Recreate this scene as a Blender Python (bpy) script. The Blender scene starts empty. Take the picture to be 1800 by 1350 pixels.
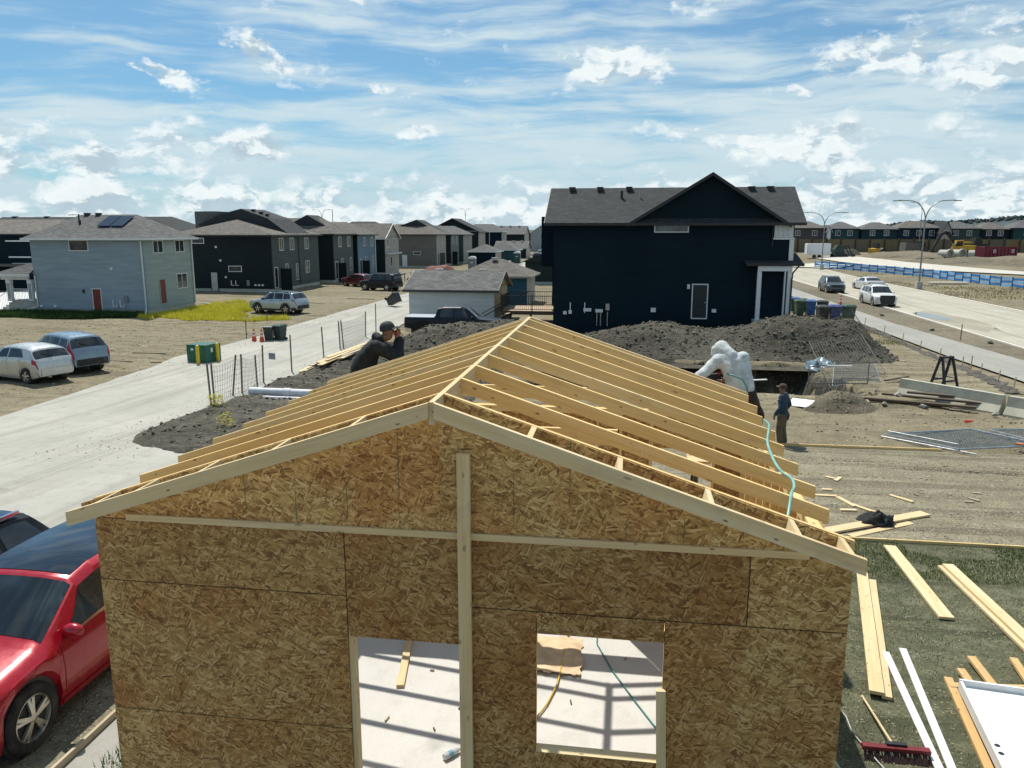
import bpy, bmesh, math, random
import numpy as np
from mathutils import Vector, Matrix, noise as mnoise
R = math.radians
PI = math.pi
scene = bpy.context.scene
col = scene.collection

# ------------------------------------------------------------------ camera, sky, sun, exposure
cam_data = bpy.data.cameras.new('camera')
cam = bpy.data.objects.new('camera', cam_data)
col.objects.link(cam)
cam.location = (0, 0, 6.3)
cam.rotation_euler = (R(90 - 11.098), 0, R(8.415))
cam_data.sensor_width = 36
cam_data.lens = 27.34
cam_data.clip_start = 0.1
cam_data.clip_end = 6000
scene.camera = cam

SUN_DIR = Vector((0.44, -0.78, 0)).normalized()          # the way shadows fall on the ground
SUN_EL = R(58)
sun_data = bpy.data.lights.new('sun', 'SUN')
sun_data.energy = 4.2
sun_data.angle = R(0.55)
sun_data.color = (1.0, 0.94, 0.84)
sun = bpy.data.objects.new('sun', sun_data)
col.objects.link(sun)
sun.rotation_euler = Vector((SUN_DIR.x * math.cos(SUN_EL), SUN_DIR.y * math.cos(SUN_EL), -math.sin(SUN_EL))).to_track_quat('-Z', 'Y').to_euler()

scene.view_settings.view_transform = 'Standard'
scene.view_settings.look = 'None'
scene.view_settings.exposure = 0.38
scene.view_settings.gamma = 1
scene.view_settings.use_curve_mapping = False
scene.render.engine = 'CYCLES'
cy = scene.cycles
cy.max_bounces = 7
cy.diffuse_bounces = 5
cy.glossy_bounces = 3
cy.transmission_bounces = 4
cy.transparent_max_bounces = 6
cy.use_denoising = True
cy.caustics_reflective = False
cy.caustics_refractive = False

world = bpy.data.worlds.new('World')
scene.world = world
world.use_nodes = True


class NT:
    """small helper for wiring nodes"""
    def __init__(s, tree):
        s.t = tree
        s.n = tree.nodes
        s.l = tree.links

    def node(s, typ, **kw):
        nd = s.n.new(typ)
        for k, v in kw.items():
            setattr(nd, k, v)
        return nd

    def put(s, sock, v):
        if v is None:
            return
        if isinstance(v, bpy.types.NodeSocket):
            s.l.new(v, sock)
        else:
            if isinstance(v, (tuple, list)) and len(v) == 3 and sock.type == 'RGBA':
                v = (*v, 1)
            sock.default_value = v

    def math(s, op, a, b=None, c=None, clamp=False):
        nd = s.node('ShaderNodeMath', operation=op, use_clamp=clamp)
        s.put(nd.inputs[0], a)
        s.put(nd.inputs[1], b)
        s.put(nd.inputs[2], c)
        return nd.outputs[0]

    def vmath(s, op, a, b=None):
        nd = s.node('ShaderNodeVectorMath', operation=op)
        s.put(nd.inputs[0], a)
        s.put(nd.inputs[1], b)
        return nd.outputs[0]

    def mix(s, fac, a, b, mode='MIX'):
        nd = s.node('ShaderNodeMix', data_type='RGBA', blend_type=mode)
        s.put(nd.inputs[0], fac)
        s.put(nd.inputs[6], a)
        s.put(nd.inputs[7], b)
        return nd.outputs[2]

    def maprange(s, v, a, b, c=0.0, d=1.0, smooth=True):
        nd = s.node('ShaderNodeMapRange', interpolation_type='SMOOTHSTEP' if smooth else 'LINEAR')
        s.put(nd.inputs[0], v)
        for i, q in enumerate((a, b, c, d)):
            s.put(nd.inputs[i + 1], q)
        return nd.outputs[0]

    def noise(s, vec, scale=5.0, detail=4.0, rough=0.55, dist=0.0, out=0):
        nd = s.node('ShaderNodeTexNoise')
        s.put(nd.inputs['Vector'], vec)
        nd.inputs['Scale'].default_value = scale
        nd.inputs['Detail'].default_value = detail
        nd.inputs['Roughness'].default_value = rough
        nd.inputs['Distortion'].default_value = dist
        return nd.outputs[out]

    def voro(s, vec, scale=5.0, feature='F1', rand=1.0, out='Distance'):
        nd = s.node('ShaderNodeTexVoronoi', feature=feature)
        s.put(nd.inputs['Vector'], vec)
        nd.inputs['Scale'].default_value = scale
        nd.inputs['Randomness'].default_value = rand
        return nd.outputs[out]

    def mapping(s, vec, loc=(0, 0, 0), rot=(0, 0, 0), sc=(1, 1, 1)):
        nd = s.node('ShaderNodeMapping')
        s.put(nd.inputs[0], vec)
        nd.inputs[1].default_value = loc
        nd.inputs[2].default_value = rot
        nd.inputs[3].default_value = sc
        return nd.outputs[0]

    def ramp(s, fac, stops):
        nd = s.node('ShaderNodeValToRGB')
        s.put(nd.inputs[0], fac)
        el = nd.color_ramp.elements
        while len(el) < len(stops):
            el.new(0.5)
        for e, (p, c) in zip(el, stops):
            e.position = p
            e.color = (*c, 1) if len(c) == 3 else c
        return nd.outputs[0]

    def bump(s, height, strength=0.3, dist=0.01, normal=None):
        nd = s.node('ShaderNodeBump')
        nd.inputs['Strength'].default_value = strength
        nd.inputs['Distance'].default_value = dist
        s.put(nd.inputs['Height'], height)
        if normal is not None:
            s.put(nd.inputs['Normal'], normal)
        return nd.outputs[0]


def build_world():
    w = NT(world.node_tree)
    for nd in list(w.n):
        w.n.remove(nd)
    out = w.node('ShaderNodeOutputWorld')
    bg = w.node('ShaderNodeBackground')
    sky = w.node('ShaderNodeTexSky')
    sky.sky_type = 'NISHITA'
    sky.sun_disc = False
    sky.sun_elevation = SUN_EL
    sky.sun_rotation = math.atan2(-SUN_DIR.x, -SUN_DIR.y)
    sky.air_density = 1.0
    sky.dust_density = 0.6
    sky.ozone_density = 2.2
    tc = w.node('ShaderNodeTexCoord').outputs['Generated']
    sep = w.node('ShaderNodeSeparateXYZ')
    w.put(sep.inputs[0], tc)
    az = w.math('ARCTAN2', sep.outputs[0], sep.outputs[1])
    el = w.math('ARCSINE', sep.outputs[2])
    cmb = w.node('ShaderNodeCombineXYZ')
    w.put(cmb.inputs[0], az)
    w.put(cmb.inputs[1], el)
    P = cmb.outputs[0]
    # thin high streaks: long in azimuth, short in elevation, a little warped
    warp = w.noise(w.mapping(P, sc=(3, 6, 1)), 1.5, 3, 0.5, out=1)
    Pw = w.vmath('ADD', P, w.vmath('MULTIPLY', w.vmath('SUBTRACT', warp, (0.5, 0.5, 0.5)), (0.16, 0.045, 0)))
    ci = w.noise(w.mapping(Pw, loc=(0.3, 0.1, 0), rot=(0, 0, R(-3)), sc=(2.2, 17, 1)), 1.6, 7, 0.58)
    ci2 = w.noise(w.mapping(Pw, loc=(4.1, 2.3, 0), rot=(0, 0, R(4)), sc=(5, 42, 1)), 1.5, 6, 0.6)
    cirrus = w.math('ADD', w.math('MULTIPLY', ci, 0.72), w.math('MULTIPLY', ci2, 0.28))
    # more veil low down, less in the upper left
    thr = w.math('ADD', w.maprange(el, 0.02, 0.22, 0.36, 0.50), w.maprange(az, -0.75, 0.1, 0.035, -0.025))
    veil = w.maprange(w.math('SUBTRACT', cirrus, thr), -0.075, 0.15, 0.0, 0.92)
    veil = w.math('MAXIMUM', veil, w.maprange(el, 0.0, 0.13, 0.38, 0.0))
    veil = w.math('MAXIMUM', veil, w.math('MULTIPLY', w.math('MULTIPLY', w.maprange(az, -0.05, 0.35, 0.0, 1.0), w.maprange(el, 0.10, 0.18, 1.0, 0.0)), w.maprange(ci, 0.36, 0.58, 0.25, 0.95)))
    skyc = w.mix(0.15, w.mix(1.0, sky.outputs[0], (0.46, 0.86, 1.05), 'MULTIPLY'), (7.0, 8.8, 9.4))
    c1 = w.mix(veil, skyc, w.mix(w.maprange(el, 0.02, 0.13, 0.0, 1.0), (6.3, 8.0, 8.9), (7.3, 8.8, 9.4)))

    # heaped clouds: fractal density, one band near the horizon plus single clouds
    Q = w.vmath('ADD', P, w.vmath('MULTIPLY', w.vmath('SUBTRACT', w.noise(w.mapping(P, sc=(14, 20, 1)), 2.0, 3, 0.5, out=1), (0.5, 0.5, 0.5)), (0.03, 0.02, 0)))

    def dens(shift):
        v = w.vmath('ADD', Q, shift)
        a = w.math('ADD', w.math('MULTIPLY', w.noise(w.mapping(v, loc=(1.7, 3.1, 0), sc=(16, 29, 1)), 1.0, 9, 0.62), 1.35), -0.175)
        b = w.voro(w.mapping(v, loc=(0.2, 0.7, 0), sc=(30, 46, 1)), 1.0, 'SMOOTH_F1')
        return w.math('SUBTRACT', a, w.math('MULTIPLY', w.math('SUBTRACT', b, 0.45), 0.17))
    d0, d1 = dens((0, 0, 0)), dens((-0.006, 0.013, 0))
    band = w.math('MULTIPLY', w.maprange(el, 0.035, 0.092, 1.0, 0.0), w.maprange(el, -0.02, 0.012, 0.6, 1.0))
    bias = w.math('ADD', w.math('MULTIPLY', band, 0.31), -0.255)
    # the right side of the picture carries a high bank of cloud
    bank = w.math('MULTIPLY', w.maprange(az, -0.05, 0.35, 0.0, 1.0), w.maprange(el, 0.085, 0.175, 1.0, 0.0))
    bias = w.math('ADD', bias, w.math('MULTIPLY', bank, 0.12))
    # (azimuth, elevation, half width, half height, gain, tilt) of single clouds
    blobs = [(-0.438, 0.199, 0.036, 0.020, 0.46, -0.45), (-0.546, 0.173, 0.026, 0.009, 0.42, -0.25), (-0.585, 0.181, 0.022, 0.004, 0.30, -0.35),
             (-0.025, 0.195, 0.060, 0.024, 0.38, 0.0), (0.268, 0.187, 0.062, 0.022, 0.38, 0.0), (0.385, 0.178, 0.065, 0.036, 0.36, 0.1),
             (0.071, 0.257, 0.032, 0.014, 0.32, 0.0), (-0.322, 0.262, 0.03, 0.012, 0.24, 0.0), (0.193, 0.157, 0.011, 0.006, 0.34, -0.2),
             (-0.705, 0.086, 0.042, 0.026, 0.36, 0.0), (-0.62, 0.076, 0.030, 0.018, 0.34, 0.0), (-0.534, 0.096, 0.055, 0.024, 0.36, 0.0),
             (-0.46, 0.095, 0.045, 0.018, 0.34, 0.0), (0.18, 0.104, 0.08, 0.020, 0.32, 0.0), (-0.292, 0.165, 0.04, 0.006, 0.28, 0.05),
             (-0.265, 0.123, 0.035, 0.009, 0.26, 0.0), (0.026, 0.122, 0.07, 0.006, 0.20, 0.0)]
    ws = w.vmath('ADD', P, w.vmath('MULTIPLY', w.vmath('SUBTRACT', w.noise(w.mapping(P, sc=(20, 26, 1)), 1.0, 5, 0.6, out=1), (0.5, 0.5, 0.5)), (0.075, 0.042, 0)))
    s2 = w.node('ShaderNodeSeparateXYZ')
    w.put(s2.inputs[0], ws)
    for (ba, be, sa, se, gain, tilt) in blobs:
        da = w.math('SUBTRACT', s2.outputs[0], ba)
        de = w.math('SUBTRACT', w.math('SUBTRACT', s2.outputs[1], be), w.math('MULTIPLY', da, tilt))
        rr = w.math('ADD', w.math('POWER', w.math('ABSOLUTE', w.math('DIVIDE', da, sa)), 2.0), w.math('POWER', w.math('ABSOLUTE', w.math('DIVIDE', de, se)), 2.0))
        bias = w.math('ADD', bias, w.math('MULTIPLY', w.maprange(rr, 0.0, 2.4, gain * 0.92, 0.0), 1.0))
    bias = w.math('MINIMUM', bias, 0.12)
    m = w.maprange(w.math('ADD', d0, bias), 0.37, 0.66, 0.0, 1.0)
    thick = w.maprange(w.math('ADD', d0, bias), 0.50, 0.80, 0.0, 1.0)
    lit = w.maprange(w.math('SUBTRACT', d0, d1), -0.11, 0.075, 0.0, 1.0)
    lit = w.math('SUBTRACT', lit, w.math('MULTIPLY', thick, 0.25))
    ccol = w.ramp(lit, [(0.0, (5.4, 6.8, 7.7)), (0.45, (7.9, 9.1, 9.6)), (0.85, (10.2, 10.9, 11.0))])
    c2 = w.mix(w.math('MULTIPLY', m, 0.96), c1, ccol)
    w.put(bg.inputs[0], c2)
    bg.inputs[1].default_value = 0.068
    w.l.new(bg.outputs[0], out.inputs[0])


build_world()

# ------------------------------------------------------------------ scene tree helpers
def tag(o, label=None, cat=None, group=None, kind=None):
    if label:
        o['label'] = label
    if cat:
        o['category'] = cat
    if group:
        o['group'] = group
    if kind:
        o['kind'] = kind
    return o


def thing(name, label, cat, loc=(0, 0, 0), rz=0.0, group=None):
    o = bpy.data.objects.new(name, None)
    o.empty_display_size = 0.2
    col.objects.link(o)
    o.location = loc
    o.rotation_euler = (0, 0, rz)
    return tag(o, label, cat, group)


def link(name, me, mat=None, parent=None, loc=None, rot=None):
    o = bpy.data.objects.new(name, me)
    col.objects.link(o)
    if mat is not None and len(me.materials) == 0:
        me.materials.append(mat)
    if parent is not None:
        o.parent = parent
    if loc is not None:
        o.location = loc
    if rot is not None:
        o.rotation_euler = rot
    return o


def copy_tree(o, parent=None):
    c = o.copy()
    col.objects.link(c)
    if parent is not None:
        c.parent = parent
    for ch in list(o.children):
        copy_tree(ch, c)
    return c


class MB:
    """collects faces; build() makes one mesh object of them"""
    def __init__(s):
        s.v = []
        s.f = []

    def quad(s, *pts):
        n = len(s.v)
        s.v += [tuple(p) for p in pts]
        s.f.append(tuple(range(n, n + len(pts))))
        return s

    def box(s, c, size, rz=0.0, m=None):
        hx, hy, hz = size[0] / 2, size[1] / 2, size[2] / 2
        ca, sa = math.cos(rz), math.sin(rz)
        n = len(s.v)
        for dz in (-hz, hz):
            for dx, dy in ((-hx, -hy), (hx, -hy), (hx, hy), (-hx, hy)):
                p = Vector((c[0] + dx * ca - dy * sa, c[1] + dx * sa + dy * ca, c[2] + dz))
                if m is not None:
                    p = m @ p
                s.v.append(tuple(p))
        for f in ((3, 2, 1, 0), (4, 5, 6, 7), (0, 1, 5, 4), (1, 2, 6, 5), (2, 3, 7, 6), (3, 0, 4, 7)):
            s.f.append(tuple(n + i for i in f))
        return s

    def span(s, x0, x1, y0, y1, z0, z1):
        return s.box(((x0 + x1) / 2, (y0 + y1) / 2, (z0 + z1) / 2), (x1 - x0, y1 - y0, z1 - z0))

    def bar(s, p0, p1, w, h, up=(0, 0, 1)):
        p0, p1 = Vector(p0), Vector(p1)
        d = (p1 - p0).normalized()
        u = Vector(up)
        side = d.cross(u)
        if side.length < 1e-4:
            side = d.cross(Vector((1, 0, 0)))
        side.normalize()
        u = side.cross(d)
        n = len(s.v)
        for p in (p0, p1):
            for a, b in ((-1, -1), (1, -1), (1, 1), (-1, 1)):
                s.v.append(tuple(p + side * (a * w / 2) + u * (b * h / 2)))
        for f in ((0, 1, 2, 3), (7, 6, 5, 4), (0, 4, 5, 1), (1, 5, 6, 2), (2, 6, 7, 3), (3, 7, 4, 0)):
            s.f.append(tuple(n + i for i in f))
        return s

    def tube(s, pts, r, n=8, cap=True):
        pts = [Vector(p) for p in pts]
        rs = r if isinstance(r, (list, tuple)) else [r] * len(pts)
        b = len(s.v)
        prev = None
        for i, p in enumerate(pts):
            d = (pts[min(i + 1, len(pts) - 1)] - pts[max(i - 1, 0)]).normalized()
            if prev is None:
                a = d.cross(Vector((0, 0, 1)))
                if a.length < 1e-3:
                    a = d.cross(Vector((1, 0, 0)))
            else:
                a = prev - d * prev.dot(d)
            a.normalize()
            prev = a
            c = d.cross(a)
            for k in range(n):
                t = 2 * PI * k / n
                s.v.append(tuple(p + a * (rs[i] * math.cos(t)) + c * (rs[i] * math.sin(t))))
        for i in range(len(pts) - 1):
            for k in range(n):
                k2 = (k + 1) % n
                s.f.append((b + i * n + k, b + i * n + k2, b + (i + 1) * n + k2, b + (i + 1) * n + k))
        if cap:
            s.f.append(tuple(b + k for k in range(n))[::-1])
            s.f.append(tuple(b + (len(pts) - 1) * n + k for k in range(n)))
        return s

    def lathe(s, prof, n=16, m=None, cap=True):
        """profile of (radius, z) turned about z"""
        b = len(s.v)
        for r, z in prof:
            for k in range(n):
                t = 2 * PI * k / n
                p = Vector((r * math.cos(t), r * math.sin(t), z))
                s.v.append(tuple(m @ p if m is not None else p))
        for i in range(len(prof) - 1):
            for k in range(n):
                k2 = (k + 1) % n
                s.f.append((b + i * n + k, b + i * n + k2, b + (i + 1) * n + k2, b + (i + 1) * n + k))
        if cap:
            s.f.append(tuple(b + k for k in range(n))[::-1])
            s.f.append(tuple(b + (len(prof) - 1) * n + k for k in range(n)))
        return s

    def prism(s, poly, y0, y1, axis='y'):
        """polygon in the other two axes pushed from y0 to y1"""
        def P(a, b, t):
            return {'y': (a, t, b), 'x': (t, a, b), 'z': (a, b, t)}[axis]
        n = len(s.v)
        k = len(poly)
        s.v += [P(a, b, y0) for a, b in poly] + [P(a, b, y1) for a, b in poly]
        s.f.append(tuple(range(n, n + k)))
        s.f.append(tuple(range(n + 2 * k - 1, n + k - 1, -1)))
        for i in range(k):
            j = (i + 1) % k
            s.f.append((n + j, n + i, n + k + i, n + k + j))
        return s

    def mesh(s, name, smooth=None, fix=True):
        me = bpy.data.meshes.new(name)
        me.from_pydata(s.v, [], s.f)
        if fix:
            bm = bmesh.new()
            bm.from_mesh(me)
            bmesh.ops.recalc_face_normals(bm, faces=bm.faces)
            bm.to_mesh(me)
            bm.free()
        if smooth is not None:
            me.polygons.foreach_set('use_smooth', [True] * len(me.polygons))
            me.set_sharp_from_angle(angle=R(smooth))
        me.update()
        return me

    def build(s, name, mat, parent=None, loc=None, smooth=None, rot=None, fix=True):
        return link(name, s.mesh(name, smooth, fix), mat, parent, loc, rot)


def board(name, p0, p1, w, t, mat, parent=None, up=(0, 0, 1), cuts=None):
    """a piece of lumber as its own object: local x runs along the grain, w is its size along up"""
    p0, p1 = Vector(p0), Vector(p1)
    d = p1 - p0
    L = d.length
    d.normalize()
    u = Vector(up)
    side = u.cross(d)
    if side.length < 1e-4:
        side = Vector((1, 0, 0)).cross(d)
    side.normalize()
    u = d.cross(side)
    mb = MB()
    if cuts is None:
        mb.box((0, 0, 0), (L, t, w))
    else:                                   # end cuts: shift of the top edge at start and end
        a, b = cuts
        mb.prism([(-L / 2, -w / 2), (L / 2, -w / 2), (L / 2 + b, w / 2), (-L / 2 + a, w / 2)], -t / 2, t / 2)
    M = Matrix((d, side, u)).transposed().to_4x4()
    M.translation = (p0 + p1) / 2 - (Vector(parent.location) if parent is not None else Vector())
    o = mb.build(name, mat, parent)
    o.matrix_local = M
    return o


def scatter(name, bv, bf, pos, scl, rz, mat, tilt=None, kind='stuff', parent=None):
    """many copies of a small shape joined in one mesh (for what nobody could count)"""
    bv = np.array(bv, float)
    n = len(pos)
    pos = np.array(pos, float)
    scl = np.array(scl, float)
    if scl.ndim == 1:
        scl = np.repeat(scl[:, None], 3, 1)
    P = bv[None] * scl[:, None, :]
    if tilt is not None:
        tx = np.array(tilt)
        c, s_ = np.cos(tx)[:, None], np.sin(tx)[:, None]
        y, z = P[..., 1].copy(), P[..., 2].copy()
        P[..., 1] = y * c - z * s_
        P[..., 2] = y * s_ + z * c
    c, s_ = np.cos(rz)[:, None], np.sin(rz)[:, None]
    x, y = P[..., 0].copy(), P[..., 1].copy()
    P[..., 0] = x * c - y * s_
    P[..., 1] = x * s_ + y * c
    P += pos[:, None, :]
    nv, k = len(bv), len(bf[0])
    F = (np.array(bf)[None] + (np.arange(n) * nv)[:, None, None]).reshape(-1)
    nf = n * len(bf)
    me = bpy.data.meshes.new(name)
    me.vertices.add(n * nv)
    me.vertices.foreach_set('co', P.reshape(-1).astype(np.float32))
    me.loops.add(nf * k)
    me.loops.foreach_set('vertex_index', F.astype(np.int32))
    me.polygons.add(nf)
    me.polygons.foreach_set('loop_start', (np.arange(nf) * k).astype(np.int32))
    me.update(calc_edges=True)
    me.shade_flat()
    o = link(name, me, mat, parent)
    o['kind'] = kind
    return o


ICO = None
def stone_shape(seed):
    bm = bmesh.new()
    bmesh.ops.create_icosphere(bm, subdivisions=0 if seed % 2 else 1, radius=1)
    rnd = random.Random(seed)
    cut = [(Vector((rnd.uniform(-1, 1), rnd.uniform(-1, 1), rnd.uniform(-1, 1))).normalized(), rnd.uniform(0.35, 0.75)) for _ in range(5)]
    v = []
    for p in bm.verts:
        q = p.co * rnd.uniform(0.8, 1.15)
        for n, d in cut:
            e = q.dot(n) - d
            if e > 0:
                q = q - n * e
        v.append(tuple(q))
    f = [tuple(x.index for x in fc.verts) for fc in bm.faces]
    bm.free()
    return v, f


STONES = [stone_shape(k) for k in (3, 4, 7, 8)]
STONE = STONES[0]
BLADE = ([(-0.5, 0, 0), (0.5, 0, 0), (0.12, 0.25, 1.0)], [(0, 1, 2)])

# ------------------------------------------------------------------ materials
MATS = {}


def newmat(name):
    m = bpy.data.materials.new(name)
    m.use_nodes = True
    w = NT(m.node_tree)
    b = [n for n in w.n if n.type == 'BSDF_PRINCIPLED'][0]
    return m, w, b


def pm(name, colr, rough=0.7, metal=0.0, var=0.18, vs=6.0, bump=0.0, bs=60.0, spec=0.4, coat=0.0, dirt=0.0, dirtcol=(0.33, 0.28, 0.2)):
    """general painted / plastic / metal surface with uneven tone"""
    if name in MATS:
        return MATS[name]
    m, w, b = newmat(name)
    oc = w.node('ShaderNodeTexCoord').outputs['Object']
    n = w.noise(oc, vs, 5, 0.6)
    lo = tuple(c * (1 - var) for c in colr)
    hi = tuple(min(1, c * (1 + var)) for c in colr)
    c = w.mix(w.maprange(n, 0.3, 0.7), lo, hi)
    if dirt > 0:
        d = w.noise(oc, vs * 0.4 + 0.6, 6, 0.65)
        c = w.mix(w.math('MULTIPLY', w.maprange(d, 0.45, 0.72), dirt), c, dirtcol)
    w.put(b.inputs['Base Color'], c)
    r = w.maprange(w.noise(oc, vs * 2.3, 4, 0.6), 0.3, 0.7, max(0.02, rough * 0.8), min(1, rough * 1.2))
    w.put(b.inputs['Roughness'], r)
    b.inputs['Metallic'].default_value = metal
    b.inputs['Specular IOR Level'].default_value = spec
    b.inputs['Coat Weight'].default_value = coat
    b.inputs['Coat Roughness'].default_value = 0.06
    if bump > 0:
        w.put(b.inputs['Normal'], w.bump(w.noise(oc, bs, 5, 0.6), bump, 0.02))
    MATS[name] = m
    return m


def wood(name, pale, warm, knots=0.7, scale=1.0):
    if name in MATS:
        return MATS[name]
    m, w, b = newmat(name)
    oc = w.node('ShaderNodeTexCoord').outputs['Object']
    oi = w.node('ShaderNodeObjectInfo')
    rnd = oi.outputs['Random']
    cmb = w.node('ShaderNodeCombineXYZ')
    for i in range(3):
        w.put(cmb.inputs[i], w.math('MULTIPLY', rnd, 37.0 + 11 * i))
    v = w.vmath('ADD', oc, cmb.outputs[0])
    wob = w.vmath('MULTIPLY', w.noise(w.mapping(v, sc=(1.2, 6, 6)), 1.0, 2, 0.5, out=1), (0.0, 0.06, 0.06))
    v2 = w.vmath('ADD', v, wob)
    grain = w.noise(w.mapping(v2, sc=(1.3 * scale, 55, 55)), 1.0, 4, 0.6)
    broad = w.noise(w.mapping(v2, sc=(0.7, 9, 9)), 1.0, 3, 0.5)
    c = w.mix(w.maprange(broad, 0.3, 0.7), pale, warm)
    c = w.mix(w.math('MULTIPLY', w.maprange(rnd, 0.0, 1.0, 0.0, 1.0, smooth=False), 0.55), c, warm)
    c = w.mix(w.math('MULTIPLY', w.math('FRACT', w.math('MULTIPLY', rnd, 7.3)), 0.22), c, tuple(q * 0.62 for q in pale))
    c = w.mix(w.math('MULTIPLY', w.maprange(grain, 0.42, 0.66), 0.26), c, tuple(q * 0.6 for q in warm))
    kn = w.voro(w.vmath('ADD', w.mapping(v, sc=(3.2, 9.0, 9.0)), w.vmath('MULTIPLY', w.noise(v, 9, 2, 0.5, out=1), (0.3, 0.3, 0.3))), 1.0)
    c = w.mix(w.math('MULTIPLY', w.maprange(kn, 0.07, 0.12, 1.0, 0.0), knots), c, (0.13, 0.06, 0.025))
    dk = w.node('ShaderNodeTexVoronoi', feature='F1')
    w.put(dk.inputs['Vector'], w.mapping(v, sc=(5.5, 14, 14)))
    dk.inputs['Scale'].default_value = 1.0
    dsp = w.node('ShaderNodeSeparateColor')
    w.put(dsp.inputs[0], dk.outputs['Color'])
    c = w.mix(w.math('MULTIPLY', w.math('GREATER_THAN', dsp.outputs[0], 0.45), w.maprange(dk.outputs['Distance'], 0.07, 0.13, 0.8, 0.0)), c, (0.10, 0.05, 0.022))
    st = w.noise(w.mapping(v, sc=(2, 2, 2)), 1.4, 5, 0.65)
    c = w.mix(w.math('MULTIPLY', w.maprange(st, 0.56, 0.75), 0.3), c, (0.30, 0.24, 0.17))
    w.put(b.inputs['Base Color'], c)
    b.inputs['Roughness'].default_value = 0.72
    b.inputs['Specular IOR Level'].default_value = 0.25
    w.put(b.inputs['Normal'], w.bump(grain, 0.25, 0.004))
    MATS[name] = m
    return m


def osb():
    if 'osb' in MATS:
        return MATS['osb']
    m, w, b = newmat('osb')
    oc = w.node('ShaderNodeTexCoord').outputs['Object']
    oi = w.node('ShaderNodeObjectInfo')
    sep = w.node('ShaderNodeSeparateXYZ')
    w.put(sep.inputs[0], oc)
    cmb = w.node('ShaderNodeCombineXYZ')
    w.put(cmb.inputs[0], w.math('ADD', sep.outputs[0], w.math('MULTIPLY', oi.outputs['Random'], 41.0)))
    w.put(cmb.inputs[1], w.math('ADD', sep.outputs[2], w.math('MULTIPLY', oi.outputs['Random'], 17.0)))
    P = cmb.outputs[0]
    wn = w.vmath('MULTIPLY', w.vmath('SUBTRACT', w.noise(P, 7.0, 3, 0.5, out=1), (0.5, 0.5, 0.5)), (0.025, 0.025, 0))
    P2 = w.vmath('ADD', P, wn)
    tone = None
    hgt = None
    for i, (ang, lx, ly, keep) in enumerate([(4, 0.22, 0.050, -1), (-20, 0.20, 0.040, 0.25), (32, 0.19, 0.038, 0.36), (-55, 0.17, 0.036, 0.52), (14, 0.19, 0.031, 0.52), (62, 0.15, 0.034, 0.60), (-36, 0.16, 0.029, 0.6), (44, 0.14, 0.024, 0.66), (-8, 0.17, 0.025, 0.64), (24, 0.13, 0.018, 0.7), (-68, 0.10, 0.017, 0.78)]):
        nd = w.node('ShaderNodeTexVoronoi', feature='F1', voronoi_dimensions='2D')
        w.put(nd.inputs['Vector'], w.mapping(P2, loc=(i * 3.3, i * 1.7, 0), rot=(0, 0, R(ang)), sc=(1, 1, 1)))
        sc = w.mapping(P2, loc=(0, 0, 0), rot=(0, 0, R(ang)))
        sc = w.mapping(sc, loc=(i * 3.3, i * 1.7, 0), sc=(1.4 / lx, 1.4 / ly, 1))
        w.put(nd.inputs['Vector'], sc)
        nd.inputs['Scale'].default_value = 1.0
        sp = w.node('ShaderNodeSeparateColor')
        w.put(sp.inputs[0], nd.outputs['Color'])
        t = w.math('SUBTRACT', sp.outputs[0], w.math('MULTIPLY', w.maprange(nd.outputs['Distance'], 0.38, 0.75), 0.55))
        if tone is None:
            tone, hgt = t, sp.outputs[2]
        else:
            k = w.math('GREATER_THAN', sp.outputs[1], keep)
            k = w.math('MULTIPLY', k, w.maprange(nd.outputs['Distance'], 0.48, 0.56, 1.0, 0.0))
            mx = w.node('ShaderNodeMix', data_type='FLOAT')
            w.put(mx.inputs[0], k)
            w.put(mx.inputs[2], tone)
            w.put(mx.inputs[3], t)
            tone = mx.outputs[0]
    fine = w.noise(w.mapping(P2, sc=(40, 160, 1)), 1.0, 4, 0.6)
    tone = w.math('ADD', tone, w.math('MULTIPLY', w.math('SUBTRACT', fine, 0.5), 0.35))
    c = w.ramp(tone, [(0.0, (0.19, 0.100, 0.036)), (0.15, (0.30, 0.170, 0.060)), (0.42, (0.42, 0.262, 0.098)), (0.72, (0.54, 0.360, 0.140)), (1.0, (0.69, 0.52, 0.26))])
    big = w.noise(P, 1.3, 4, 0.6)
    c = w.mix(w.math('MULTIPLY', w.maprange(big, 0.40, 0.66), 0.65), c, w.mix(1.0, c, (0.78, 0.52, 0.36), 'MULTIPLY'))
    # nailing marks printed or driven along the studs
    dots = w.voro(w.mapping(P, sc=(2.4, 0.8, 1)), 1.9, rand=0.9)
    c = w.mix(w.maprange(dots, 0.026, 0.042, 0.85, 0.0), c, (0.03, 0.022, 0.018))
    nx_ = w.math('ABSOLUTE', w.math('SUBTRACT', w.math('FRACT', w.math('DIVIDE', w.math('ADD', sep.outputs[0], w.math('MULTIPLY', fine, 0.02)), 0.4064)), 0.5))
    nz_ = w.math('ABSOLUTE', w.math('SUBTRACT', w.math('FRACT', w.math('DIVIDE', sep.outputs[2], 0.19)), 0.5))
    nail = w.math('MULTIPLY', w.math('LESS_THAN', nx_, 0.0085), w.math('LESS_THAN', nz_, 0.03))
    c = w.mix(w.math('MULTIPLY', nail, 0.7), c, (0.05, 0.035, 0.025))
    c = w.mix(1.0, c, oi.outputs['Color'], 'MULTIPLY')
    # the green layout lines printed on the sheet, only where the object's alpha asks for them
    lx = w.math('ABSOLUTE', w.math('SUBTRACT', w.math('FRACT', w.math('DIVIDE', sep.outputs[0], 0.4064)), 0.5))
    brk = w.maprange(w.noise(w.mapping(P, sc=(3, 2.2, 1)), 1.0, 2, 0.5), 0.44, 0.52)
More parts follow.
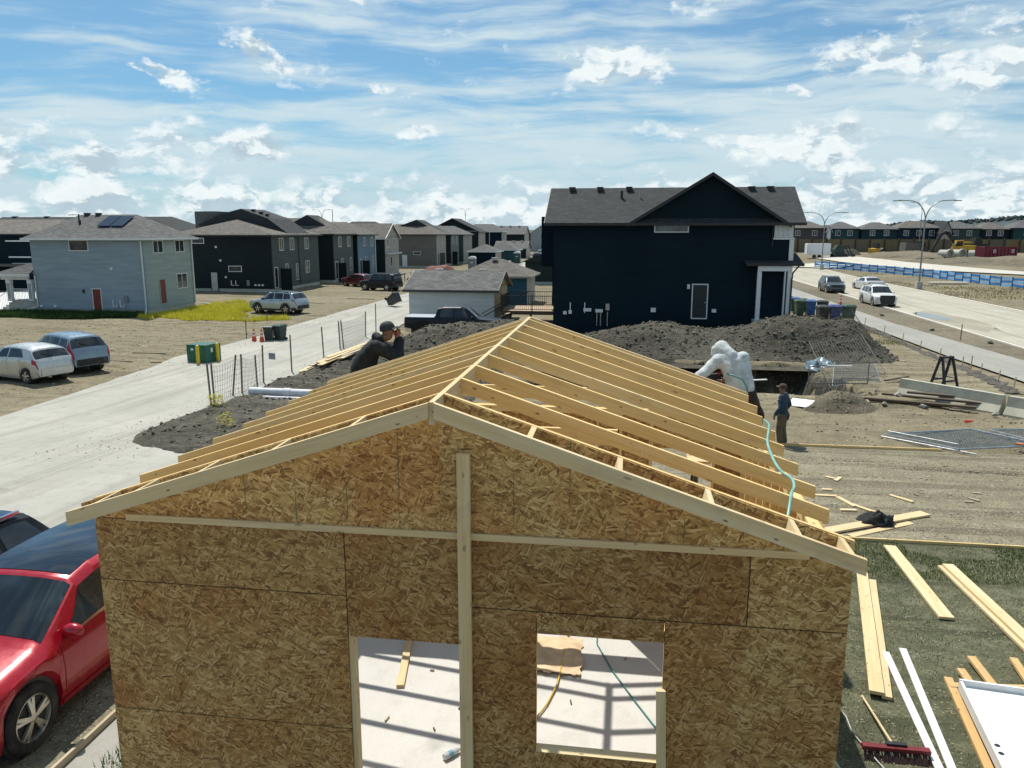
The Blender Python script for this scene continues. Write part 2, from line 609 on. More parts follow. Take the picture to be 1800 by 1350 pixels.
    ln = w.math('MULTIPLY', w.math('MULTIPLY', w.math('LESS_THAN', lx, 0.009), brk), w.math('SUBTRACT', 1.0, oi.outputs['Alpha']))
    c = w.mix(w.math('MULTIPLY', ln, 0.75), c, (0.05, 0.12, 0.07))
    w.put(b.inputs['Base Color'], c)
    b.inputs['Roughness'].default_value = 0.62
    b.inputs['Specular IOR Level'].default_value = 0.3
    w.put(b.inputs['Normal'], w.bump(w.math('ADD', tone, w.math('MULTIPLY', hgt, 0.5)), 0.35, 0.004))
    MATS['osb'] = m
    return m


def earth(name, cols, rock=0.5, bumpd=0.06, scale=1.0, grit=55.0, damp=None, wet=0.0):
    """soil or gravel: tones at several sizes, pebbles, relief"""
    if name in MATS:
        return MATS[name]
    m, w, b = newmat(name)
    P = w.node('ShaderNodeNewGeometry').outputs['Position']
    a = w.noise(P, 0.09 * scale, 5, 0.62, 0.6)
    f = w.noise(P, 1.6 * scale, 8, 0.68, 0.3)
    g = w.noise(P, grit * 0.35, 4, 0.6)
    v1 = w.node('ShaderNodeTexVoronoi', feature='F1')
    w.put(v1.inputs['Vector'], w.vmath('ADD', P, w.vmath('MULTIPLY', w.noise(P, 6, 2, 0.5, out=1), (0.1, 0.1, 0.1))))
    v1.inputs['Scale'].default_value = grit * 0.30
    v2 = w.node('ShaderNodeTexVoronoi', feature='F1')
    w.put(v2.inputs['Vector'], P)
    v2.inputs['Scale'].default_value = grit * 0.11
    s1 = w.node('ShaderNodeSeparateColor')
    w.put(s1.inputs[0], v1.outputs['Color'])
    s2 = w.node('ShaderNodeSeparateColor')
    w.put(s2.inputs[0], v2.outputs['Color'])
    mixv = w.math('ADD', w.math('MULTIPLY', a, 0.45), w.math('MULTIPLY', f, 0.55))
    c = w.ramp(w.maprange(mixv, 0.28, 0.72), [(0.0, cols[0]), (0.5, cols[1]), (1.0, cols[2])])
    # tyre tracks and scraped streaks run along the lots
    tr = w.noise(w.mapping(P, rot=(0, 0, R(4)), sc=(0.10, 1.5, 0.2)), 1.0, 5, 0.6)
    c = w.mix(w.math('MULTIPLY', w.maprange(tr, 0.50, 0.64), 0.62), c, tuple(q * 0.62 for q in cols[0]))
    c = w.mix(w.math('MULTIPLY', w.maprange(g, 0.35, 0.7), 0.35), c, tuple(q * 0.55 for q in cols[0]))
    k1 = w.math('MULTIPLY', w.maprange(v1.outputs['Distance'], 0.25, 0.5, 1.0, 0.0), w.math('GREATER_THAN', s1.outputs[1], 1 - rock))
    pc = w.mix(s1.outputs[0], tuple(q * 0.6 for q in cols[1]), tuple(min(1, q * 1.45) for q in cols[2]))
    c = w.mix(w.math('MULTIPLY', k1, 0.75), c, pc)
    k2 = w.math('MULTIPLY', w.maprange(v2.outputs['Distance'], 0.14, 0.30, 1.0, 0.0), w.math('GREATER_THAN', s2.outputs[1], 1 - rock * 0.5))
    c = w.mix(w.math('MULTIPLY', k2, 0.6), c, w.mix(s2.outputs[0], cols[0], tuple(min(1, q * 1.3) for q in cols[2])))
    rgh = 0.95
    if damp:
        d = w.noise(P, 0.5, 6, 0.6, 0.5)
        dm = w.maprange(d, damp, damp + 0.1)
        c = w.mix(w.math('MULTIPLY', dm, 0.55), c, tuple(q * 0.45 for q in cols[0]))
        rgh = w.maprange(dm, 0, 1, 0.95, 0.6)
    w.put(b.inputs['Base Color'], c)
    w.put(b.inputs['Roughness'], rgh)
    b.inputs['Specular IOR Level'].default_value = 0.2
    h = w.math('ADD', w.math('MULTIPLY', f, 0.9), w.math('ADD', w.math('MULTIPLY', k1, 0.25), w.math('MULTIPLY', k2, 0.5)))
    h = w.math('ADD', h, w.math('MULTIPLY', w.maprange(tr, 0.45, 0.7), -0.5))
    w.put(b.inputs['Normal'], w.bump(h, 0.9, bumpd))
    MATS[name] = m
    return m


def paving(name, colr, dark, dust, joints=0.0, streak=0.5):
    """worn concrete or dusty asphalt, streaked along y"""
    if name in MATS:
        return MATS[name]
    m, w, b = newmat(name)
    P = w.node('ShaderNodeNewGeometry').outputs['Position']
    a = w.noise(P, 0.22, 6, 0.65, 0.4)
    f = w.noise(P, 3.0, 7, 0.7)
    st = w.noise(w.mapping(P, sc=(1.1, 0.045, 1)), 1.0, 6, 0.62, 0.25)
    g = w.noise(P, 60, 3, 0.6)
    c = w.mix(w.maprange(a, 0.35, 0.68), colr, dust)
    c = w.mix(w.math('MULTIPLY', w.maprange(st, 0.48, 0.72), streak), c, dark)
    c = w.mix(w.math('MULTIPLY', w.maprange(f, 0.46, 0.72), 0.5), c, dark)
    tk = w.noise(w.mapping(P, rot=(0, 0, R(-2)), sc=(2.6, 0.05, 1)), 1.0, 5, 0.6, 0.3)
    c = w.mix(w.math('MULTIPLY', w.maprange(tk, 0.52, 0.68), streak * 0.7), c, tuple(q * 0.75 for q in dark))
    c = w.mix(w.math('MULTIPLY', w.maprange(g, 0.4, 0.7), 0.2), c, tuple(q * 0.5 for q in dark))
    spots = w.voro(w.vmath('ADD', P, w.vmath('MULTIPLY', w.noise(P, 2, 2, 0.5, out=1), (0.8, 0.8, 0))), 0.55)
    c = w.mix(w.math('MULTIPLY', w.maprange(spots, 0.05, 0.13, 1.0, 0.0), 0.35), c, tuple(q * 0.6 for q in dark))
    if joints > 0:
        sp = w.node('ShaderNodeSeparateXYZ')
        w.put(sp.inputs[0], P)
        j = w.math('ABSOLUTE', w.math('SUBTRACT', w.math('FRACT', w.math('DIVIDE', sp.outputs[1], joints)), 0.5))
        c = w.mix(w.math('MULTIPLY', w.math('LESS_THAN', j, 0.012), 0.6), c, tuple(q * 0.4 for q in dark))
    w.put(b.inputs['Base Color'], c)
    b.inputs['Roughness'].default_value = 0.9
    b.inputs['Specular IOR Level'].default_value = 0.25
    w.put(b.inputs['Normal'], w.bump(w.math('ADD', f, w.math('MULTIPLY', g, 0.4)), 0.25, 0.01))
    MATS[name] = m
    return m


def siding(name, colr, lap=0.13, vertical=False, rough=0.75):
    if name in MATS:
        return MATS[name]
    m, w, b = newmat(name)
    P = w.node('ShaderNodeNewGeometry').outputs['Position']
    sp = w.node('ShaderNodeSeparateXYZ')
    w.put(sp.inputs[0], P)
    if vertical:
        h = w.math('GREATER_THAN', w.math('FRACT', w.math('DIVIDE', w.math('ADD', sp.outputs[0], sp.outputs[1]), lap)), 0.86)
    else:
        h = w.math('FRACT', w.math('DIVIDE', sp.outputs[2], lap))
        h = w.math('SUBTRACT', 1.0, h)
    n = w.noise(w.mapping(P, sc=(0.5, 0.5, 5)), 1.0, 5, 0.6)
    n2 = w.noise(P, 0.25, 3, 0.5)
    c = w.mix(w.maprange(n, 0.3, 0.7), tuple(q * 0.88 for q in colr), tuple(min(1, q * 1.1) for q in colr))
    c = w.mix(w.math('MULTIPLY', w.maprange(n2, 0.35, 0.7), 0.25), c, tuple(min(1, q * 1.25 + 0.01) for q in colr))
    w.put(b.inputs['Base Color'], c)
    b.inputs['Roughness'].default_value = rough
    b.inputs['Specular IOR Level'].default_value = 0.14
    w.put(b.inputs['Normal'], w.bump(h, 0.5, 0.012))
    MATS[name] = m
    return m


def shingle(name, colr):
    if name in MATS:
        return MATS[name]
    m, w, b = newmat(name)
    P = w.node('ShaderNodeNewGeometry').outputs['Position']
    sp = w.node('ShaderNodeSeparateXYZ')
    w.put(sp.inputs[0], P)
    cm = w.node('ShaderNodeCombineXYZ')
    w.put(cm.inputs[0], w.math('ADD', sp.outputs[0], w.math('MULTIPLY', sp.outputs[1], 0.83)))
    w.put(cm.inputs[1], sp.outputs[2])
    br = w.node('ShaderNodeTexBrick')
    w.put(br.inputs['Vector'], cm.outputs[0])
    br.inputs['Scale'].default_value = 1.0
    br.inputs['Brick Width'].default_value = 0.32
    br.inputs['Row Height'].default_value = 0.068
    br.inputs['Mortar Size'].default_value = 0.006
    br.inputs['Color1'].default_value = (*[q * 0.72 for q in colr], 1)
    br.inputs['Color2'].default_value = (*[q * 1.3 for q in colr], 1)
    br.inputs['Mortar'].default_value = (*[q * 0.45 for q in colr], 1)
    n = w.noise(P, 1.1, 6, 0.65)
    c = w.mix(w.maprange(n, 0.3, 0.75), br.outputs[0], w.mix(1.0, br.outputs[0], (1.35, 1.3, 1.25), 'MULTIPLY'))
    gr = w.noise(P, 40, 2, 0.6)
    c = w.mix(w.math('MULTIPLY', w.maprange(gr, 0.4, 0.65), 0.4), c, tuple(q * 0.5 for q in colr))
    w.put(b.inputs['Base Color'], c)
    b.inputs['Roughness'].default_value = 0.88
    b.inputs['Specular IOR Level'].default_value = 0.25
    w.put(b.inputs['Normal'], w.bump(w.math('ADD', br.outputs['Fac'], gr), 0.4, 0.01))
    MATS[name] = m
    return m


def glass(name='window_glass', tint=(0.02, 0.03, 0.036), rough=0.04, spec=0.6):
    if name in MATS:
        return MATS[name]
    m, w, b = newmat(name)
    P = w.node('ShaderNodeTexCoord').outputs['Object']
    n = w.noise(P, 1.3, 3, 0.5)
    c = w.mix(w.maprange(n, 0.4, 0.65), tuple(q * 0.6 for q in tint), tuple(q * 2.0 for q in tint))
    w.put(b.inputs['Base Color'], c)
    b.inputs['Roughness'].default_value = rough
    b.inputs['Specular IOR Level'].default_value = spec
    MATS[name] = m
    return m


def blades(name, c0, c1, c2):
    if name in MATS:
        return MATS[name]
    m, w, b = newmat(name)
    P = w.node('ShaderNodeNewGeometry').outputs['Position']
    n = w.noise(P, 0.9, 5, 0.65)
    n2 = w.noise(P, 23, 2, 0.5)
    c = w.ramp(w.math('ADD', w.math('MULTIPLY', n, 0.65), w.math('MULTIPLY', n2, 0.35)), [(0.32, c0), (0.5, c1), (0.68, c2)])
    w.put(b.inputs['Base Color'], c)
    b.inputs['Roughness'].default_value = 0.7
    b.inputs['Specular IOR Level'].default_value = 0.2
    tr = w.node('ShaderNodeBsdfTranslucent')
    w.put(tr.inputs[0], c)
    mx = w.node('ShaderNodeMixShader')
    mx.inputs[0].default_value = 0.35
    out = [n_ for n_ in w.n if n_.type == 'OUTPUT_MATERIAL'][0]
    w.l.new(b.outputs[0], mx.inputs[1])
    w.l.new(tr.outputs[0], mx.inputs[2])
    w.l.new(mx.outputs[0], out.inputs[0])
    MATS[name] = m
    return m


PINE = wood('pine', (0.80, 0.645, 0.36), (0.77, 0.53, 0.21), 0.55)
PINE_PALE = wood('pine_pale', (0.72, 0.60, 0.38), (0.66, 0.50, 0.27), 0.5)
PINE_GREY = wood('pine_grey', (0.50, 0.44, 0.33), (0.42, 0.35, 0.24), 0.5)
OLDWOOD = wood('weathered_wood', (0.16, 0.12, 0.085), (0.10, 0.075, 0.055), 0.4)
WHITE = pm('white_paint', (0.70, 0.715, 0.72), 0.45, var=0.06)
TRIMW = pm('white_trim', (0.62, 0.66, 0.67), 0.5, var=0.08)
BLACK = pm('black_plastic', (0.018, 0.019, 0.021), 0.5)
RUBBER = pm('tyre_rubber', (0.02, 0.02, 0.021), 0.85, bump=0.3, bs=90, dirt=0.5, dirtcol=(0.12, 0.1, 0.075))
STEEL = pm('galvanised_steel', (0.42, 0.44, 0.45), 0.4, 0.85, dirt=0.25)
DARKSTEEL = pm('dark_steel', (0.07, 0.075, 0.08), 0.45, 0.6)
ALLOY = pm('alloy_rim', (0.62, 0.60, 0.55), 0.28, 0.8, dirt=0.3)
GLASS = glass()
CARGLASS = glass('car_glass', (0.012, 0.018, 0.022), 0.03, 0.7)
CONCRETE = pm('grey_concrete', (0.42, 0.43, 0.38), 0.9, var=0.2, bump=0.25, bs=30, dirt=0.4)

# ------------------------------------------------------------------ the lie of the land
def sm(a, b, t):
    t = np.clip((np.asarray(t, float) - a) / (b - a), 0, 1)
    return t * t * (3 - 2 * t)


def vnoise(x, y, seed=0):
    xi, yi = np.floor(x).astype(np.int64), np.floor(y).astype(np.int64)
    fx, fy = x - xi, y - yi
    fx, fy = fx * fx * (3 - 2 * fx), fy * fy * (3 - 2 * fy)

    def h(a, b):
        n = (a * 374761393 + b * 668265263 + seed * 1442695041) & 0x7fffffff
        n = ((n ^ (n >> 13)) * 1274126177) & 0x7fffffff
        return ((n ^ (n >> 16)) & 0xffff) / 65535.0
    return (h(xi, yi) * (1 - fx) + h(xi + 1, yi) * fx) * (1 - fy) + (h(xi, yi + 1) * (1 - fx) + h(xi + 1, yi + 1) * fx) * fy


def fbm(x, y, s, oct_=4, seed=0, gain=0.5):
    x, y = np.asarray(x, float), np.asarray(y, float)
    v, a, t = 0, 1.0, 0
    for i in range(oct_):
        v = v + a * (vnoise(x * s * 2 ** i + 11.3 * i, y * s * 2 ** i + 5.7 * i, seed + i) - 0.5)
        t += a
        a *= gain
    return v / t * 2


def T(x, y):
    """smooth grade of the site, without relief"""
    y = np.asarray(y, float)
    x = np.asarray(x, float)
    z = np.where(y < 9, 1.0, np.where(y < 24, 1.0 - 0.7 * (y - 9) / 15, np.where(y < 42, 0.3 - 0.3 * (y - 24) / 18, 0.0)))
    return z + 1.5 * sm(100, 185, y) * sm(15, 45, x)


def pit(x, y):
    w = 0.35 * fbm(x, y, 0.7, 3, 5)
    return 2.6 * sm(-4.2, -3.4, x + w) * (1 - sm(8.3, 9.9, x + 2 * w + 0.15 * (y - 30))) * sm(30.7, 31.3, y + w) * (1 - sm(38.0, 38.5, y + 0.6 * w))


def calm(x, y):
    """1 where the ground has been left rough, 0 under the roads and pads"""
    a = sm(-14.0, -13.2, x) * 1.0 + (1 - sm(-23.6, -22.8, x))
    a = np.clip(a, 0, 1)
    a = a * (1 - sm(15.0, 15.9, x) * (1 - sm(31.8, 33.0, x)))
    a = a * (1 - sm(-6.5, -5.6, x) * (1 - sm(22.2, 23.2, y)) * (1 - sm(15, 17, x)))
    a = a * (1 - sm(-14.4, -13.4, x) * (1 - sm(20.0, 22.0, y)))
    a = a * (1 - sm(26, 33, x) * sm(85, 110, y) * (1 - sm(160, 190, y)))
    return a


def ground_z(x, y):
    x, y = np.asarray(x, float), np.asarray(y, float)
    r = 0.13 * fbm(x, y, 0.22, 5, 1) + 0.07 * fbm(x, y, 1.1, 3, 9)
    far = 1 - 0.7 * sm(60, 140, y)
    rt = 0
    for yc, sl, am in ((24.6, 0.05, 1.0), (25.5, 0.05, 0.9), (28.9, -0.12, 0.8), (23.4, 0.0, 0.6)):
        d = (y - yc - sl * x - 0.3 * np.sin(x * 0.45 + yc)) / 0.22
        rt = rt + am * (-0.07 * np.exp(-d * d) + 0.04 * np.exp(-((np.abs(d) - 1.9) / 0.8) ** 2))
    r = r + rt * sm(1.0, 3.5, x) * (1 - sm(13, 15, x))
    for xc, sl in ((-27.5, 0.10), (-25.9, 0.10), (-31.0, -0.05), (-33.0, -0.05)):
        d = (x - xc - sl * (y - 40) - 0.4 * np.sin(y * 0.25 + xc)) / 0.5
        r = r - 0.07 * np.exp(-d * d) * sm(30, 34, y) * (1 - sm(50, 54, y))
    return T(x, y) + r * calm(x, y) * far - pit(x, y) - 0.06 * (1 - calm(x, y))


def spoil(x, y):
    """stony spoil strip between the lane and the new garage"""
    x, y = np.asarray(x, float), np.asarray(y, float)
    e = 0.5 * fbm(x, y, 0.5, 3, 21)
    m = sm(-14.4, -13.2, x + e * 0.6) * (1 - sm(-6.0, -5.0, x)) * sm(17.6, 20.4, y + e + 0.55 * (x + 12)) * (1 - sm(40, 43, y))
    h = 0.34 + 0.20 * fbm(x, y, 0.35, 4, 22) + 0.16 * fbm(x, y, 1.3, 4, 23)
    dip = 0.25 * np.exp(-(((x + 12.0) / 2.6) ** 2 + ((y - 26.4) / 0.9) ** 2))
    return m * np.maximum(h - dip, 0.06) - 0.12 * (1 - m)


def mound_big(x, y):
    w = 1.0 * fbm(x, y, 0.25, 3, 31)
    a = sm(-5.6, 1.0, x + w) * (1 - sm(11.3, 13.9, x + w)) * sm(38.4, 41.9, y + 0.3 * w) * (1 - sm(43.2, 47.8, y + w))
    crest = 1.0 + 0.34 * np.sin((x + 2.2) * 0.42) ** 2 + 0.55 * sm(3.5, 8.5, x)
    return a * (crest + 0.22 * fbm(x, y, 0.5, 5, 32)) + 0.17 * fbm(x, y, 1.6, 5, 33, 0.65) * a - 0.15 * (1 - sm(0.0, 0.05, a))


def mound_left(x, y):
    w = 0.7 * fbm(x, y, 0.3, 3, 41)
    a = sm(-14.2, -9.6, x + w) * (1 - sm(-6.0, -0.5, x + w)) * sm(35.6, 39.6, y + w) * (1 - sm(40.4, 43.4, y))
    return a * (1.55 + 0.25 * fbm(x, y, 0.5, 5, 42)) + 0.17 * fbm(x, y, 1.6, 5, 43, 0.65) * a - 0.15 * (1 - sm(0.0, 0.05, a))


def mound_small(x, y):
    r = np.sqrt(((x - 7.45) / 1.5) ** 2 + ((y - 27.9) / 1.1) ** 2)
    a = 1 - sm(0.1, 1.0, r + 0.12 * fbm(x, y, 1.2, 3, 51))
    return a * (0.62 + 0.1 * fbm(x, y, 1.5, 4, 52)) - 0.1 * (1 - sm(0, 0.05, a))


def H(x, y):
    """top of whatever earth lies at x, y"""
    g = float(ground_z(x, y))
    for fn in (spoil, mound_big, mound_left, mound_small):
        g = max(g, float(T(x, y) + fn(x, y)))
    return g


def grid_mesh(name, xs, ys, zf):
    X, Y = np.meshgrid(xs, ys)
    Z = zf(X, Y)
    nx, ny = len(xs), len(ys)
    me = bpy.data.meshes.new(name)
    V = np.stack([X, Y, Z], -1).reshape(-1, 3).astype(np.float32)
    i = np.arange(nx - 1)[None] + (np.arange(ny - 1) * nx)[:, None]
    F = np.stack([i, i + 1, i + nx + 1, i + nx], -1).reshape(-1, 4)
    me.vertices.add(len(V))
    me.vertices.foreach_set('co', V.reshape(-1))
    me.loops.add(F.size)
    me.loops.foreach_set('vertex_index', F.reshape(-1).astype(np.int32))
    me.polygons.add(len(F))
    me.polygons.foreach_set('loop_start', (np.arange(len(F)) * 4).astype(np.int32))
    me.polygons.foreach_set('use_smooth', np.ones(len(F), bool))
    me.update(calc_edges=True)
    return me


def strip(name, ys, xl, xr, off, mat, nx=10, wig=0.0, kind='structure', seed=0, zf=None):
    """a sheet between two edges given as functions of y, lying off above the grade"""
    ys = np.asarray(ys, float)
    V, F = [], []
    for j, y in enumerate(ys):
        a, b = xl(y), xr(y)
        a += wig * float(fbm(y * 1.0, 3.3, 0.45, 4, 60 + seed))
        b += wig * float(fbm(y * 1.0, 9.1, 0.45, 4, 70 + seed))
        for i in range(nx + 1):
            x = a + (b - a) * i / nx
            V.append((x, y, float(T(x, y)) + off + (zf(x, y) if zf else 0.0)))
    for j in range(len(ys) - 1):
        for i in range(nx):
            q = j * (nx + 1) + i
            F.append((q, q + 1, q + nx + 2, q + nx + 1))
    me = bpy.data.meshes.new(name)
    me.from_pydata(V, [], F)
    me.update()
    o = link(name, me, mat)
    o['kind'] = kind
    return o


EARTH = earth('bare_earth', [(0.135, 0.115, 0.074), (0.228, 0.198, 0.130), (0.315, 0.278, 0.190)], rock=0.45)
SOIL = earth('dug_soil', [(0.044, 0.041, 0.032), (0.088, 0.081, 0.063), (0.165, 0.155, 0.122)], rock=0.5, bumpd=0.12, scale=1.6, grit=34)
GRAVEL = earth('crushed_gravel', [(0.165, 0.145, 0.098), (0.265, 0.237, 0.165), (0.37, 0.338, 0.245)], rock=0.8, bumpd=0.08, grit=70)
TURF = earth('worn_turf', [(0.055, 0.062, 0.034), (0.122, 0.124, 0.075), (0.225, 0.215, 0.145)], rock=0.35, bumpd=0.05, scale=2.2, grit=80)
VERGE = earth('verge_soil', [(0.12, 0.105, 0.075), (0.19, 0.165, 0.12), (0.27, 0.24, 0.17)], rock=0.4)

xs = np.concatenate([[-2600, -1500, -900, -600, -420, -300, -220, -160, -120, -95, -75, -64], np.arange(-56, -26, 0.8), np.arange(-26, 22, 0.33), np.arange(22, 62, 0.8), [64, 70, 78, 88, 100, 120, 150, 200, 300, 450, 700, 1100, 2600]])
ys = np.concatenate([[-300, -120, -50, -20, -8], np.arange(-3, 14, 0.5), np.arange(14, 52, 0.33), np.arange(52, 100, 0.8), np.arange(100, 210, 2.5), [215, 230, 250, 290, 350, 450, 650, 1000, 1700, 3200]])
g = link('ground', grid_mesh('ground', xs, ys, ground_z), EARTH)
g['kind'] = 'structure'


def lerp(pts):
    a, b = zip(*pts)
    return lambda y: float(np.interp(y, a, b))


LANE = paving('dusty_lane', (0.37, 0.365, 0.325), (0.255, 0.245, 0.21), (0.44, 0.43, 0.385), streak=0.55)
ROAD = paving('dusty_road', (0.40, 0.378, 0.305), (0.27, 0.25, 0.195), (0.47, 0.445, 0.37), streak=0.6)
WALKWAY = paving('concrete_walk', (0.30, 0.30, 0.275), (0.22, 0.215, 0.19), (0.35, 0.345, 0.31), joints=0, streak=0.35)
SLABM = paving('new_concrete', (0.55, 0.545, 0.52), (0.44, 0.43, 0.40), (0.60, 0.59, 0.56), streak=0.2)
yl = np.concatenate([np.arange(-6, 60, 0.5), np.arange(60, 330, 2.5)])
strip('alley_road', yl, lerp([(-6, -21), (14, -20.6), (20, -19.8), (30, -21.3), (36, -22.3), (55, -22.6), (330, -23.2)]),
      lerp([(-6, -9.6), (14, -8.9), (18, -10.4), (20.5, -11.6), (25, -13.3), (39, -14.0), (50, -15.2), (60, -16.2), (130, -15.6), (330, -15.4)]), 0.0, LANE, 14, 0.28)
yr = np.concatenate([np.arange(0, 60, 1.0), np.arange(60, 420, 3.0)])
strip('main_road', yr, lambda y: 21.62, lambda y: 31.2, -0.01, ROAD, 8)
strip('sidewalk', yr, lerp([(0, 16.6), (36, 16.45), (56, 16.1), (420, 16.0)]), lerp([(0, 19.7), (40, 19.6), (57, 18.4), (420, 18.3)]), 0.03, WALKWAY, 4)
strip('dirt_verge', yr, lerp([(0, 19.7), (40, 19.6), (57, 18.4), (420, 18.3)]), lambda y: 21.44, 0.0, VERGE, 4)
for x0, x1 in ((21.44, 21.62), (31.2, 31.42)):
    mb = MB()
    for a, b in zip(yr[:-1], yr[1:]):
        za, zb = float(T(x0, a)), float(T(x0, b))
        mb.quad((x0, a, za + 0.07), (x1, a, za + 0.07), (x1, b, zb + 0.07), (x0, b, zb + 0.07))
        mb.quad((x1, a, za + 0.07), (x1, a, za - 0.1), (x1, b, zb - 0.1), (x1, b, zb + 0.07))
        mb.quad((x0, a, za - 0.1), (x0, a, za + 0.07), (x0, b, zb + 0.07), (x0, b, zb - 0.1))
    mb.build('kerb', pm('kerb_concrete', (0.62, 0.6, 0.53), 0.9, dirt=0.3))['kind'] = 'structure'


def sheet(name, poly, off, mat, n=3):
    """flat-lying sheet over an outline, draped on the grade"""
    bm = bmesh.new()
    bm.faces.new([bm.verts.new((x, y, 0)) for x, y in poly])
    bmesh.ops.triangulate(bm, faces=bm.faces[:])
    bmesh.ops.subdivide_edges(bm, edges=bm.edges[:], cuts=n, use_grid_fill=True)
    bmesh.ops.triangulate(bm, faces=bm.faces[:])
    for v in bm.verts:
        v.co.z = float(T(v.co.x, v.co.y)) + off
    bmesh.ops.recalc_face_normals(bm, faces=bm.faces)
    if sum(f.normal.z for f in bm.faces) < 0:
        bmesh.ops.reverse_faces(bm, faces=bm.faces)
    me = bpy.data.meshes.new(name)
    bm.to_mesh(me)
    bm.free()
    o = link(name, me, mat)
    o['kind'] = 'structure'
    return o


def blob(cx, cy, rx, ry, seed, n=44, amp=0.35):
    out = []
    for k in range(n):
        a = 2 * PI * k / n
        q = 1 + amp * float(fbm(math.cos(a) * 1.5 + seed, math.sin(a) * 1.5, 1.2, 4, seed))
        out.append((cx + rx * q * math.cos(a), cy + ry * q * math.sin(a)))
    return out


PALE = paving('pale_pavement', (0.52, 0.50, 0.43), (0.40, 0.38, 0.32), (0.56, 0.54, 0.48), streak=0.3)
sheet('side_road', [(36.5, 165), (43.3, 172), (49.1, 147.3), (55.6, 131.7), (59, 125), (84, 101), (78, 98), (55.4, 120.2), (43.6, 130.5), (40.4, 139.9), (38.0, 150)], 0.10, PALE, 5)
sheet('concrete_apron', [(22.0, 147), (36.5, 148), (38.5, 142), (35, 136), (32, 133.5), (31.5, 135)], 0.14, PALE, 4)
sheet('concrete_driveway', [(-62, 52), (-49.0, 55), (-49.0, 61.5), (-49, 80), (-64, 80)], 0.15, paving('driveway', (0.68, 0.68, 0.66), (0.55, 0.55, 0.52), (0.7, 0.7, 0.68), joints=3.0, streak=0.2), 4)
# garage pad, the yard beside it
def ruts(x, y):
    z = 0.0
    for yc, am in ((19.9, 1.0), (20.55, 0.8), (17.3, 0.5), (18.6, 0.45)):
        d = (y - yc - 0.25 * np.sin(x * 0.35 + yc)) / 0.13
        k = am * (0.4 + 0.6 * np.maximum(0.0, np.sin(x * 0.5 + yc * 3)))
        z = z + k * (-0.055 * np.exp(-d * d) + 0.03 * np.exp(-((np.abs(d) - 1.9) / 0.8) ** 2))
    return z + 0.018 * fbm(x, y, 1.3, 4, 91)


link('gravel_pad', grid_mesh('gravel_pad', np.arange(-4.4, 15.65, 0.2), np.arange(14.26, 21.95, 0.08), lambda x, y: T(x, y) + 0.01 + ruts(x, y)), GRAVEL)['kind'] = 'structure'
strip('lawn', np.concatenate([np.arange(3, 14, 0.5), [14.2]]), lambda y: 1.3, lambda y: 15.0, -0.005, TURF, 10)
strip('gravel_driveway', np.arange(0, 13.1, 0.5), lambda y: -8.7, lambda y: -5.56, 0.006, GRAVEL, 6)
strip('path', np.arange(0, 11, 0.5), lambda y: -5.50, lambda y: -4.0, -0.02, paving('weedy_concrete', (0.34, 0.33, 0.30), (0.22, 0.22, 0.18), (0.4, 0.39, 0.35)), 3)
sheet('puddle', blob(22.85, 63.0, 0.95, 2.6, 3), 0.004, pm('puddle_water', (0.10, 0.10, 0.09), 0.02, var=0.1, spec=1.0), 3)
sheet('damp_patch', blob(23.3, 60.5, 1.5, 6.5, 9, 60, 0.5), -0.003, paving('wet_road', (0.31, 0.285, 0.225), (0.21, 0.19, 0.145), (0.37, 0.345, 0.27)), 2)
slab = MB().span(-4.16, 1.61, 5.31, 10.32, 0.70, 1.10).build('concrete_slab', SLABM)
slab['kind'] = 'structure'


def heap(name, label, fn, xs, ys, nrock, seed, mat=SOIL, rsize=(0.025, 0.11)):
    o = link(name, grid_mesh(name, xs, ys, lambda x, y: T(x, y) + fn(x, y)), mat)
    tag(o, label, 'dirt pile')
    rnd = np.random.default_rng(seed)
    px = rnd.uniform(xs[0], xs[-1], nrock * 4)
    py = rnd.uniform(ys[0], ys[-1], nrock * 4)
    h = fn(px, py)
    k = np.where(h > 0.06)[0][:nrock]
    px, py = px[k], py[k]
    s = rsize[0] + (rsize[1] - rsize[0]) * rnd.power(0.22, len(k)) ** 1.9
    sc = np.stack([s * rnd.uniform(0.8, 1.4, len(k)), s * rnd.uniform(0.7, 1.1, len(k)), s * rnd.uniform(0.5, 0.9, len(k))], -1)
    pos = np.stack([px, py, T(px, py) + h[k] + s * 0.2], -1)
    mats_ = (earth('dark_clods', [(0.07, 0.064, 0.05), (0.12, 0.11, 0.09), (0.19, 0.178, 0.145)], rock=0.2, grit=20, scale=3), earth('stones', [(0.12, 0.11, 0.088), (0.20, 0.188, 0.15), (0.33, 0.31, 0.26)], rock=0.2, grit=20, scale=3))
    q = len(k)
    for i in range(4):
        a = slice(i * q // 4, (i + 1) * q // 4)
        n_ = len(sc[a])
        scatter('stones', STONES[i][0], STONES[i][1], pos[a], sc[a] * (1, 1, 1), rnd.uniform(0, 6.28, n_), mats_[0 if i < 2 else 1], rnd.uniform(-0.8, 0.8, n_), parent=o)
    return o


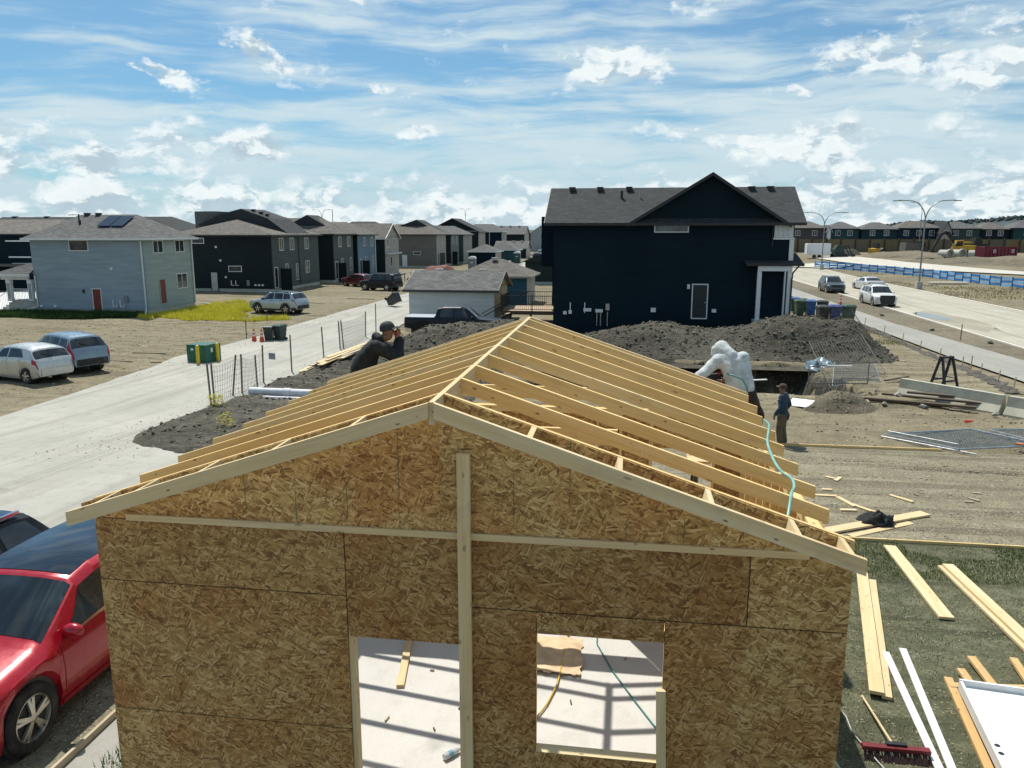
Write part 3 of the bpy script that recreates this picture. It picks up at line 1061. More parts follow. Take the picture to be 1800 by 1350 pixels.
heap('dirt_mound', 'long heap of dark stony soil between the open pit and the black house', mound_big, np.arange(-6.2, 14.8, 0.11), np.arange(37.2, 48.2, 0.14), 9000, 1, rsize=(0.02, 0.13))
heap('dirt_mound', 'dark stony soil heap in front of the black pickup truck', mound_left, np.arange(-15, 0.4, 0.12), np.arange(35, 44, 0.14), 5000, 2, rsize=(0.02, 0.12))
heap('dirt_mound', 'low strip of dark rubble and soil between the lane and the unfinished garage', spoil, np.arange(-15.2, -4.4, 0.1), np.arange(15.6, 44, 0.14), 8000, 3, rsize=(0.014, 0.10))
heap('dirt_mound', 'small rounded pile of brown soil beside a white sheet', mound_small, np.arange(5.5, 9.3, 0.12), np.arange(26.4, 29.4, 0.12), 350, 4, mat=earth('brown_soil', [(0.10, 0.085, 0.06), (0.17, 0.145, 0.105), (0.24, 0.21, 0.155)], rock=0.4, bumpd=0.08, scale=1.6, grit=40), rsize=(0.015, 0.05))

def pit_skin(x, y):
    p = pit(x, y)
    return ground_z(x, y) + np.where(p > 0.08, 0.025, -0.4) + 0.10 * fbm(x, y, 1.4, 4, 81) * (p > 0.3)


link('excavation', grid_mesh('excavation', np.arange(-5.2, 11.2, 0.14), np.arange(30.0, 39.4, 0.12), pit_skin), SOIL)['kind'] = 'structure'

# loose stones over the lots
def pebbles(name, x0, x1, y0, y1, n, s0, s1, seed, off=0.0, fn=None, mat=None):
    rnd = np.random.default_rng(seed)
    px, py = rnd.uniform(x0, x1, n), rnd.uniform(y0, y1, n)
    s = s0 + (s1 - s0) * rnd.power(0.4, n) ** 1.5
    sc = np.stack([s * rnd.uniform(0.8, 1.5, n), s * rnd.uniform(0.7, 1.1, n), s * rnd.uniform(0.5, 0.9, n)], -1)
    z = (ground_z(px, py) if fn is None else fn(px, py)) + off
    sh = STONES[seed % 4]
    return scatter(name, sh[0], sh[1], np.stack([px, py, z], -1), sc, rnd.uniform(0, 6.28, n), mat or earth('pale_stones', [(0.2, 0.18, 0.14), (0.34, 0.31, 0.25), (0.5, 0.47, 0.4)], rock=0.2, grit=20, scale=3))


pebbles('gravel', 1.7, 15.4, 14.3, 21.6, 9000, 0.011, 0.042, 11, 0.004, T)
pebbles('gravel', -8.5, -5.6, 4.0, 12, 7000, 0.008, 0.024, 12, 0.0, T)
pebbles('rubble', 3.0, 15.5, 22, 42, 3800, 0.012, 0.075, 13)
pebbles('rubble', -40, -22.5, 20, 52, 3600, 0.02, 0.08, 14)
pebbles('rubble', 31.6, 60, 60, 150, 1500, 0.04, 0.16, 15)
pebbles('rubble', -15.2, -12.4, 17, 44, 2600, 0.008, 0.045, 17, 0.0, T)
pebbles('rubble', -23.6, -20.6, 18, 70, 1500, 0.01, 0.05, 18, 0.0, T)
pebbles('rubble', -20.5, -9.5, 10, 60, 1500, 0.006, 0.022, 19, 0.0, T)
pebbles('rubble', 18.4, 21.4, 30, 70, 900, 0.012, 0.06, 16, 0.0, T)

# distant wooded rise beyond the roofs on the right, hills on the horizon
HILL = pm('wooded_hill', (0.030, 0.050, 0.052), 0.95, var=0.5, vs=0.012)


def ridge(name, az0, az1, dist, depth, hfun, n=160):
    V, F = [], []
    for i in range(n + 1):
        a = az0 + (az1 - az0) * i / n
        for k, (dd, hh) in enumerate(((0, 0.0), (0.35, 0.62), (0.7, 0.95), (1.0, 1.0), (1.3, 0.8))):
            r = dist + depth * dd
            V.append((r * math.sin(a), r * math.cos(a), hfun(a) * hh - 2))
    for i in range(n):
        for k in range(4):
            q = i * 5 + k
            F.append((q, q + 5, q + 6, q + 1))
    me = bpy.data.meshes.new(name)
    me.from_pydata(V, [], F)
    me.polygons.foreach_set('use_smooth', [True] * len(F))
    o = link(name, me, HILL)
    o['kind'] = 'structure'
    return o


def hill_h(a):
    return 14 + 40 * float(sm(0.22, 0.50, a)) + 5 * math.sin(a * 23) + 4 * math.sin(a * 61 + 1)


ridge('hills', 0.02, 0.75, 2100, 900, hill_h)
ridge('hills', -1.1, 0.06, 2600, 700, lambda a: 16 + 4 * math.sin(a * 19) + 3 * math.sin(a * 47))
rnd = np.random.default_rng(77)
n = 900
aa = rnd.uniform(0.22, 0.62, n)
dd = rnd.uniform(0.5, 1.05, n)
rr = 2100 + 900 * dd
zz = np.array([hill_h(a) for a in aa]) * np.interp(dd, [0.35, 0.7, 1.0, 1.3], [0.62, 0.95, 1.0, 0.8]) - 2
sz = rnd.uniform(3.5, 9, n)
scatter('treeline', STONE[0], STONE[1], np.stack([rr * np.sin(aa), rr * np.cos(aa), zz + sz * 0.3], -1), np.stack([sz * 1.1, sz, sz * rnd.uniform(0.7, 1.3, n)], -1), rnd.uniform(0, 6, n), pm('far_trees', (0.022, 0.040, 0.040), 0.95, var=0.4))

# ------------------------------------------------------------------ the garage being framed
def board2(name, p0, p1, w, t, mat, parent, up, shift=0.0):
    """like board() with both ends cut plumb: shift is how far the upper edge runs past the lower"""
    p0, p1 = Vector(p0), Vector(p1)
    d = p1 - p0
    L = d.length
    d.normalize()
    u = Vector(up)
    side = u.cross(d).normalized()
    u = d.cross(side)
    a = shift / 2
    mb = MB().prism([(-L / 2 - a, -w / 2), (L / 2 - a, -w / 2), (L / 2 + a, w / 2), (-L / 2 + a, w / 2)], -t / 2, t / 2)
    M = Matrix((d, side, u)).transposed().to_4x4()
    M.translation = (p0 + p1) / 2 - Vector(parent.location)
    o = mb.build(name, mat, parent)
    o.matrix_local = M
    return o


GX, GY, GZ, GM = -1.301, 5.32, 5.164, 0.3312          # ridge x, face of front wall, top of ridge, roof slope
TAIL_R, TAIL_L = 2.891, 2.844
WL, WR, BACK, FLOOR = -4.15, 1.60, 10.24, 1.10
garage = thing('unfinished_garage', 'unfinished garage with bare pine rafters and strand board walls', 'garage', (GX, 7.8, FLOOR))
rg = random.Random(5)
TH = math.atan(GM)
RD = 0.106


def rafter(name, y, side, top=GZ, tail=None, mat=None, t=0.038, sag=0.0):
    run = (TAIL_R if side > 0 else TAIL_L) if tail is None else tail
    off = RD / 2 / math.cos(TH)
    p0 = (GX + side * 0.019, y, top - GM * 0.019 - off)
    p1 = (GX + side * run, y + sag, top - GM * run - off)
    return board2(name, p0, p1, RD, t, mat or PINE, garage, (0, 0, 1), -math.tan(TH) * RD)


for i in range(9):
    y = GY + 0.019 + i * 0.6096 + (0.011 if i == 0 else 0)
    for s in (-1, 1):
        rafter('rafter', y, s, tail=(TAIL_R if s > 0 else TAIL_L) + rg.uniform(-0.02, 0.02), sag=rg.uniform(-0.015, 0.015))
for s in (-1, 1):
    rafter('barge_rafter', GY - 0.307 + 0.019, s, mat=PINE_PALE)
    rafter('barge_rafter', BACK + 0.24, s, mat=PINE_PALE, tail=TAIL_R + 0.03)
board2('ridge_board', (GX, GY - 0.29, GZ - 0.084), (GX, BACK + 0.25, GZ - 0.084), 0.160, 0.038, PINE_PALE, garage, (0, 0, 1))
for x in (-0.64, -0.03, 0.58, 1.15, 1.49):
    board2('lookout', (x, GY - 0.267, GZ - GM * abs(x - GX) - 0.046), (x, GY + 0.01, GZ - GM * abs(x - GX) - 0.046), 0.085, 0.038, PINE_PALE, garage, (GM, 0, 1))
for x in (-1.87, -2.46, -3.04, -3.56, -3.90):
    board2('lookout', (x, GY - 0.267, GZ - GM * abs(x - GX) - 0.046), (x, GY + 0.01, GZ - GM * abs(x - GX) - 0.046), 0.085, 0.038, PINE_PALE, garage, (-GM, 0, 1))
for i in (2, 5):                                    # collar ties low between pairs of rafters
    y = GY + 0.06 + i * 0.6096
    board2('collar_tie', (GX - 1.25, y, GZ - 0.62), (GX + 1.25, y, GZ - 0.62), 0.14, 0.038, PINE, garage, (0, 0, 1))

OSB = osb()


def osb_sheet(x0, x1, z0, z1, y=GY, face='front', tint=1.0, lines=False, warm=0.0):
    """a sheet of strand board with a gap left round it; local x runs along the wall, local z up"""
    g = 0.0016
    t = 0.011
    hx, hz, c = (x1 - x0) / 2 - g, (z1 - z0) / 2 - g, 0.0025
    mb = MB()
    for q, yy in ((c, 0.0), (0.0, 0.003), (0.0, t)):
        mb.v += [(-hx + q, yy, -hz + q), (hx - q, yy, -hz + q), (hx - q, yy, hz - q), (-hx + q, yy, hz - q)]
    mb.f = [(0, 1, 2, 3), (11, 10, 9, 8)] + [(r_ + k, r_ + (k + 1) % 4, r_ + 4 + (k + 1) % 4, r_ + 4 + k) for r_ in (0, 4) for k in range(4)]
    o = mb.build('osb_sheet', OSB, garage)
    if face == 'front':
        o.location = Vector(((x0 + x1) / 2, y, (z0 + z1) / 2)) - garage.location
    else:
        o.location = Vector((y, (x0 + x1) / 2, (z0 + z1) / 2)) - garage.location
        o.rotation_euler = (0, 0, R(-90 if face == 'left' else 90))
    o.color = (tint, tint * (1 - 0.25 * warm), tint * (1 - 0.45 * warm), 0.0 if lines else 1.0)
    return o


def osb_poly(poly, tint, warm=0.0):
    cx = sum(p[0] for p in poly) / len(poly)
    cz = sum(p[1] for p in poly) / len(poly)
    o = MB().prism([(x - cx, z - cz) for x, z in poly], 0, 0.011).build('osb_sheet', OSB, garage, (Vector((cx, GY, cz)) - garage.location))
    o.color = (tint, tint * (1 - 0.25 * warm), tint * (1 - 0.45 * warm), 0.0)
    return o


def roofz(x):
    return GZ - GM * abs(x - GX) - 0.008


ZT = 4.075
osb_poly([(WL + 0.02, ZT), (-1.325, ZT), (-1.325, roofz(-1.325)), (WL - 0.1, roofz(WL - 0.1)), (WL - 0.1, 4.15)], 1.16, 0.08)
osb_poly([(-1.321, ZT), (1.56, ZT), (1.56, roofz(1.56)), (GX, roofz(GX)), (-1.321, roofz(-1.321))], 1.05)
for x0, x1, z0, z1, t, wm in ((WL, -2.08, 3.545, 4.07, 0.90, 0.26), (WL, -2.08, 2.40, 3.541, 0.98, 0.16), (WL, -2.08, 1.02, 2.396, 1.04, 0.12),
                              (-2.076, -1.13, 3.205, 4.07, 0.88, 0.28), (-1.126, 0.908, 3.525, 4.07, 0.84, 0.10), (0.912, WR, 3.525, 4.07, 1.04, 0.0),
                              (-1.126, -0.605, 1.02, 3.52, 0.88, 0.12), (-0.60, 0.335, 3.345, 3.52, 0.86, 0.15), (0.34, WR, 1.02, 3.52, 0.97, 0.04), (-0.60, 0.336, 1.02, 2.355, 0.92, 0.1)):
    osb_sheet(x0, x1, z0, z1, tint=t * 0.9, warm=wm)
SEAM_DARK = pm('dark_seam_block', (0.10, 0.065, 0.035), 0.9)  # added strips behind the seams: stop sunlight showing through, keep seams dark
for x0, x1, z0, z1 in ((WL + 0.02, WR - 0.02, 4.03, 4.11), (WL + 0.02, -2.08, 3.50, 3.58), (WL + 0.02, -2.08, 2.36, 2.44), (-1.12, WR - 0.02, 3.50, 3.545), (-2.10, -2.055, 3.21, 4.028), (-2.12, -2.081, 1.05, 3.21), (-1.125, -1.1, 3.545, 4.028), (0.89, 0.93, 3.545, 4.028), (0.338, 0.36, 1.05, 3.498), (-0.62, -0.603, 1.05, 3.485), (-0.6, 0.335, 2.30, 2.352)):
    MB().span(x0 - garage.location.x, x1 - garage.location.x, GY + 0.0112 - garage.location.y, GY + 0.0138 - garage.location.y, z0 - FLOOR, z1 - FLOOR).build('seam_light_block', SEAM_DARK, garage)
for a, b in ((GY + 0.012, 7.74), (7.745, 8.9), (8.905, BACK + 0.011)):
    for z0, z1 in ((1.02, 2.42), (2.425, 3.45), (3.455, 4.0)):
        osb_sheet(a, b, z0, z1, y=WR, face='right', tint=rg.uniform(0.9, 1.1))
for a, b, z0, z1 in ((GY + 0.012, 6.1, 1.02, 4.0), (6.105, 9.5, 3.4, 4.0), (9.505, BACK + 0.011, 1.02, 4.0)):
    osb_sheet(a, b, z0, z1, y=WL, face='left', tint=rg.uniform(0.9, 1.1))
for x0, x1, z0, z1 in ((WL + 0.012, -1.7, 1.02, 4.0), (-1.695, -0.35, 1.02, 2.3), (-1.695, -0.35, 3.45, 4.0), (-0.345, 0.35, 1.02, 4.0), (0.355, 1.2, 1.02, 2.3), (0.355, 1.2, 3.45, 4.0), (1.205, WR - 0.012, 1.02, 4.0)):
    osb_sheet(x0, x1, z0, z1, y=BACK, tint=rg.uniform(0.9, 1.1))
# studs and plates
FZ = 3.91
fy = GY + 0.0145 + 0.045


def stud(x, y, z0, z1, rz=0.0, w=0.038, d=0.089, mat=PINE):
    return board2('stud', (x, y, z0), (x, y, z1), w if rz else d, d if rz else w, mat, garage, (0, 1, 0))


for x in (-4.12, -3.72, -3.31, -2.91, -2.5, -2.10, -1.13, -0.88, -0.625, 0.36, 0.75, 1.15, 1.56):
    stud(x, fy, 1.14, FZ)
board2('jack_stud', (-2.06, fy, 1.14), (-2.06, fy, 3.20), 0.089, 0.036, PINE_PALE, garage, (0, 1, 0))
board2('jack_stud', (-1.165, fy, 1.14), (-1.165, fy, 3.20), 0.089, 0.036, PINE_PALE, garage, (0, 1, 0))
board2('header', (-2.08, fy, 3.26), (-1.15, fy, 3.26), 0.10, 0.085, PINE, garage, (0, 0, 1))
board2('header', (-0.605, fy, 3.39), (0.34, fy, 3.39), 0.085, 0.085, PINE, garage, (0, 0, 1))
board2('window_sill', (-0.605, fy - 0.006, 2.337), (0.34, fy - 0.006, 2.337), 0.038, 0.102, PINE_PALE, garage, (0, 0, 1))
for z in (1.12, 3.93, 3.97):
    m_ = PINE_PALE if z == 1.12 else PINE
    segs = ((WL + 0.012, -2.08), (-1.15, WR - 0.012)) if z == 1.12 else ((WL + 0.012, WR - 0.012),)
    for a, b in segs:
        board2('plate', (a, fy, z), (b, fy, z), 0.038, 0.089, m_, garage, (0, 0, 1))
    board2('plate', (WL + 0.012, BACK - 0.045, z), (WR - 0.012, BACK - 0.045, z), 0.038, 0.089, m_, garage, (0, 0, 1))
    board2('plate', (WR - 0.057, GY + 0.11, z), (WR - 0.057, BACK - 0.09, z), 0.038, 0.089, m_, garage, (0, 0, 1))
    if z > 2:
        board2('plate', (WL + 0.057, GY + 0.11, z), (WL + 0.057, BACK - 0.09, z), 0.038, 0.089, m_, garage, (0, 0, 1))
y = GY + 0.5
while y < BACK - 0.2:
    stud(WR - 0.057, y, 1.14, FZ, rz=1)
    if y < 6.1 or y > 9.5:
        stud(WL + 0.057, y, 1.14, FZ, rz=1)
    y += 0.4064
for x in np.arange(WL + 0.05, WR, 0.4064):
    if not (-1.65 < x < -0.38 or 0.4 < x < 1.16):
        stud(float(x), BACK - 0.045, 1.14, FZ)
board2('brace', (-3.6, BACK - 0.12, 3.8), (-2.2, BACK - 0.12, 1.25), 0.089, 0.038, PINE_PALE, garage, (1, 0, 0.5))
board2('brace', (1.46, 6.2, 3.7), (1.46, 7.9, 1.5), 0.089, 0.038, PINE_PALE, garage, (0, 1, 0.8))
# strip under the gable, post and leaning piece on the face of the wall
board2('trim_strip', (-3.86, GY - 0.012, 4.092), (1.30, GY - 0.012, 4.092), 0.050, 0.019, PINE_PALE, garage, (0, 0, 1))
board2('support_post', (-1.135, GY - 0.042, 0.95), (-1.135, GY - 0.042, 4.735), 0.038, 0.096, PINE_PALE, garage, (0, 1, 0))
board2('leaning_stud', (0.40, GY - 0.03, 1.0), (0.325, GY - 0.022, 2.98), 0.038, 0.07, PINE_PALE, garage, (0, 1, 0))
# thin pale strips near the tails and half way up, on every rafter's near face
markm = pm('pale_mark_paint', (0.70, 0.555, 0.32), 0.6)
for i in range(1, 9):
    for dist, n_, hh in ((2.52, 6, 0.05), (1.45, 4, 0.035)):
        y = GY + i * 0.6096 - 0.0006
        mb = MB()
        for k in range(n_):
            cx = k * 0.034
            mb.box((cx, 0, -0.02 * (k % 2)), (0.013, 0.003, hh))
        x = GX + dist
        mb.build('pale_mark', markm, garage, Vector((x, y, GZ - GM * dist - 0.066 - 0.006 * (i % 2))) - garage.location)

# ------------------------------------------------------------------ houses
def opening(root, kind, face, plane, c, z, w, h, mats=None, trim=None, mull=None):
    """window or door set in a wall; face 's' looks to -y, 'e' to +x; plane is the wall's outer coordinate"""
    L = root.location

    def P(a, out, zz):
        return (a - L.x, plane - out - L.y, zz - L.z) if face == 's' else (plane + out - L.x, a - L.y, zz - L.z)

    def bx(mb, a0, a1, o0, o1, z0, z1):
        p, q = P(a0, o0, z0), P(a1, o1, z1)
        mb.span(min(p[0], q[0]), max(p[0], q[0]), min(p[1], q[1]), max(p[1], q[1]), z0 - L.z, z1 - L.z)
    trim = trim or TRIMW
    f = 0.07 if w > 0.7 else 0.055
    mb = MB()
    a0, a1, z0, z1 = c - w / 2, c + w / 2, z - h / 2, z + h / 2
    for q in ((a0, a1, z1 - f, z1), (a0, a1, z0, z0 + f), (a0, a0 + f, z0 + f, z1 - f), (a1 - f, a1, z0 + f, z1 - f)):
        bx(mb, q[0], q[1], -0.02, 0.045, q[2], q[3])
    fr = mb.build('window' if kind == 'window' else 'door', trim, root)
    if kind == 'window':
        mb = MB()
        bx(mb, a0 + f, a1 - f, -0.02, 0.012, z0 + f, z1 - f)
        mb.build('pane', mats or GLASS, fr)
        if mull or (mull is None and w > 0.8 and w < 1.6):
            mb = MB()
            bx(mb, c - 0.028, c + 0.028, 0.0125, 0.038, z0 + f, z1 - f)
            mb.build('mullion', trim, fr)
    else:
        mb = MB()
        bx(mb, a0 + f, a1 - f, -0.02, 0.02, z0 + f * 0.4, z1 - f)
        mb.build('door_leaf', mats or WHITE, fr)
        mb = MB()
        bx(mb, a1 - f - 0.13, a1 - f - 0.07, 0.021, 0.06, z0 + h * 0.46, z0 + h * 0.46 + 0.06)
        mb.build('handle', STEEL, fr)
    return fr


def hip_roof(root, x0, x1, y0, y1, ez, rise, axis, inset, mat, fascia, oh=0.42, parent=None):
    L = Vector(root.location) if parent is None else Vector(root.location)
    X0, X1, Y0, Y1 = x0 - oh, x1 + oh, y0 - oh, y1 + oh
    if axis == 'x':
        a, b = (X0 + inset[0], (Y0 + Y1) / 2, ez + rise), (X1 - inset[1], (Y0 + Y1) / 2, ez + rise)
    else:
        a, b = ((X0 + X1) / 2, Y0 + inset[0], ez + rise), ((X0 + X1) / 2, Y1 - inset[1], ez + rise)
    e = [(X0, Y0, ez), (X1, Y0, ez), (X1, Y1, ez), (X0, Y1, ez)]
    mb = MB()
    q = [tuple(Vector(p) - L) for p in e + [a, b]]
    mb.v = q
    if axis == 'x':
        mb.f = [(0, 1, 5, 4), (1, 2, 5), (2, 3, 4, 5), (3, 0, 4), (3, 2, 1, 0)]
    else:
        mb.f = [(0, 1, 4), (1, 2, 5, 4), (2, 3, 5), (3, 0, 4, 5), (3, 2, 1, 0)]
    rf = mb.build('roof', mat, parent or root)
    mb = MB()
    t = 0.03
    for p, s in (((X0 + X1) / 2, 0), ((X0 + X1) / 2, 1)):
        yy = Y0 - t / 2 if s == 0 else Y1 + t / 2
        mb.box((p - L.x, yy - L.y, ez - 0.055 - L.z), (X1 - X0 + 2 * t, t, 0.15))
    for xx in (X0 - t / 2, X1 + t / 2):
        mb.box((xx - L.x, (Y0 + Y1) / 2 - L.y, ez - 0.055 - L.z), (t, Y1 - Y0, 0.15))
    mb.build('fascia', fascia, rf)
    return rf


def gable_roof(root, x0, x1, y0, y1, ez, rise, axis, mat, fascia, wall, oh=0.35, end_oh=0.3, t=0.16):
    """pitched roof with its ridge along axis; closes the gable ends with wall"""
    L = Vector(root.location)
    if axis == 'x':
        m, hw, e0, e1 = (y0 + y1) / 2, (y1 - y0) / 2, x0, x1
    else:
        m, hw, e0, e1 = (x0 + x1) / 2, (x1 - x0) / 2, y0, y1
    sl = rise / hw
    lo = ez - sl * oh
    prof = [(m - hw - oh, lo), (m, ez + rise), (m + hw + oh, lo), (m + hw + oh, lo - 0.03), (m, ez + rise - t), (m - hw - oh, lo - 0.03)]
    mb = MB()
    off = (L.y if axis == 'x' else L.x)
    o2 = (L.x if axis == 'x' else L.y)
    pr = [(a - off, z - L.z) for a, z in prof]
    ax = 'x' if axis == 'x' else 'y'
    mb.prism(pr, e0 - end_oh - o2, e1 + end_oh - o2, ax)
    rf = mb.build('roof', mat, root)
    mb = MB()
    for e in (e0 - end_oh - 0.03, e1 + end_oh):
        for s in (-1, 1):
            pp = [(m - off, ez + rise - L.z), (m + s * (hw + oh) - off, lo - L.z), (m + s * (hw + oh) - off, lo - 0.16 - L.z), (m - off, ez + rise - 0.18 - L.z)]
            mb.prism(pp, e - o2, e + 0.03 - o2, ax)
    for s in (-1, 1):
        a = m + s * (hw + oh)
        if axis == 'x':
            mb.box(((e0 + e1) / 2 - L.x, a + s * 0.02 - L.y, lo - 0.09 - L.z), (e1 - e0 + 2 * end_oh, 0.03, 0.15))
        else:
            mb.box((a + s * 0.02 - L.x, (e0 + e1) / 2 - L.y, lo - 0.09 - L.z), (0.03, e1 - e0 + 2 * end_oh, 0.15))
    mb.build('fascia', fascia, rf)
    mb = MB()
    mb.prism([(m - hw - off, ez - L.z), (m + hw - off, ez - L.z), (m - off, ez + rise - t - L.z)], e0 - o2, e1 - o2, ax)
    mb.build('gable_wall', wall, root)
    return rf


def walls(root, x0, x1, y0, y1, z0, z1, ms, me, mo=None):
    """four wall slabs, butted at the corners: s and e faces may differ in colour"""
    L = root.location
    t = 0.2
    for (a, b, c, d, m) in ((x0, x1, y0, y0 + t, ms), (x1 - t, x1, y0 + t, y1 - t, me), (x0, x1, y1 - t, y1, mo or me), (x0, x0 + t, y0 + t, y1 - t, mo or ms)):
        MB().span(a - L.x, b - L.x, c - L.y, d - L.y, z0 - L.z, z1 - L.z).build('wall', m, root)


def house(label, x0, x1, y0, y1, zb, eave, ms, me=None, group=None, cat='house', name='house', found=0.35):
    r = thing(name, label, cat, ((x0 + x1) / 2, (y0 + y1) / 2, zb), 0, group)
    walls(r, x0, x1, y0, y1, zb + found, eave, ms, me or ms)
    MB().span(x0 + 0.03 - r.location.x, x1 - 0.03 - r.location.x, y0 + 0.03 - r.location.y, y1 - 0.03 - r.location.y, -0.9, found + 0.05).build('foundation', ms if ms.name == 'navy_siding' else CONCRETE, r)
    return r


def roof_vent(rf, root, x, y, z, mat=BLACK, s=0.34):
    L = root.location
    return MB().box((x - L.x, y - L.y, z - L.z), (s, s, 0.2)).box((x - L.x, y - L.y, z + 0.12 - L.z), (s * 1.25, s * 1.25, 0.05)).build('roof_vent', mat, rf)


def pipe(root, parent, pts, r, mat, name='downspout', n=6):
    L = Vector(root.location)
    return MB().tube([Vector(p) - L for p in pts], r, n).build(name, mat, parent, smooth=40)


def wallbox(root, x, y, z, sx, sy, sz, mat, name='meter_box'):
    L = root.location
    return MB().box((x - L.x, y - L.y, z - L.z), (sx, sy, sz)).build(name, mat, root)


SH_GREY = shingle('grey_shingles', (0.115, 0.12, 0.122))
SH_BROWN = shingle('brown_grey_shingles', (0.13, 0.122, 0.112))
SH_BLACK = shingle('charcoal_shingles', (0.040, 0.047, 0.052))
S_BLUE = siding('pale_blue_siding', (0.26, 0.33, 0.38))
S_SKYLIT = siding('skylit_sage_siding', (0.30, 0.36, 0.355))  # the rear wall's lighter, greener light is put into this siding colour
S_BLACK = siding('black_siding', (0.013, 0.021, 0.025))
S_MOSS = siding('dark_moss_siding', (0.085, 0.105, 0.10))
S_NAVY = siding('navy_siding', (0.0030, 0.0135, 0.0215))
S_STEEL = siding('steel_blue_siding', (0.13, 0.20, 0.27))
S_TAUPE = siding('taupe_siding', (0.155, 0.145, 0.135))
S_BEIGE = siding('beige_siding', (0.34, 0.325, 0.295))
S_TEAL = siding('teal_siding', (0.03, 0.075, 0.085))
S_GREEN = siding('deep_green_siding', (0.045, 0.075, 0.07))
S_WHITE = siding('white_siding', (0.50, 0.53, 0.54))
S_CREAM = siding('cream_boards', (0.46, 0.43, 0.33), lap=0.3, vertical=True)
S_BROWN = siding('plum_brown_siding', (0.085, 0.075, 0.08))
REDDOOR = pm('red_door_paint', (0.18, 0.028, 0.022), 0.5)
GREYDOOR = pm('grey_door_paint', (0.42, 0.42, 0.41), 0.5)
BLKTRIM = pm('black_trim', (0.02, 0.024, 0.028), 0.5)
DKFASCIA = pm('dark_fascia', (0.045, 0.05, 0.052), 0.5)

# pale blue house at the left end of the lane
h = house('pale blue two-storey house with solar panels on its grey hip roof', -46.0, -36.5, 55.2, 61.9, 0, 5.72, S_BLUE, S_SKYLIT)
rf = hip_roof(h, -46.0, -36.5, 55.2, 61.9, 5.78, 1.85, 'x', (2.6, 2.9), SH_GREY, WHITE)
opening(h, 'window', 's', 55.2, -41.86, 5.24, 1.65, 0.86, mull=False)
opening(h, 'door', 's', 55.2, -40.72, 0.95, 0.8, 2.06, REDDOOR)
opening(h, 'window', 'e', -36.5, 57.1, 5.12, 1.35, 1.0)
opening(h, 'window', 'e', -36.5, 60.1, 5.12, 1.35, 1.0)
opening(h, 'window', 'e', -36.5, 60.1, 2.3, 1.55, 1.24)
opening(h, 'door', 'e', -36.5, 57.3, 1.63, 0.85, 2.0, REDDOOR, trim=S_SKYLIT)
for x, y, z in ((-39.28, 55.18, 3.5), (-44.4, 55.18, 0.55), (-45.6, 55.18, 0.55)):
    wallbox(h, x, y, z, 0.2, 0.08, 0.18, WHITE, 'vent_cover')
wallbox(h, -41.8, 55.14, 1.75, 0.14, 0.1, 0.26, BLACK, 'wall_lamp')
wallbox(h, -38.24, 55.12, 1.2, 0.3, 0.14, 0.5, pm('meter_grey', (0.2, 0.24, 0.26), 0.5), 'meter_box')
for x in (-39.35, -38.75):
    pipe(h, h, [(x, 55.1, 1.1), (x, 55.1, 0.55), (x + 0.28, 55.1, 0.55), (x + 0.28, 55.1, 0.75)], 0.05, WHITE, 'vent_pipe')
pipe(h, h, [(-36.62, 55.12, 5.6), (-36.62, 55.12, 0.4), (-36.2, 54.3, 0.15)], 0.06, TRIMW)
pipe(h, h, [(-36.40, 61.75, 5.6), (-36.40, 61.75, 0.4), (-35.2, 62.0, 0.2)], 0.06, TRIMW)
pipe(h, h, [(-45.85, 55.12, 2.9), (-45.85, 55.12, 0.5), (-47.4, 54.9, 0.1)], 0.06, TRIMW)
for k in range(2):
    x = -40.55 + k * 1.13
    mb = MB()
    L = h.location
    sl = 1.85 / 3.77
    for (a, b, o) in ((x - 0.53, x + 0.53, 0.10),):
        y0_, y1_ = 56.45, 58.05
        z0_, z1_ = 5.78 + (y0_ - 54.78) * sl + o, 5.78 + (y1_ - 54.78) * sl + o
        n_ = Vector((0, -sl, 1)).normalized() * 0.04
        p = [Vector((a, y0_, z0_)), Vector((b, y0_, z0_)), Vector((b, y1_, z1_)), Vector((a, y1_, z1_))]
        mb.v = [tuple(q - Vector(L)) for q in p] + [tuple(q + n_ - Vector(L)) for q in p]
        mb.f = [(0, 1, 2, 3), (4, 5, 6, 7), (0, 1, 5, 4), (1, 2, 6, 5), (2, 3, 7, 6), (3, 0, 4, 7)]
    mb.build('solar_panel', pm('solar_cell', (0.012, 0.022, 0.045), 0.12, var=0.3, vs=3), rf)
for x in (-43.3, -42.3):
    roof_vent(rf, h, x, 58.5, 7.62)
pipe(h, rf, [(-43.4, 57.6, 7.0), (-43.4, 57.6, 7.65)], 0.06, BLACK, 'vent_stack')
pipe(h, rf, [(-42.9, 57.0, 6.8), (-42.9, 57.0, 7.15)], 0.09, BLACK, 'vent_stack')
# porch on its street side
pr = thing('porch', 'white columned entrance porch with concrete steps at the side of the pale blue house', 'porch', (-47.3, 56.6, 0))
MB().span(-0.95, 1.25, -1.3, 1.0, 0.0, 0.95).build('landing', CONCRETE, pr)
for k in range(5):
    MB().span(-1.25 - 0.3 * k, -0.95 - 0.3 * k, -1.3, 0.6, -0.1, 0.78 - 0.18 * k).build('step', WHITE if k % 2 else CONCRETE, pr)
mb = MB()
mb.v = [(-1.9, -1.9, 3.05), (1.3, -1.9, 3.05), (1.3, 1.3, 3.05), (-1.9, 1.3, 3.05), (0.4, -0.6, 3.85), (1.3, -0.6, 3.85), (1.3, 0.3, 3.85), (0.4, 0.3, 3.85)]
mb.f = [(0, 1, 5, 4), (1, 2, 6, 5), (2, 3, 7, 6), (3, 0, 4, 7), (4, 5, 6, 7), (3, 2, 1, 0)]
mb.build('porch_roof', SH_GREY, pr)
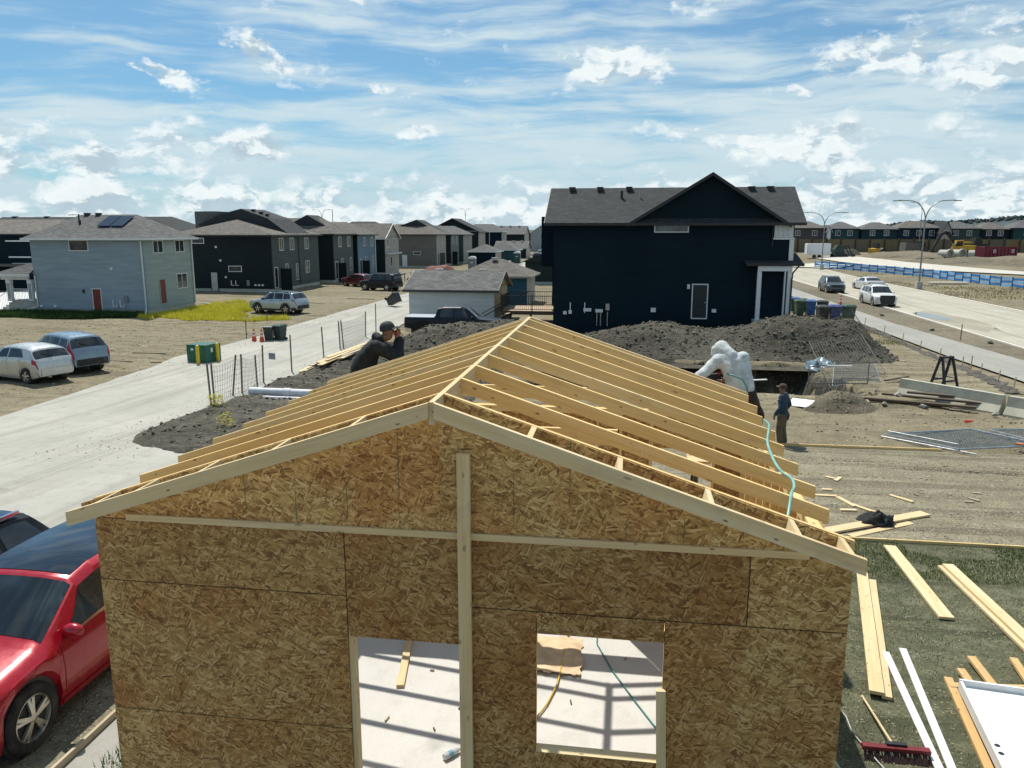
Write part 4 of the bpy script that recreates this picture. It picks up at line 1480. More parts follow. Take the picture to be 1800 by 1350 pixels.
MB().box((-0.3, -1.88, 2.95), (3.2, 0.06, 0.2)).box((-1.88, -0.3, 2.95), (0.06, 3.1, 0.2)).box((-0.3, -1.45, 2.72), (2.4, 0.2, 0.26)).build('beam', WHITE, pr)
for x in (-0.9, 0.95):
    c_ = MB().box((x, -1.4, 1.75), (0.26, 0.26, 1.7)).build('column', S_SKYLIT, pr)
    MB().box((x - 0.15, -1.4, 1.75), (0.05, 0.3, 1.7)).box((x + 0.15, -1.4, 1.75), (0.05, 0.3, 1.7)).box((x, -1.4, 2.45), (0.36, 0.36, 0.3)).box((x, -1.4, 1.02), (0.36, 0.36, 0.14)).build('casing', WHITE, c_)
mb = MB().bar((-0.75, -1.35, 1.85), (0.8, -1.35, 1.85), 0.05, 0.05).bar((-0.75, -1.35, 1.05), (0.8, -1.35, 1.05), 0.04, 0.04).bar((-0.95, -1.35, 1.85), (-2.4, -1.35, 0.95), 0.05, 0.05).bar((-2.4, -1.35, 0.95), (-2.4, -1.35, 0.0), 0.05, 0.05)
for k in range(12):
    mb.bar((-0.68 + k * 0.13, -1.35, 1.05), (-0.68 + k * 0.13, -1.35, 1.85), 0.02, 0.02)
for k in range(9):
    t_ = k / 9
    mb.bar((-1.05 - 1.3 * t_, -1.35, 0.85 - 0.85 * t_), (-1.05 - 1.3 * t_, -1.35, 1.78 - 0.85 * t_), 0.02, 0.02)
mb.build('railing', WHITE, pr)

# black house behind it, two units under one roof
h = house('black and dark green duplex behind the bright grass patch', -48.0, -36.9, 77.7, 90.4, 0, 5.9, S_BLACK, S_MOSS)
rf = hip_roof(h, -48.0, -36.9, 77.7, 90.4, 5.95, 1.62, 'y', (4.2, 4.2), SH_BROWN, DKFASCIA)
L = h.location
MB().prism([(-47.5 - L.x, 7.0), (-36.9 - L.x, 6.05), (-39.3 - L.x, 7.75), (-42.3 - L.x, 8.75), (-44.6 - L.x, 8.2)], 82.2 - L.y, 88 - L.y, 'y').build('upper_gable', SH_BLACK, h)
MB().span(-48.0 - L.x, -45.5 - L.x, 82.6 - L.y, 88 - L.y, 6.6, 8.5).build('rear_roof', SH_GREY, h)
opening(h, 'window', 's', 77.7, -41.02, 2.43, 1.5, 0.64, mull=False)
opening(h, 'window', 's', 77.7, -45.0, 5.34, 1.4, 0.6, mull=False)
opening(h, 'door', 's', 77.7, -43.44, 1.05, 0.86, 2.1, GREYDOOR, trim=S_BLACK)
for c, z, w_, hh in ((80.2, 4.95, 1.1, 1.35), (82.9, 4.95, 1.1, 1.35), (81.3, 1.95, 0.7, 1.8), (84.0, 1.85, 0.6, 1.8), (86.9, 4.95, 1.1, 1.3), (86.9, 2.3, 1.1, 1.4)):
    opening(h, 'window', 'e', -36.9, c, z, w_, hh)
opening(h, 'door', 'e', -36.9, 78.6, 1.5, 0.85, 2.2, GLASS)
wallbox(h, -36.3, 79.8, 1.2, 1.2, 0.12, 2.4, S_BLACK, 'privacy_wall')
wallbox(h, -39.6, 77.6, 0.95, 0.28, 0.16, 0.6, pm('meter_grey', (0.2, 0.24, 0.26), 0.5), 'meter_box')
for x, z in ((-42.6, 3.3), (-42.1, 1.55), (-43.0, 4.7)):
    wallbox(h, x, 77.66, z, 0.2, 0.1, 0.2, WHITE, 'vent_cover')
for x in (-41.5, -41.0):
    pipe(h, h, [(x, 77.6, 1.2), (x, 77.6, 0.7), (x + 0.3, 77.6, 0.7)], 0.05, WHITE, 'vent_pipe')
for x in (-38.8, -38.4, -38.0):
    wallbox(h, x, 77.6, 0.75, 0.22, 0.12, 0.18, WHITE, 'meter_base')
for x in (-41.5, -40.6, -39.9):
    roof_vent(rf, h, x, 83.6, 8.75 - abs(x + 42.3) * 0.33 + 0.1)
pipe(h, h, [(-36.82, 84.6, 5.8), (-36.82, 84.6, 0.5)], 0.06, DKFASCIA)

def unit(label, xr, y0, y1, eave, ms, me, roof, rise, depth=10.0, wins=(), group='houses of the row along the lane', gable=None, door=None, fas=DKFASCIA, name='house'):
    hh_ = house(label, xr - depth, xr, y0, y1, 0, eave - 0.06, ms, me, group, name=name)
    if gable:
        r_ = gable_roof(hh_, xr - depth, xr, y0, y1, eave, rise, gable, roof, fas, ms if gable == 'y' else me)
    else:
        r_ = hip_roof(hh_, xr - depth, xr, y0, y1, eave, rise, 'x', (3.2, 3.2), roof, fas)
    for c, z, w_, q in wins:
        opening(hh_, 'window', 'e', xr, c, z, w_, q)
    if door:
        opening(hh_, 'door', 'e', xr, door, 1.5, 0.9, 2.2, GLASS)
    return hh_, r_


h, rf = unit('dark house with moss green rear wall next after the duplex', -36.3, 93.6, 100.8, 6.0, S_BLACK, S_MOSS, SH_BROWN, 2.0, wins=((96.0, 5.0, 1.1, 1.3), (99.2, 5.0, 1.1, 1.3), (96.6, 2.1, 0.7, 1.7), (99.8, 2.1, 0.7, 1.7)), door=94.6)
roof_vent(rf, h, -40.0, 97.2, 8.0)
wallbox(h, -35.8, 95.3, 1.2, 1.0, 0.12, 2.4, S_BLACK, 'privacy_wall')
MB().prism([(-43.5, 6.7), (-37.2, 6.7), (-40.2, 8.35)], 95.2, 99, 'y').build('upper_gable', SH_BLACK, h).location = -Vector(h.location)
h, rf = unit('house with steel blue rear wall in the row', -36.0, 101.6, 109.2, 5.9, S_BLACK, S_STEEL, SH_BROWN, 1.7, wins=((104.6, 4.9, 1.0, 1.25), (107.7, 4.9, 1.0, 1.25), (105.0, 2.1, 0.7, 1.6), (108.0, 2.1, 0.7, 1.6)), door=102.8)
pipe(h, h, [(-35.92, 109.0, 5.8), (-35.92, 109.0, 0.4)], 0.07, TRIMW)
wallbox(h, -35.5, 103.6, 1.2, 1.0, 0.12, 2.4, S_BLACK, 'privacy_wall')
h, rf = unit('beige house with a white trimmed gable over the lane', -35.5, 112.0, 119.2, 5.5, S_BLACK, S_BEIGE, SH_BROWN, 2.0, wins=((113.6, 4.6, 1.1, 1.3), (116.8, 4.6, 1.1, 1.3), (115.2, 1.9, 0.8, 1.5)), gable='x', fas=WHITE)
wallbox(h, -35.2, 115.6, 3.05, 0.5, 7.0, 0.12, TRIMW, 'belly_band')
pipe(h, rf, [(-42, 114.0, 6.2), (-42, 114.0, 7.6)], 0.07, BLACK, 'vent_stack')
h, rf = unit('taupe house with a broad plain side wall and a white side door', -33.3, 134.7, 142.0, 5.8, S_TAUPE, S_BEIGE, SH_BROWN, 1.8, depth=11, wins=((136.6, 4.7, 1.0, 1.4), (139.8, 4.7, 1.0, 1.4)), door=136.0)
opening(h, 'door', 's', 134.7, -39.07, 1.2, 0.9, 2.1, WHITE)
opening(h, 'window', 's', 134.7, -36.81, 2.55, 1.33, 0.6, mull=False)
wallbox(h, -32.8, 137.2, 1.3, 0.9, 0.15, 2.5, S_MOSS, 'privacy_wall')
MB().prism([(-41.5, 7.0), (-33.6, 6.2), (-37.6, 8.35)], 137.5, 143, 'y').build('upper_gable', SH_BLACK, h).location = -Vector(h.location)
h, rf = unit('house with dark side and pale green rear wall beyond the taupe one', -33.2, 145.5, 152.6, 5.75, S_BLACK, siding('pale_moss_siding', (0.19, 0.215, 0.205)), SH_GREY, 1.7, wins=((147.5, 4.7, 1.0, 1.4), (150.6, 4.7, 1.0, 1.4)))
wallbox(h, -32.7, 147.0, 1.3, 0.9, 0.15, 2.5, S_BLACK, 'privacy_wall')
h, rf = unit('deep green house with white downspouts in the row', -32.8, 155.0, 164.0, 5.7, S_GREEN, S_BEIGE, SH_GREY, 1.7, wins=((158.0, 4.6, 1.0, 1.4), (161.5, 4.6, 1.0, 1.4)))
pipe(h, h, [(-34.6, 154.9, 5.6), (-34.6, 154.9, 0.4)], 0.08, TRIMW)
h, rf = unit('tall black house with its dark gable end facing the lane mouth', -32.6, 170.0, 178.5, 6.4, S_BLACK, S_BEIGE, SH_BLACK, 2.75, depth=11.5, gable='y', wins=((173.5, 5.0, 1.0, 1.6), (173.5, 2.0, 1.0, 1.4)), fas=BLKTRIM)
h, rf = unit('black hip roofed house beyond the tall gable', -31.0, 192.0, 200.0, 6.25, S_NAVY, S_BEIGE, SH_GREY, 1.9, wins=((195, 5.0, 1.0, 1.6),), fas=TRIMW)
pipe(h, h, [(-34.0, 191.9, 6.1), (-34.0, 191.9, 0.4)], 0.08, TRIMW)
h, rf = unit('far dark house with pale roof vents at the end of the row', -28.0, 212.0, 222.0, 5.7, S_BLACK, S_BEIGE, SH_GREY, 2.1, depth=9, gable='x')
for x in (-35, -32.5, -30):
    roof_vent(rf, h, x, 216.5, 7.75, WHITE, 0.5)
h = house('small pale grey house closing the lane, facing the camera', -30.5, -24.0, 246, 254, 0, 6.0, siding('pale_grey_siding', (0.26, 0.30, 0.32)), None)
gable_roof(h, -30.5, -24.0, 246, 254, 6.0, 2.2, 'y', SH_GREY, TRIMW, MATS['pale_grey_siding'])
for z in (4.7, 1.8):
    opening(h, 'window', 's', 246, -26.5, z, 1.6, 1.6)
h = house('low dark roofed block behind the end of the lane', -44, -31.5, 250, 262, 0, 5.6, S_BLACK)
hip_roof(h, -44, -31.5, 250, 262, 5.6, 2.4, 'x', (4, 4), SH_GREY, DKFASCIA)

# dark house far left across the front street, and roofs behind
h = house('black house across the front street at the left edge', -76.0, -60.5, 76, 88, 0.2, 6.0, S_NAVY)
rf = hip_roof(h, -76.0, -60.5, 76, 88, 6.05, 1.6, 'x', (3.6, 3.6), SH_BROWN, DKFASCIA)
opening(h, 'window', 's', 76, -61.6, 4.6, 1.1, 1.5, trim=WHITE)
for z, w_ in ((5.3, 3.0), (3.6, 2.6), (2.9, 2.0)):
    wallbox(h, -64.6, 75.9, z, w_, 0.16, 0.14, WHITE, 'white_band')
MB().span(-72, -63.6, 74.6, 76, 2.65, 2.9).build('porch_roof', SH_GREY, h).location = -Vector(h.location)
h = house('long grey roofed row of houses beyond the pale blue house', -92, -58, 96, 106, 0, 6.0, S_BLACK)
rf = hip_roof(h, -92, -58, 96, 106, 6.0, 2.3, 'x', (4.5, 4.5), SH_BLACK, DKFASCIA)
for x in (-86, -81, -76, -70):
    roof_vent(rf, h, x, 101, 8.25, BLACK, 0.5)
h = house('dark roofed house behind the black duplex', -64, -52, 118, 128, 0, 6.0, S_BLACK)
hip_roof(h, -64, -52, 118, 128, 6.0, 2.6, 'x', (4.0, 4.0), SH_BLACK, DKFASCIA)
h = house('dark roofed house behind the beige gable house', -60, -48, 152, 162, 0, 6.0, S_BLACK)
hip_roof(h, -60, -48, 152, 162, 6.0, 2.3, 'x', (4.0, 4.0), SH_BLACK, DKFASCIA)

# ---- the black house on the right
h = house('large black two-storey house with a broad gable behind the dirt heap', -4.6, 9.66, 48.8, 56.2, 0.2, 7.05, S_NAVY, name='house')
L = Vector(h.location)
rf = gable_roof(h, -4.6, 9.66, 48.8, 56.2, 7.08, 2.0, 'x', SH_BLACK, BLKTRIM, S_NAVY, oh=0.5, end_oh=0.55)
mb = MB()
pk, ex0, ex1 = (4.77, 9.72), (0.35, 7.05), (8.95, 7.0)
mb.prism([(ex0[0] - L.x, ex0[1] - L.z), (ex1[0] - L.x, ex1[1] - L.z), (pk[0] - L.x, pk[1] - 0.12 - L.z)], 48.80 - 0.02 - L.y, 52.4 - L.y, 'y')
mb.build('gable_wall', S_NAVY, h)
mb = MB()
sl = (pk[1] - ex1[1]) / (ex1[0] - pk[0])
sl2 = (pk[1] - ex0[1]) / (pk[0] - ex0[0])
o = 0.45
mb.prism([(ex0[0] - o - L.x, ex0[1] - o * sl2 - L.z), (pk[0] - L.x, pk[1] - L.z), (ex1[0] + o - L.x, ex1[1] - o * sl - L.z), (ex1[0] + o - L.x, ex1[1] - o * sl - 0.14 - L.z), (pk[0] - L.x, pk[1] - 0.17 - L.z), (ex0[0] - o - L.x, ex0[1] - o * sl2 - 0.14 - L.z)], 48.3 - L.y, 52.6 - L.y, 'y')
gr_ = mb.build('gable_roof', SH_BLACK, h)
mb = MB()
mb.prism([(ex0[0] - o - L.x, ex0[1] - o * sl2 - L.z), (pk[0] - L.x, pk[1] - L.z), (pk[0] - L.x, pk[1] - 0.2 - L.z), (ex0[0] - o - L.x, ex0[1] - o * sl2 - 0.2 - L.z)], 48.26 - L.y, 48.297 - L.y, 'y')
mb.prism([(ex1[0] + o - L.x, ex1[1] - o * sl - L.z), (pk[0] - L.x, pk[1] - L.z), (pk[0] - L.x, pk[1] - 0.2 - L.z), (ex1[0] + o - L.x, ex1[1] - o * sl - 0.2 - L.z)], 48.26 - L.y, 48.297 - L.y, 'y')
mb.build('barge_board', BLKTRIM, gr_)
opening(h, 'window', 's', 48.78, 2.52, 6.55, 2.06, 0.64, mull=False, mats=glass('dull_pane', (0.05, 0.075, 0.085), 0.1))
opening(h, 'door', 's', 48.8, 4.37, 2.1, 0.98, 2.15, BLKTRIM)
wallbox(h, 3.67, 48.73, 3.0, 0.16, 0.12, 0.28, TRIMW, 'wall_lamp')
for x in (-3.74, -1.94, -0.08):
    roof_vent(rf, h, x, 52.2, 8.98)
for x in (7.56, 8.7):
    roof_vent(rf, h, x, 52.2, 8.95)
pipe(h, rf, [(-0.53, 51.2, 8.3), (-0.53, 51.2, 8.82)], 0.09, BLACK, 'vent_stack')
pipe(h, rf, [(0.62, 51.2, 8.3), (0.62, 51.2, 8.75)], 0.05, STEEL, 'vent_stack')
for x, z, a, b in ((-3.85, 1.3, 0.22, 0.2), (-3.52, 1.35, 0.2, 0.22), (-2.45, 1.5, 0.48, 0.2), (-1.72, 1.45, 0.46, 0.2), (1.6, 1.55, 0.3, 0.26), (5.25, 1.55, 0.26, 0.2)):
    wallbox(h, x, 48.72, z, a, 0.12, b, WHITE, 'meter_base')
wallbox(h, -1.2, 48.7, 1.7, 0.24, 0.16, 0.4, STEEL, 'meter_box')
for x in (-1.85, -1.62, -1.2):
    pipe(h, h, [(x, 48.74, 1.4), (x, 48.74, 0.5)], 0.035, STEEL, 'conduit')
for x in (-3.52, -2.62):
    pipe(h, h, [(x, 48.74, 1.3), (x, 48.74, 1.95)], 0.035, WHITE, 'vent_pipe')
# its right corner: white boards, white framed porch
for k in range(4):
    MB().span(8.55 + k * 0.27 - L.x, 8.55 + k * 0.27 + 0.25 - L.x, 48.74 - L.y, 48.795 - L.y, 5.95 - L.z, 7.0 - L.z).build('white_board', TRIMW, h)
for k in range(4):
    MB().span(8.52 + k * 0.27 - L.x, 8.56 + k * 0.27 - L.x, 48.70 - L.y, 48.735 - L.y, 5.95 - L.z, 7.0 - L.z).build('batten', WHITE, h)
MB().span(8.4 - L.x, 9.7 - L.x, 48.69 - L.y, 48.735 - L.y, 5.83 - L.z, 5.94 - L.z).build('band_board', WHITE, h)
MB().span(9.42 - L.x, 9.68 - L.x, 48.72 - L.y, 48.796 - L.y, 4.6 - L.z, 5.82 - L.z).build('corner_board', WHITE, h)
pipe(h, h, [(8.98, 48.3, 6.95), (8.42, 48.66, 6.7), (8.42, 48.66, 5.4)], 0.045, BLKTRIM)
MB().prism([(48.0 - L.y, 4.42 - L.z), (50.6 - L.y, 4.42 - L.z), (50.6 - L.y, 5.0 - L.z)], 6.9 - L.x, 10.2 - L.x, 'x').build('porch_roof', SH_BLACK, h)
MB().span(6.9 - L.x, 10.2 - L.x, 47.96 - L.y, 48.0 - L.y, 4.3 - L.z, 4.46 - L.z).build('porch_fascia', BLKTRIM, h)
for x, w_ in ((7.72, 0.24), (9.44, 0.24), (9.18, 0.07)):
    MB().span(x - w_ / 2 - L.x, x + w_ / 2 - L.x, 48.1 - L.y, 48.34 - L.y, 0.5 - L.z, 4.30 - L.z).build('column', WHITE, h)
MB().span(7.6 - L.x, 9.56 - L.x, 48.08 - L.y, 48.36 - L.y, 4.0 - L.z, 4.30 - L.z).build('beam', WHITE, h)
MB().span(7.5 - L.x, 9.7 - L.x, 47.9 - L.y, 48.78 - L.y, -0.2, 1.1 - L.z).build('landing', CONCRETE, h)
pipe(h, h, [(9.95, 48.1, 4.35), (9.62, 48.2, 3.9), (9.56, 48.05, 3.5), (9.56, 48.05, 1.0)], 0.05, BLKTRIM)
# wing over the deck, and a dark garage behind it
MB().span(-6.0 - L.x, -4.61 - L.x, 54.5 - L.y, 63.0 - L.y, 3.9 - L.z, 7.3 - L.z).build('rear_wing', S_NAVY, h)
MB().span(-6.0 - L.x, -4.61 - L.x, 62.6 - L.y, 63.0 - L.y, -0.2, 3.9 - L.z).build('rear_wall', S_NAVY, h)
g6 = house('dark green garage with a lean-to roof half hidden behind the black house', -12.3, -5.2, 94, 103, 0, 2.9, siding('black_green_siding', (0.022, 0.035, 0.034)), name='shed', cat='garage')
MB().prism([(-12.7 - g6.location.x, 2.75), (-4.8 - g6.location.x, 5.6), (-4.8 - g6.location.x, 2.75)], 93.6 - 98.5, 103.4 - 98.5, 'y').build('roof', MATS['black_green_siding'], g6)

# deck with black railings
DECK = wood('deck_boards', (0.52, 0.42, 0.31), (0.46, 0.34, 0.22), 0.2)
dk = thing('wooden_deck', 'raised wooden deck with black railings and stairs beside the black house', 'deck', (-6.6, 54.5, 0))
for k in range(22):
    MB().span(-1.9, 1.95, -1.9 + k * 0.18, -1.9 + k * 0.18 + 0.165, 0.95, 0.985).build('deck_plank', DECK, dk)
MB().span(-1.93, 1.97, -1.95, -1.91, 0.72, 0.98).span(-1.97, -1.93, -1.95, 2.1, 0.72, 0.98).build('rim_joist', OLDWOOD, dk)
for x, y in ((-1.85, -1.8), (0.1, -1.8), (1.8, -1.8), (-1.85, 1.9), (1.8, 1.9)):
    MB().box((x, y, 0.35), (0.14, 0.14, 0.8)).build('deck_post', OLDWOOD, dk)
mb = MB()
for z in (1.08, 2.0):
    mb.bar((-1.9, -1.92, z), (1.95, -1.92, z), 0.045, 0.045).bar((-1.92, -1.9, z), (-1.92, 2.1, z), 0.045, 0.045).bar((-1.9, 2.1, z), (1.95, 2.1, z), 0.045, 0.045)
for k in range(30):
    mb.bar((-1.9 + k * 0.133, -1.92, 1.08), (-1.9 + k * 0.133, -1.92, 2.0), 0.018, 0.018)
    mb.bar((-1.9 + k * 0.133, 2.1, 1.08), (-1.9 + k * 0.133, 2.1, 2.0), 0.018, 0.018)
    mb.bar((-1.92, -1.9 + k * 0.133, 1.08), (-1.92, -1.9 + k * 0.133, 2.0), 0.018, 0.018)
for x in (-1.92, 0.2, 1.95):
    mb.bar((x, -1.92, 0.95), (x, -1.92, 2.08), 0.07, 0.07)
mb.build('railing', BLACK, dk)
for k in range(6):
    MB().box((0.2 - k * 0.28 - 1.6, -2.5, 0.85 - k * 0.16), (0.28, 0.95, 0.04)).build('stair_tread', DECK, dk)
MB().bar((-1.2, -2.95, 1.9), (-3.1, -2.95, 0.85), 0.06, 0.05).bar((-1.2, -2.02, 0.8), (-3.2, -2.02, -0.2), 0.05, 0.24).bar((-1.2, -2.98, 0.8), (-3.2, -2.98, -0.2), 0.05, 0.24).bar((0.1, -2.95, 2.4), (-3.1, -2.95, 0.6), 0.07, 0.07).build('stair_rail', BLACK, dk)

# ---- detached garages along the lane
gr = 'detached garages along the lane'
g1 = house('white walled garage with grey gable roof behind the black pickup', -15.0, -9.0, 52.5, 58.3, 0, 2.45, S_WHITE, S_CREAM, gr, 'garage', 'garage', 0.1)
rf = gable_roof(g1, -15.0, -9.0, 52.5, 58.3, 2.5, 1.05, 'x', SH_GREY, DKFASCIA, S_CREAM, oh=0.35, end_oh=0.35)
opening(g1, 'window', 'e', -9.0, 55.2, 1.4, 0.5, 1.2, mats=pm('dark_door', (0.06, 0.065, 0.065), 0.6), trim=S_CREAM)
for x in (-13.6, -10.4):
    roof_vent(rf, g1, x, 55.9, 3.48, pm('bright_vent', (0.5, 0.5, 0.5), 0.5), 0.4)
g2 = house('teal blue garage with brown hip roof behind the white garage', -14.5, -8.5, 66.0, 72.0, 0, 2.5, siding('peacock_siding', (0.03, 0.10, 0.145)), S_BEIGE, gr, 'garage', 'garage', 0.1)
rf = hip_roof(g2, -14.5, -8.5, 66.0, 72.0, 2.55, 1.35, 'x', (2.9, 2.9), SH_BROWN, S_BEIGE)
roof_vent(rf, g2, -11.7, 68.6, 3.9, pm('bright_vent', (0.5, 0.5, 0.5), 0.5), 0.4)
g3 = house('navy garage with hip roof on the left side of the lane', -29.7, -24.6, 145, 152, 0, 2.55, S_NAVY, S_BEIGE, gr, 'garage', 'garage', 0.1)
rf = hip_roof(g3, -29.7, -24.6, 145, 152, 2.6, 1.3, 'y', (2.8, 2.8), SH_GREY, TRIMW)
roof_vent(rf, g3, -27.2, 147.6, 3.85, pm('bright_vent', (0.5, 0.5, 0.5), 0.5), 0.4)
g4 = house('teal garage with hip roof behind the navy one', -28.5, -22.8, 160, 167, 0, 2.55, S_TEAL, S_BEIGE, gr, 'garage', 'garage', 0.1)
rf = hip_roof(g4, -28.5, -22.8, 160, 167, 2.6, 1.6, 'y', (2.8, 2.8), SH_GREY, TRIMW)
roof_vent(rf, g4, -25.6, 162.6, 4.1, pm('bright_vent', (0.5, 0.5, 0.5), 0.5), 0.4)
g5 = house('farthest dark garage with a grey gable roof and three vents', -31.5, -24.0, 185, 193, 0, 2.4, S_BLACK, S_BEIGE, gr, 'garage', 'garage', 0.1)
rf = gable_roof(g5, -31.5, -24.0, 185, 193, 2.45, 1.6, 'x', SH_GREY, DKFASCIA, S_BEIGE)
for x in (-29.5, -27.5, -25.5):
    roof_vent(rf, g5, x, 188.6, 4.0, WHITE, 0.45)

# ---- row beyond the timber sound fence
GRR = 'houses behind the timber fence across the road'
rows = [(35.5, 49.3, S_BROWN, SH_BROWN, 'plum brown house with a hip roof behind the timber fence', 0), (50.2, 57.6, S_TEAL, SH_GREY, 'teal house with a low wide roof beside the white gable', 0),
        (57.9, 66.3, siding('blue_black_siding', (0.015, 0.035, 0.05)), SH_GREY, 'blue black house with a peaked hip roof and white windows', 0), (66.8, 76.8, siding('ink_blue_siding', (0.012, 0.028, 0.05)), SH_BROWN, 'ink blue house with paired windows and brown roof', 0),
        (77.6, 85.4, S_GREEN, SH_GREY, 'deep green house with a pale gable at its left', 0), (86.0, 92.8, S_BLACK, SH_BROWN, 'narrow black house between the green and teal ones', 0), (93.2, 108.0, siding('sea_teal_siding', (0.02, 0.065, 0.075)), SH_GREY, 'wide sea teal house above the red bin and digger', 0)]
for i, (x0, x1, ms, rm, lab, q) in enumerate(rows):
    y0 = 210 + (i % 2) * 1.2
    hh_ = house(lab, x0, x1, y0, y0 + 9, 1.5, 7.1 - 0.15 * (i % 3), ms, None, GRR)
    rfx = hip_roof(hh_, x0, x1, y0, y0 + 9, 7.15 - 0.15 * (i % 3), 1.75, 'x', (3.6, 3.6), rm, DKFASCIA)
    wc = [x0 + (x1 - x0) * t_ for t_ in ((0.3, 0.7) if x1 - x0 < 10 else (0.2, 0.5, 0.8))]
    for c in wc:
        opening(hh_, 'window', 's', y0, c, 5.9, 1.25, 1.35, trim=WHITE)
        opening(hh_, 'window', 's', y0, c + 0.4, 3.2, 1.5, 1.5, trim=WHITE)
hh_ = house('house with a white gable end between the brown and teal ones', 49.35, 50.15, 208.8, 216, 1.5, 7.0, WHITE, None, GRR)
gable_roof(hh_, 49.35, 50.15, 208.8, 216, 7.0, 0.9, 'y', SH_GREY, WHITE, WHITE)
hh_ = house('pale gabled house end left of the deep green house', 76.0, 78.4, 208.2, 216, 1.5, 6.4, S_BEIGE, None, GRR)
gable_roof(hh_, 76.0, 78.4, 208.2, 216, 6.4, 2.4, 'y', SH_BLACK, BLKTRIM, S_BEIGE)
for i, (x0, x1) in enumerate(((110, 122), (30, 35), (124, 136))):
    hh_ = house(['far dark house past the sea teal one', 'far brown house at the left end of the row', 'outermost dark house of the far row'][i], x0, x1, 212, 221, 1.5, 7.0, S_BROWN, None, GRR)
    hip_roof(hh_, x0, x1, 212, 221, 7.0, 1.7, 'x', (2.4, 2.4), SH_BROWN, DKFASCIA)

# ---- timber sound fence, panel by panel
FEN = [wood('fence_boards_%d' % k, a, b, 0.1, 0.5) for k, (a, b) in enumerate((((0.20, 0.165, 0.11), (0.15, 0.12, 0.075)), ((0.17, 0.15, 0.11), (0.13, 0.11, 0.08)), ((0.23, 0.175, 0.10), (0.17, 0.125, 0.06))))]
fn_ = thing('timber_fence', 'long tall timber fence of brown board panels across the road', 'fence', (62, 196, 1.4))
mp, mpo = None, None
for k in range(21):
    x = -32 + k * 3.25
    o = MB().box((0, 0, 1.65), (2.9, 0.12, 3.1)).build('fence_panel', FEN[k % 3], fn_, (x + 1.62, 0, -0.1)) if k < 3 else None
    if o is None:
        o = bpy.data.objects.new('fence_panel', bpy.data.meshes.get('fence_panel' if k % 3 == 0 else 'fence_panel.00%d' % (k % 3)))
        col.objects.link(o)
        o.parent = fn_
        o.location = (x + 1.62, 0, -0.1)
    if mp is None:
        mp = MB().box((0, 0, 1.7), (0.36, 0.36, 3.5)).mesh('fence_post')
        mp.materials.append(pm('fence_post_wood', (0.055, 0.045, 0.032), 0.9))
    link('fence_post', mp, None, fn_, (x, 0, -0.1))

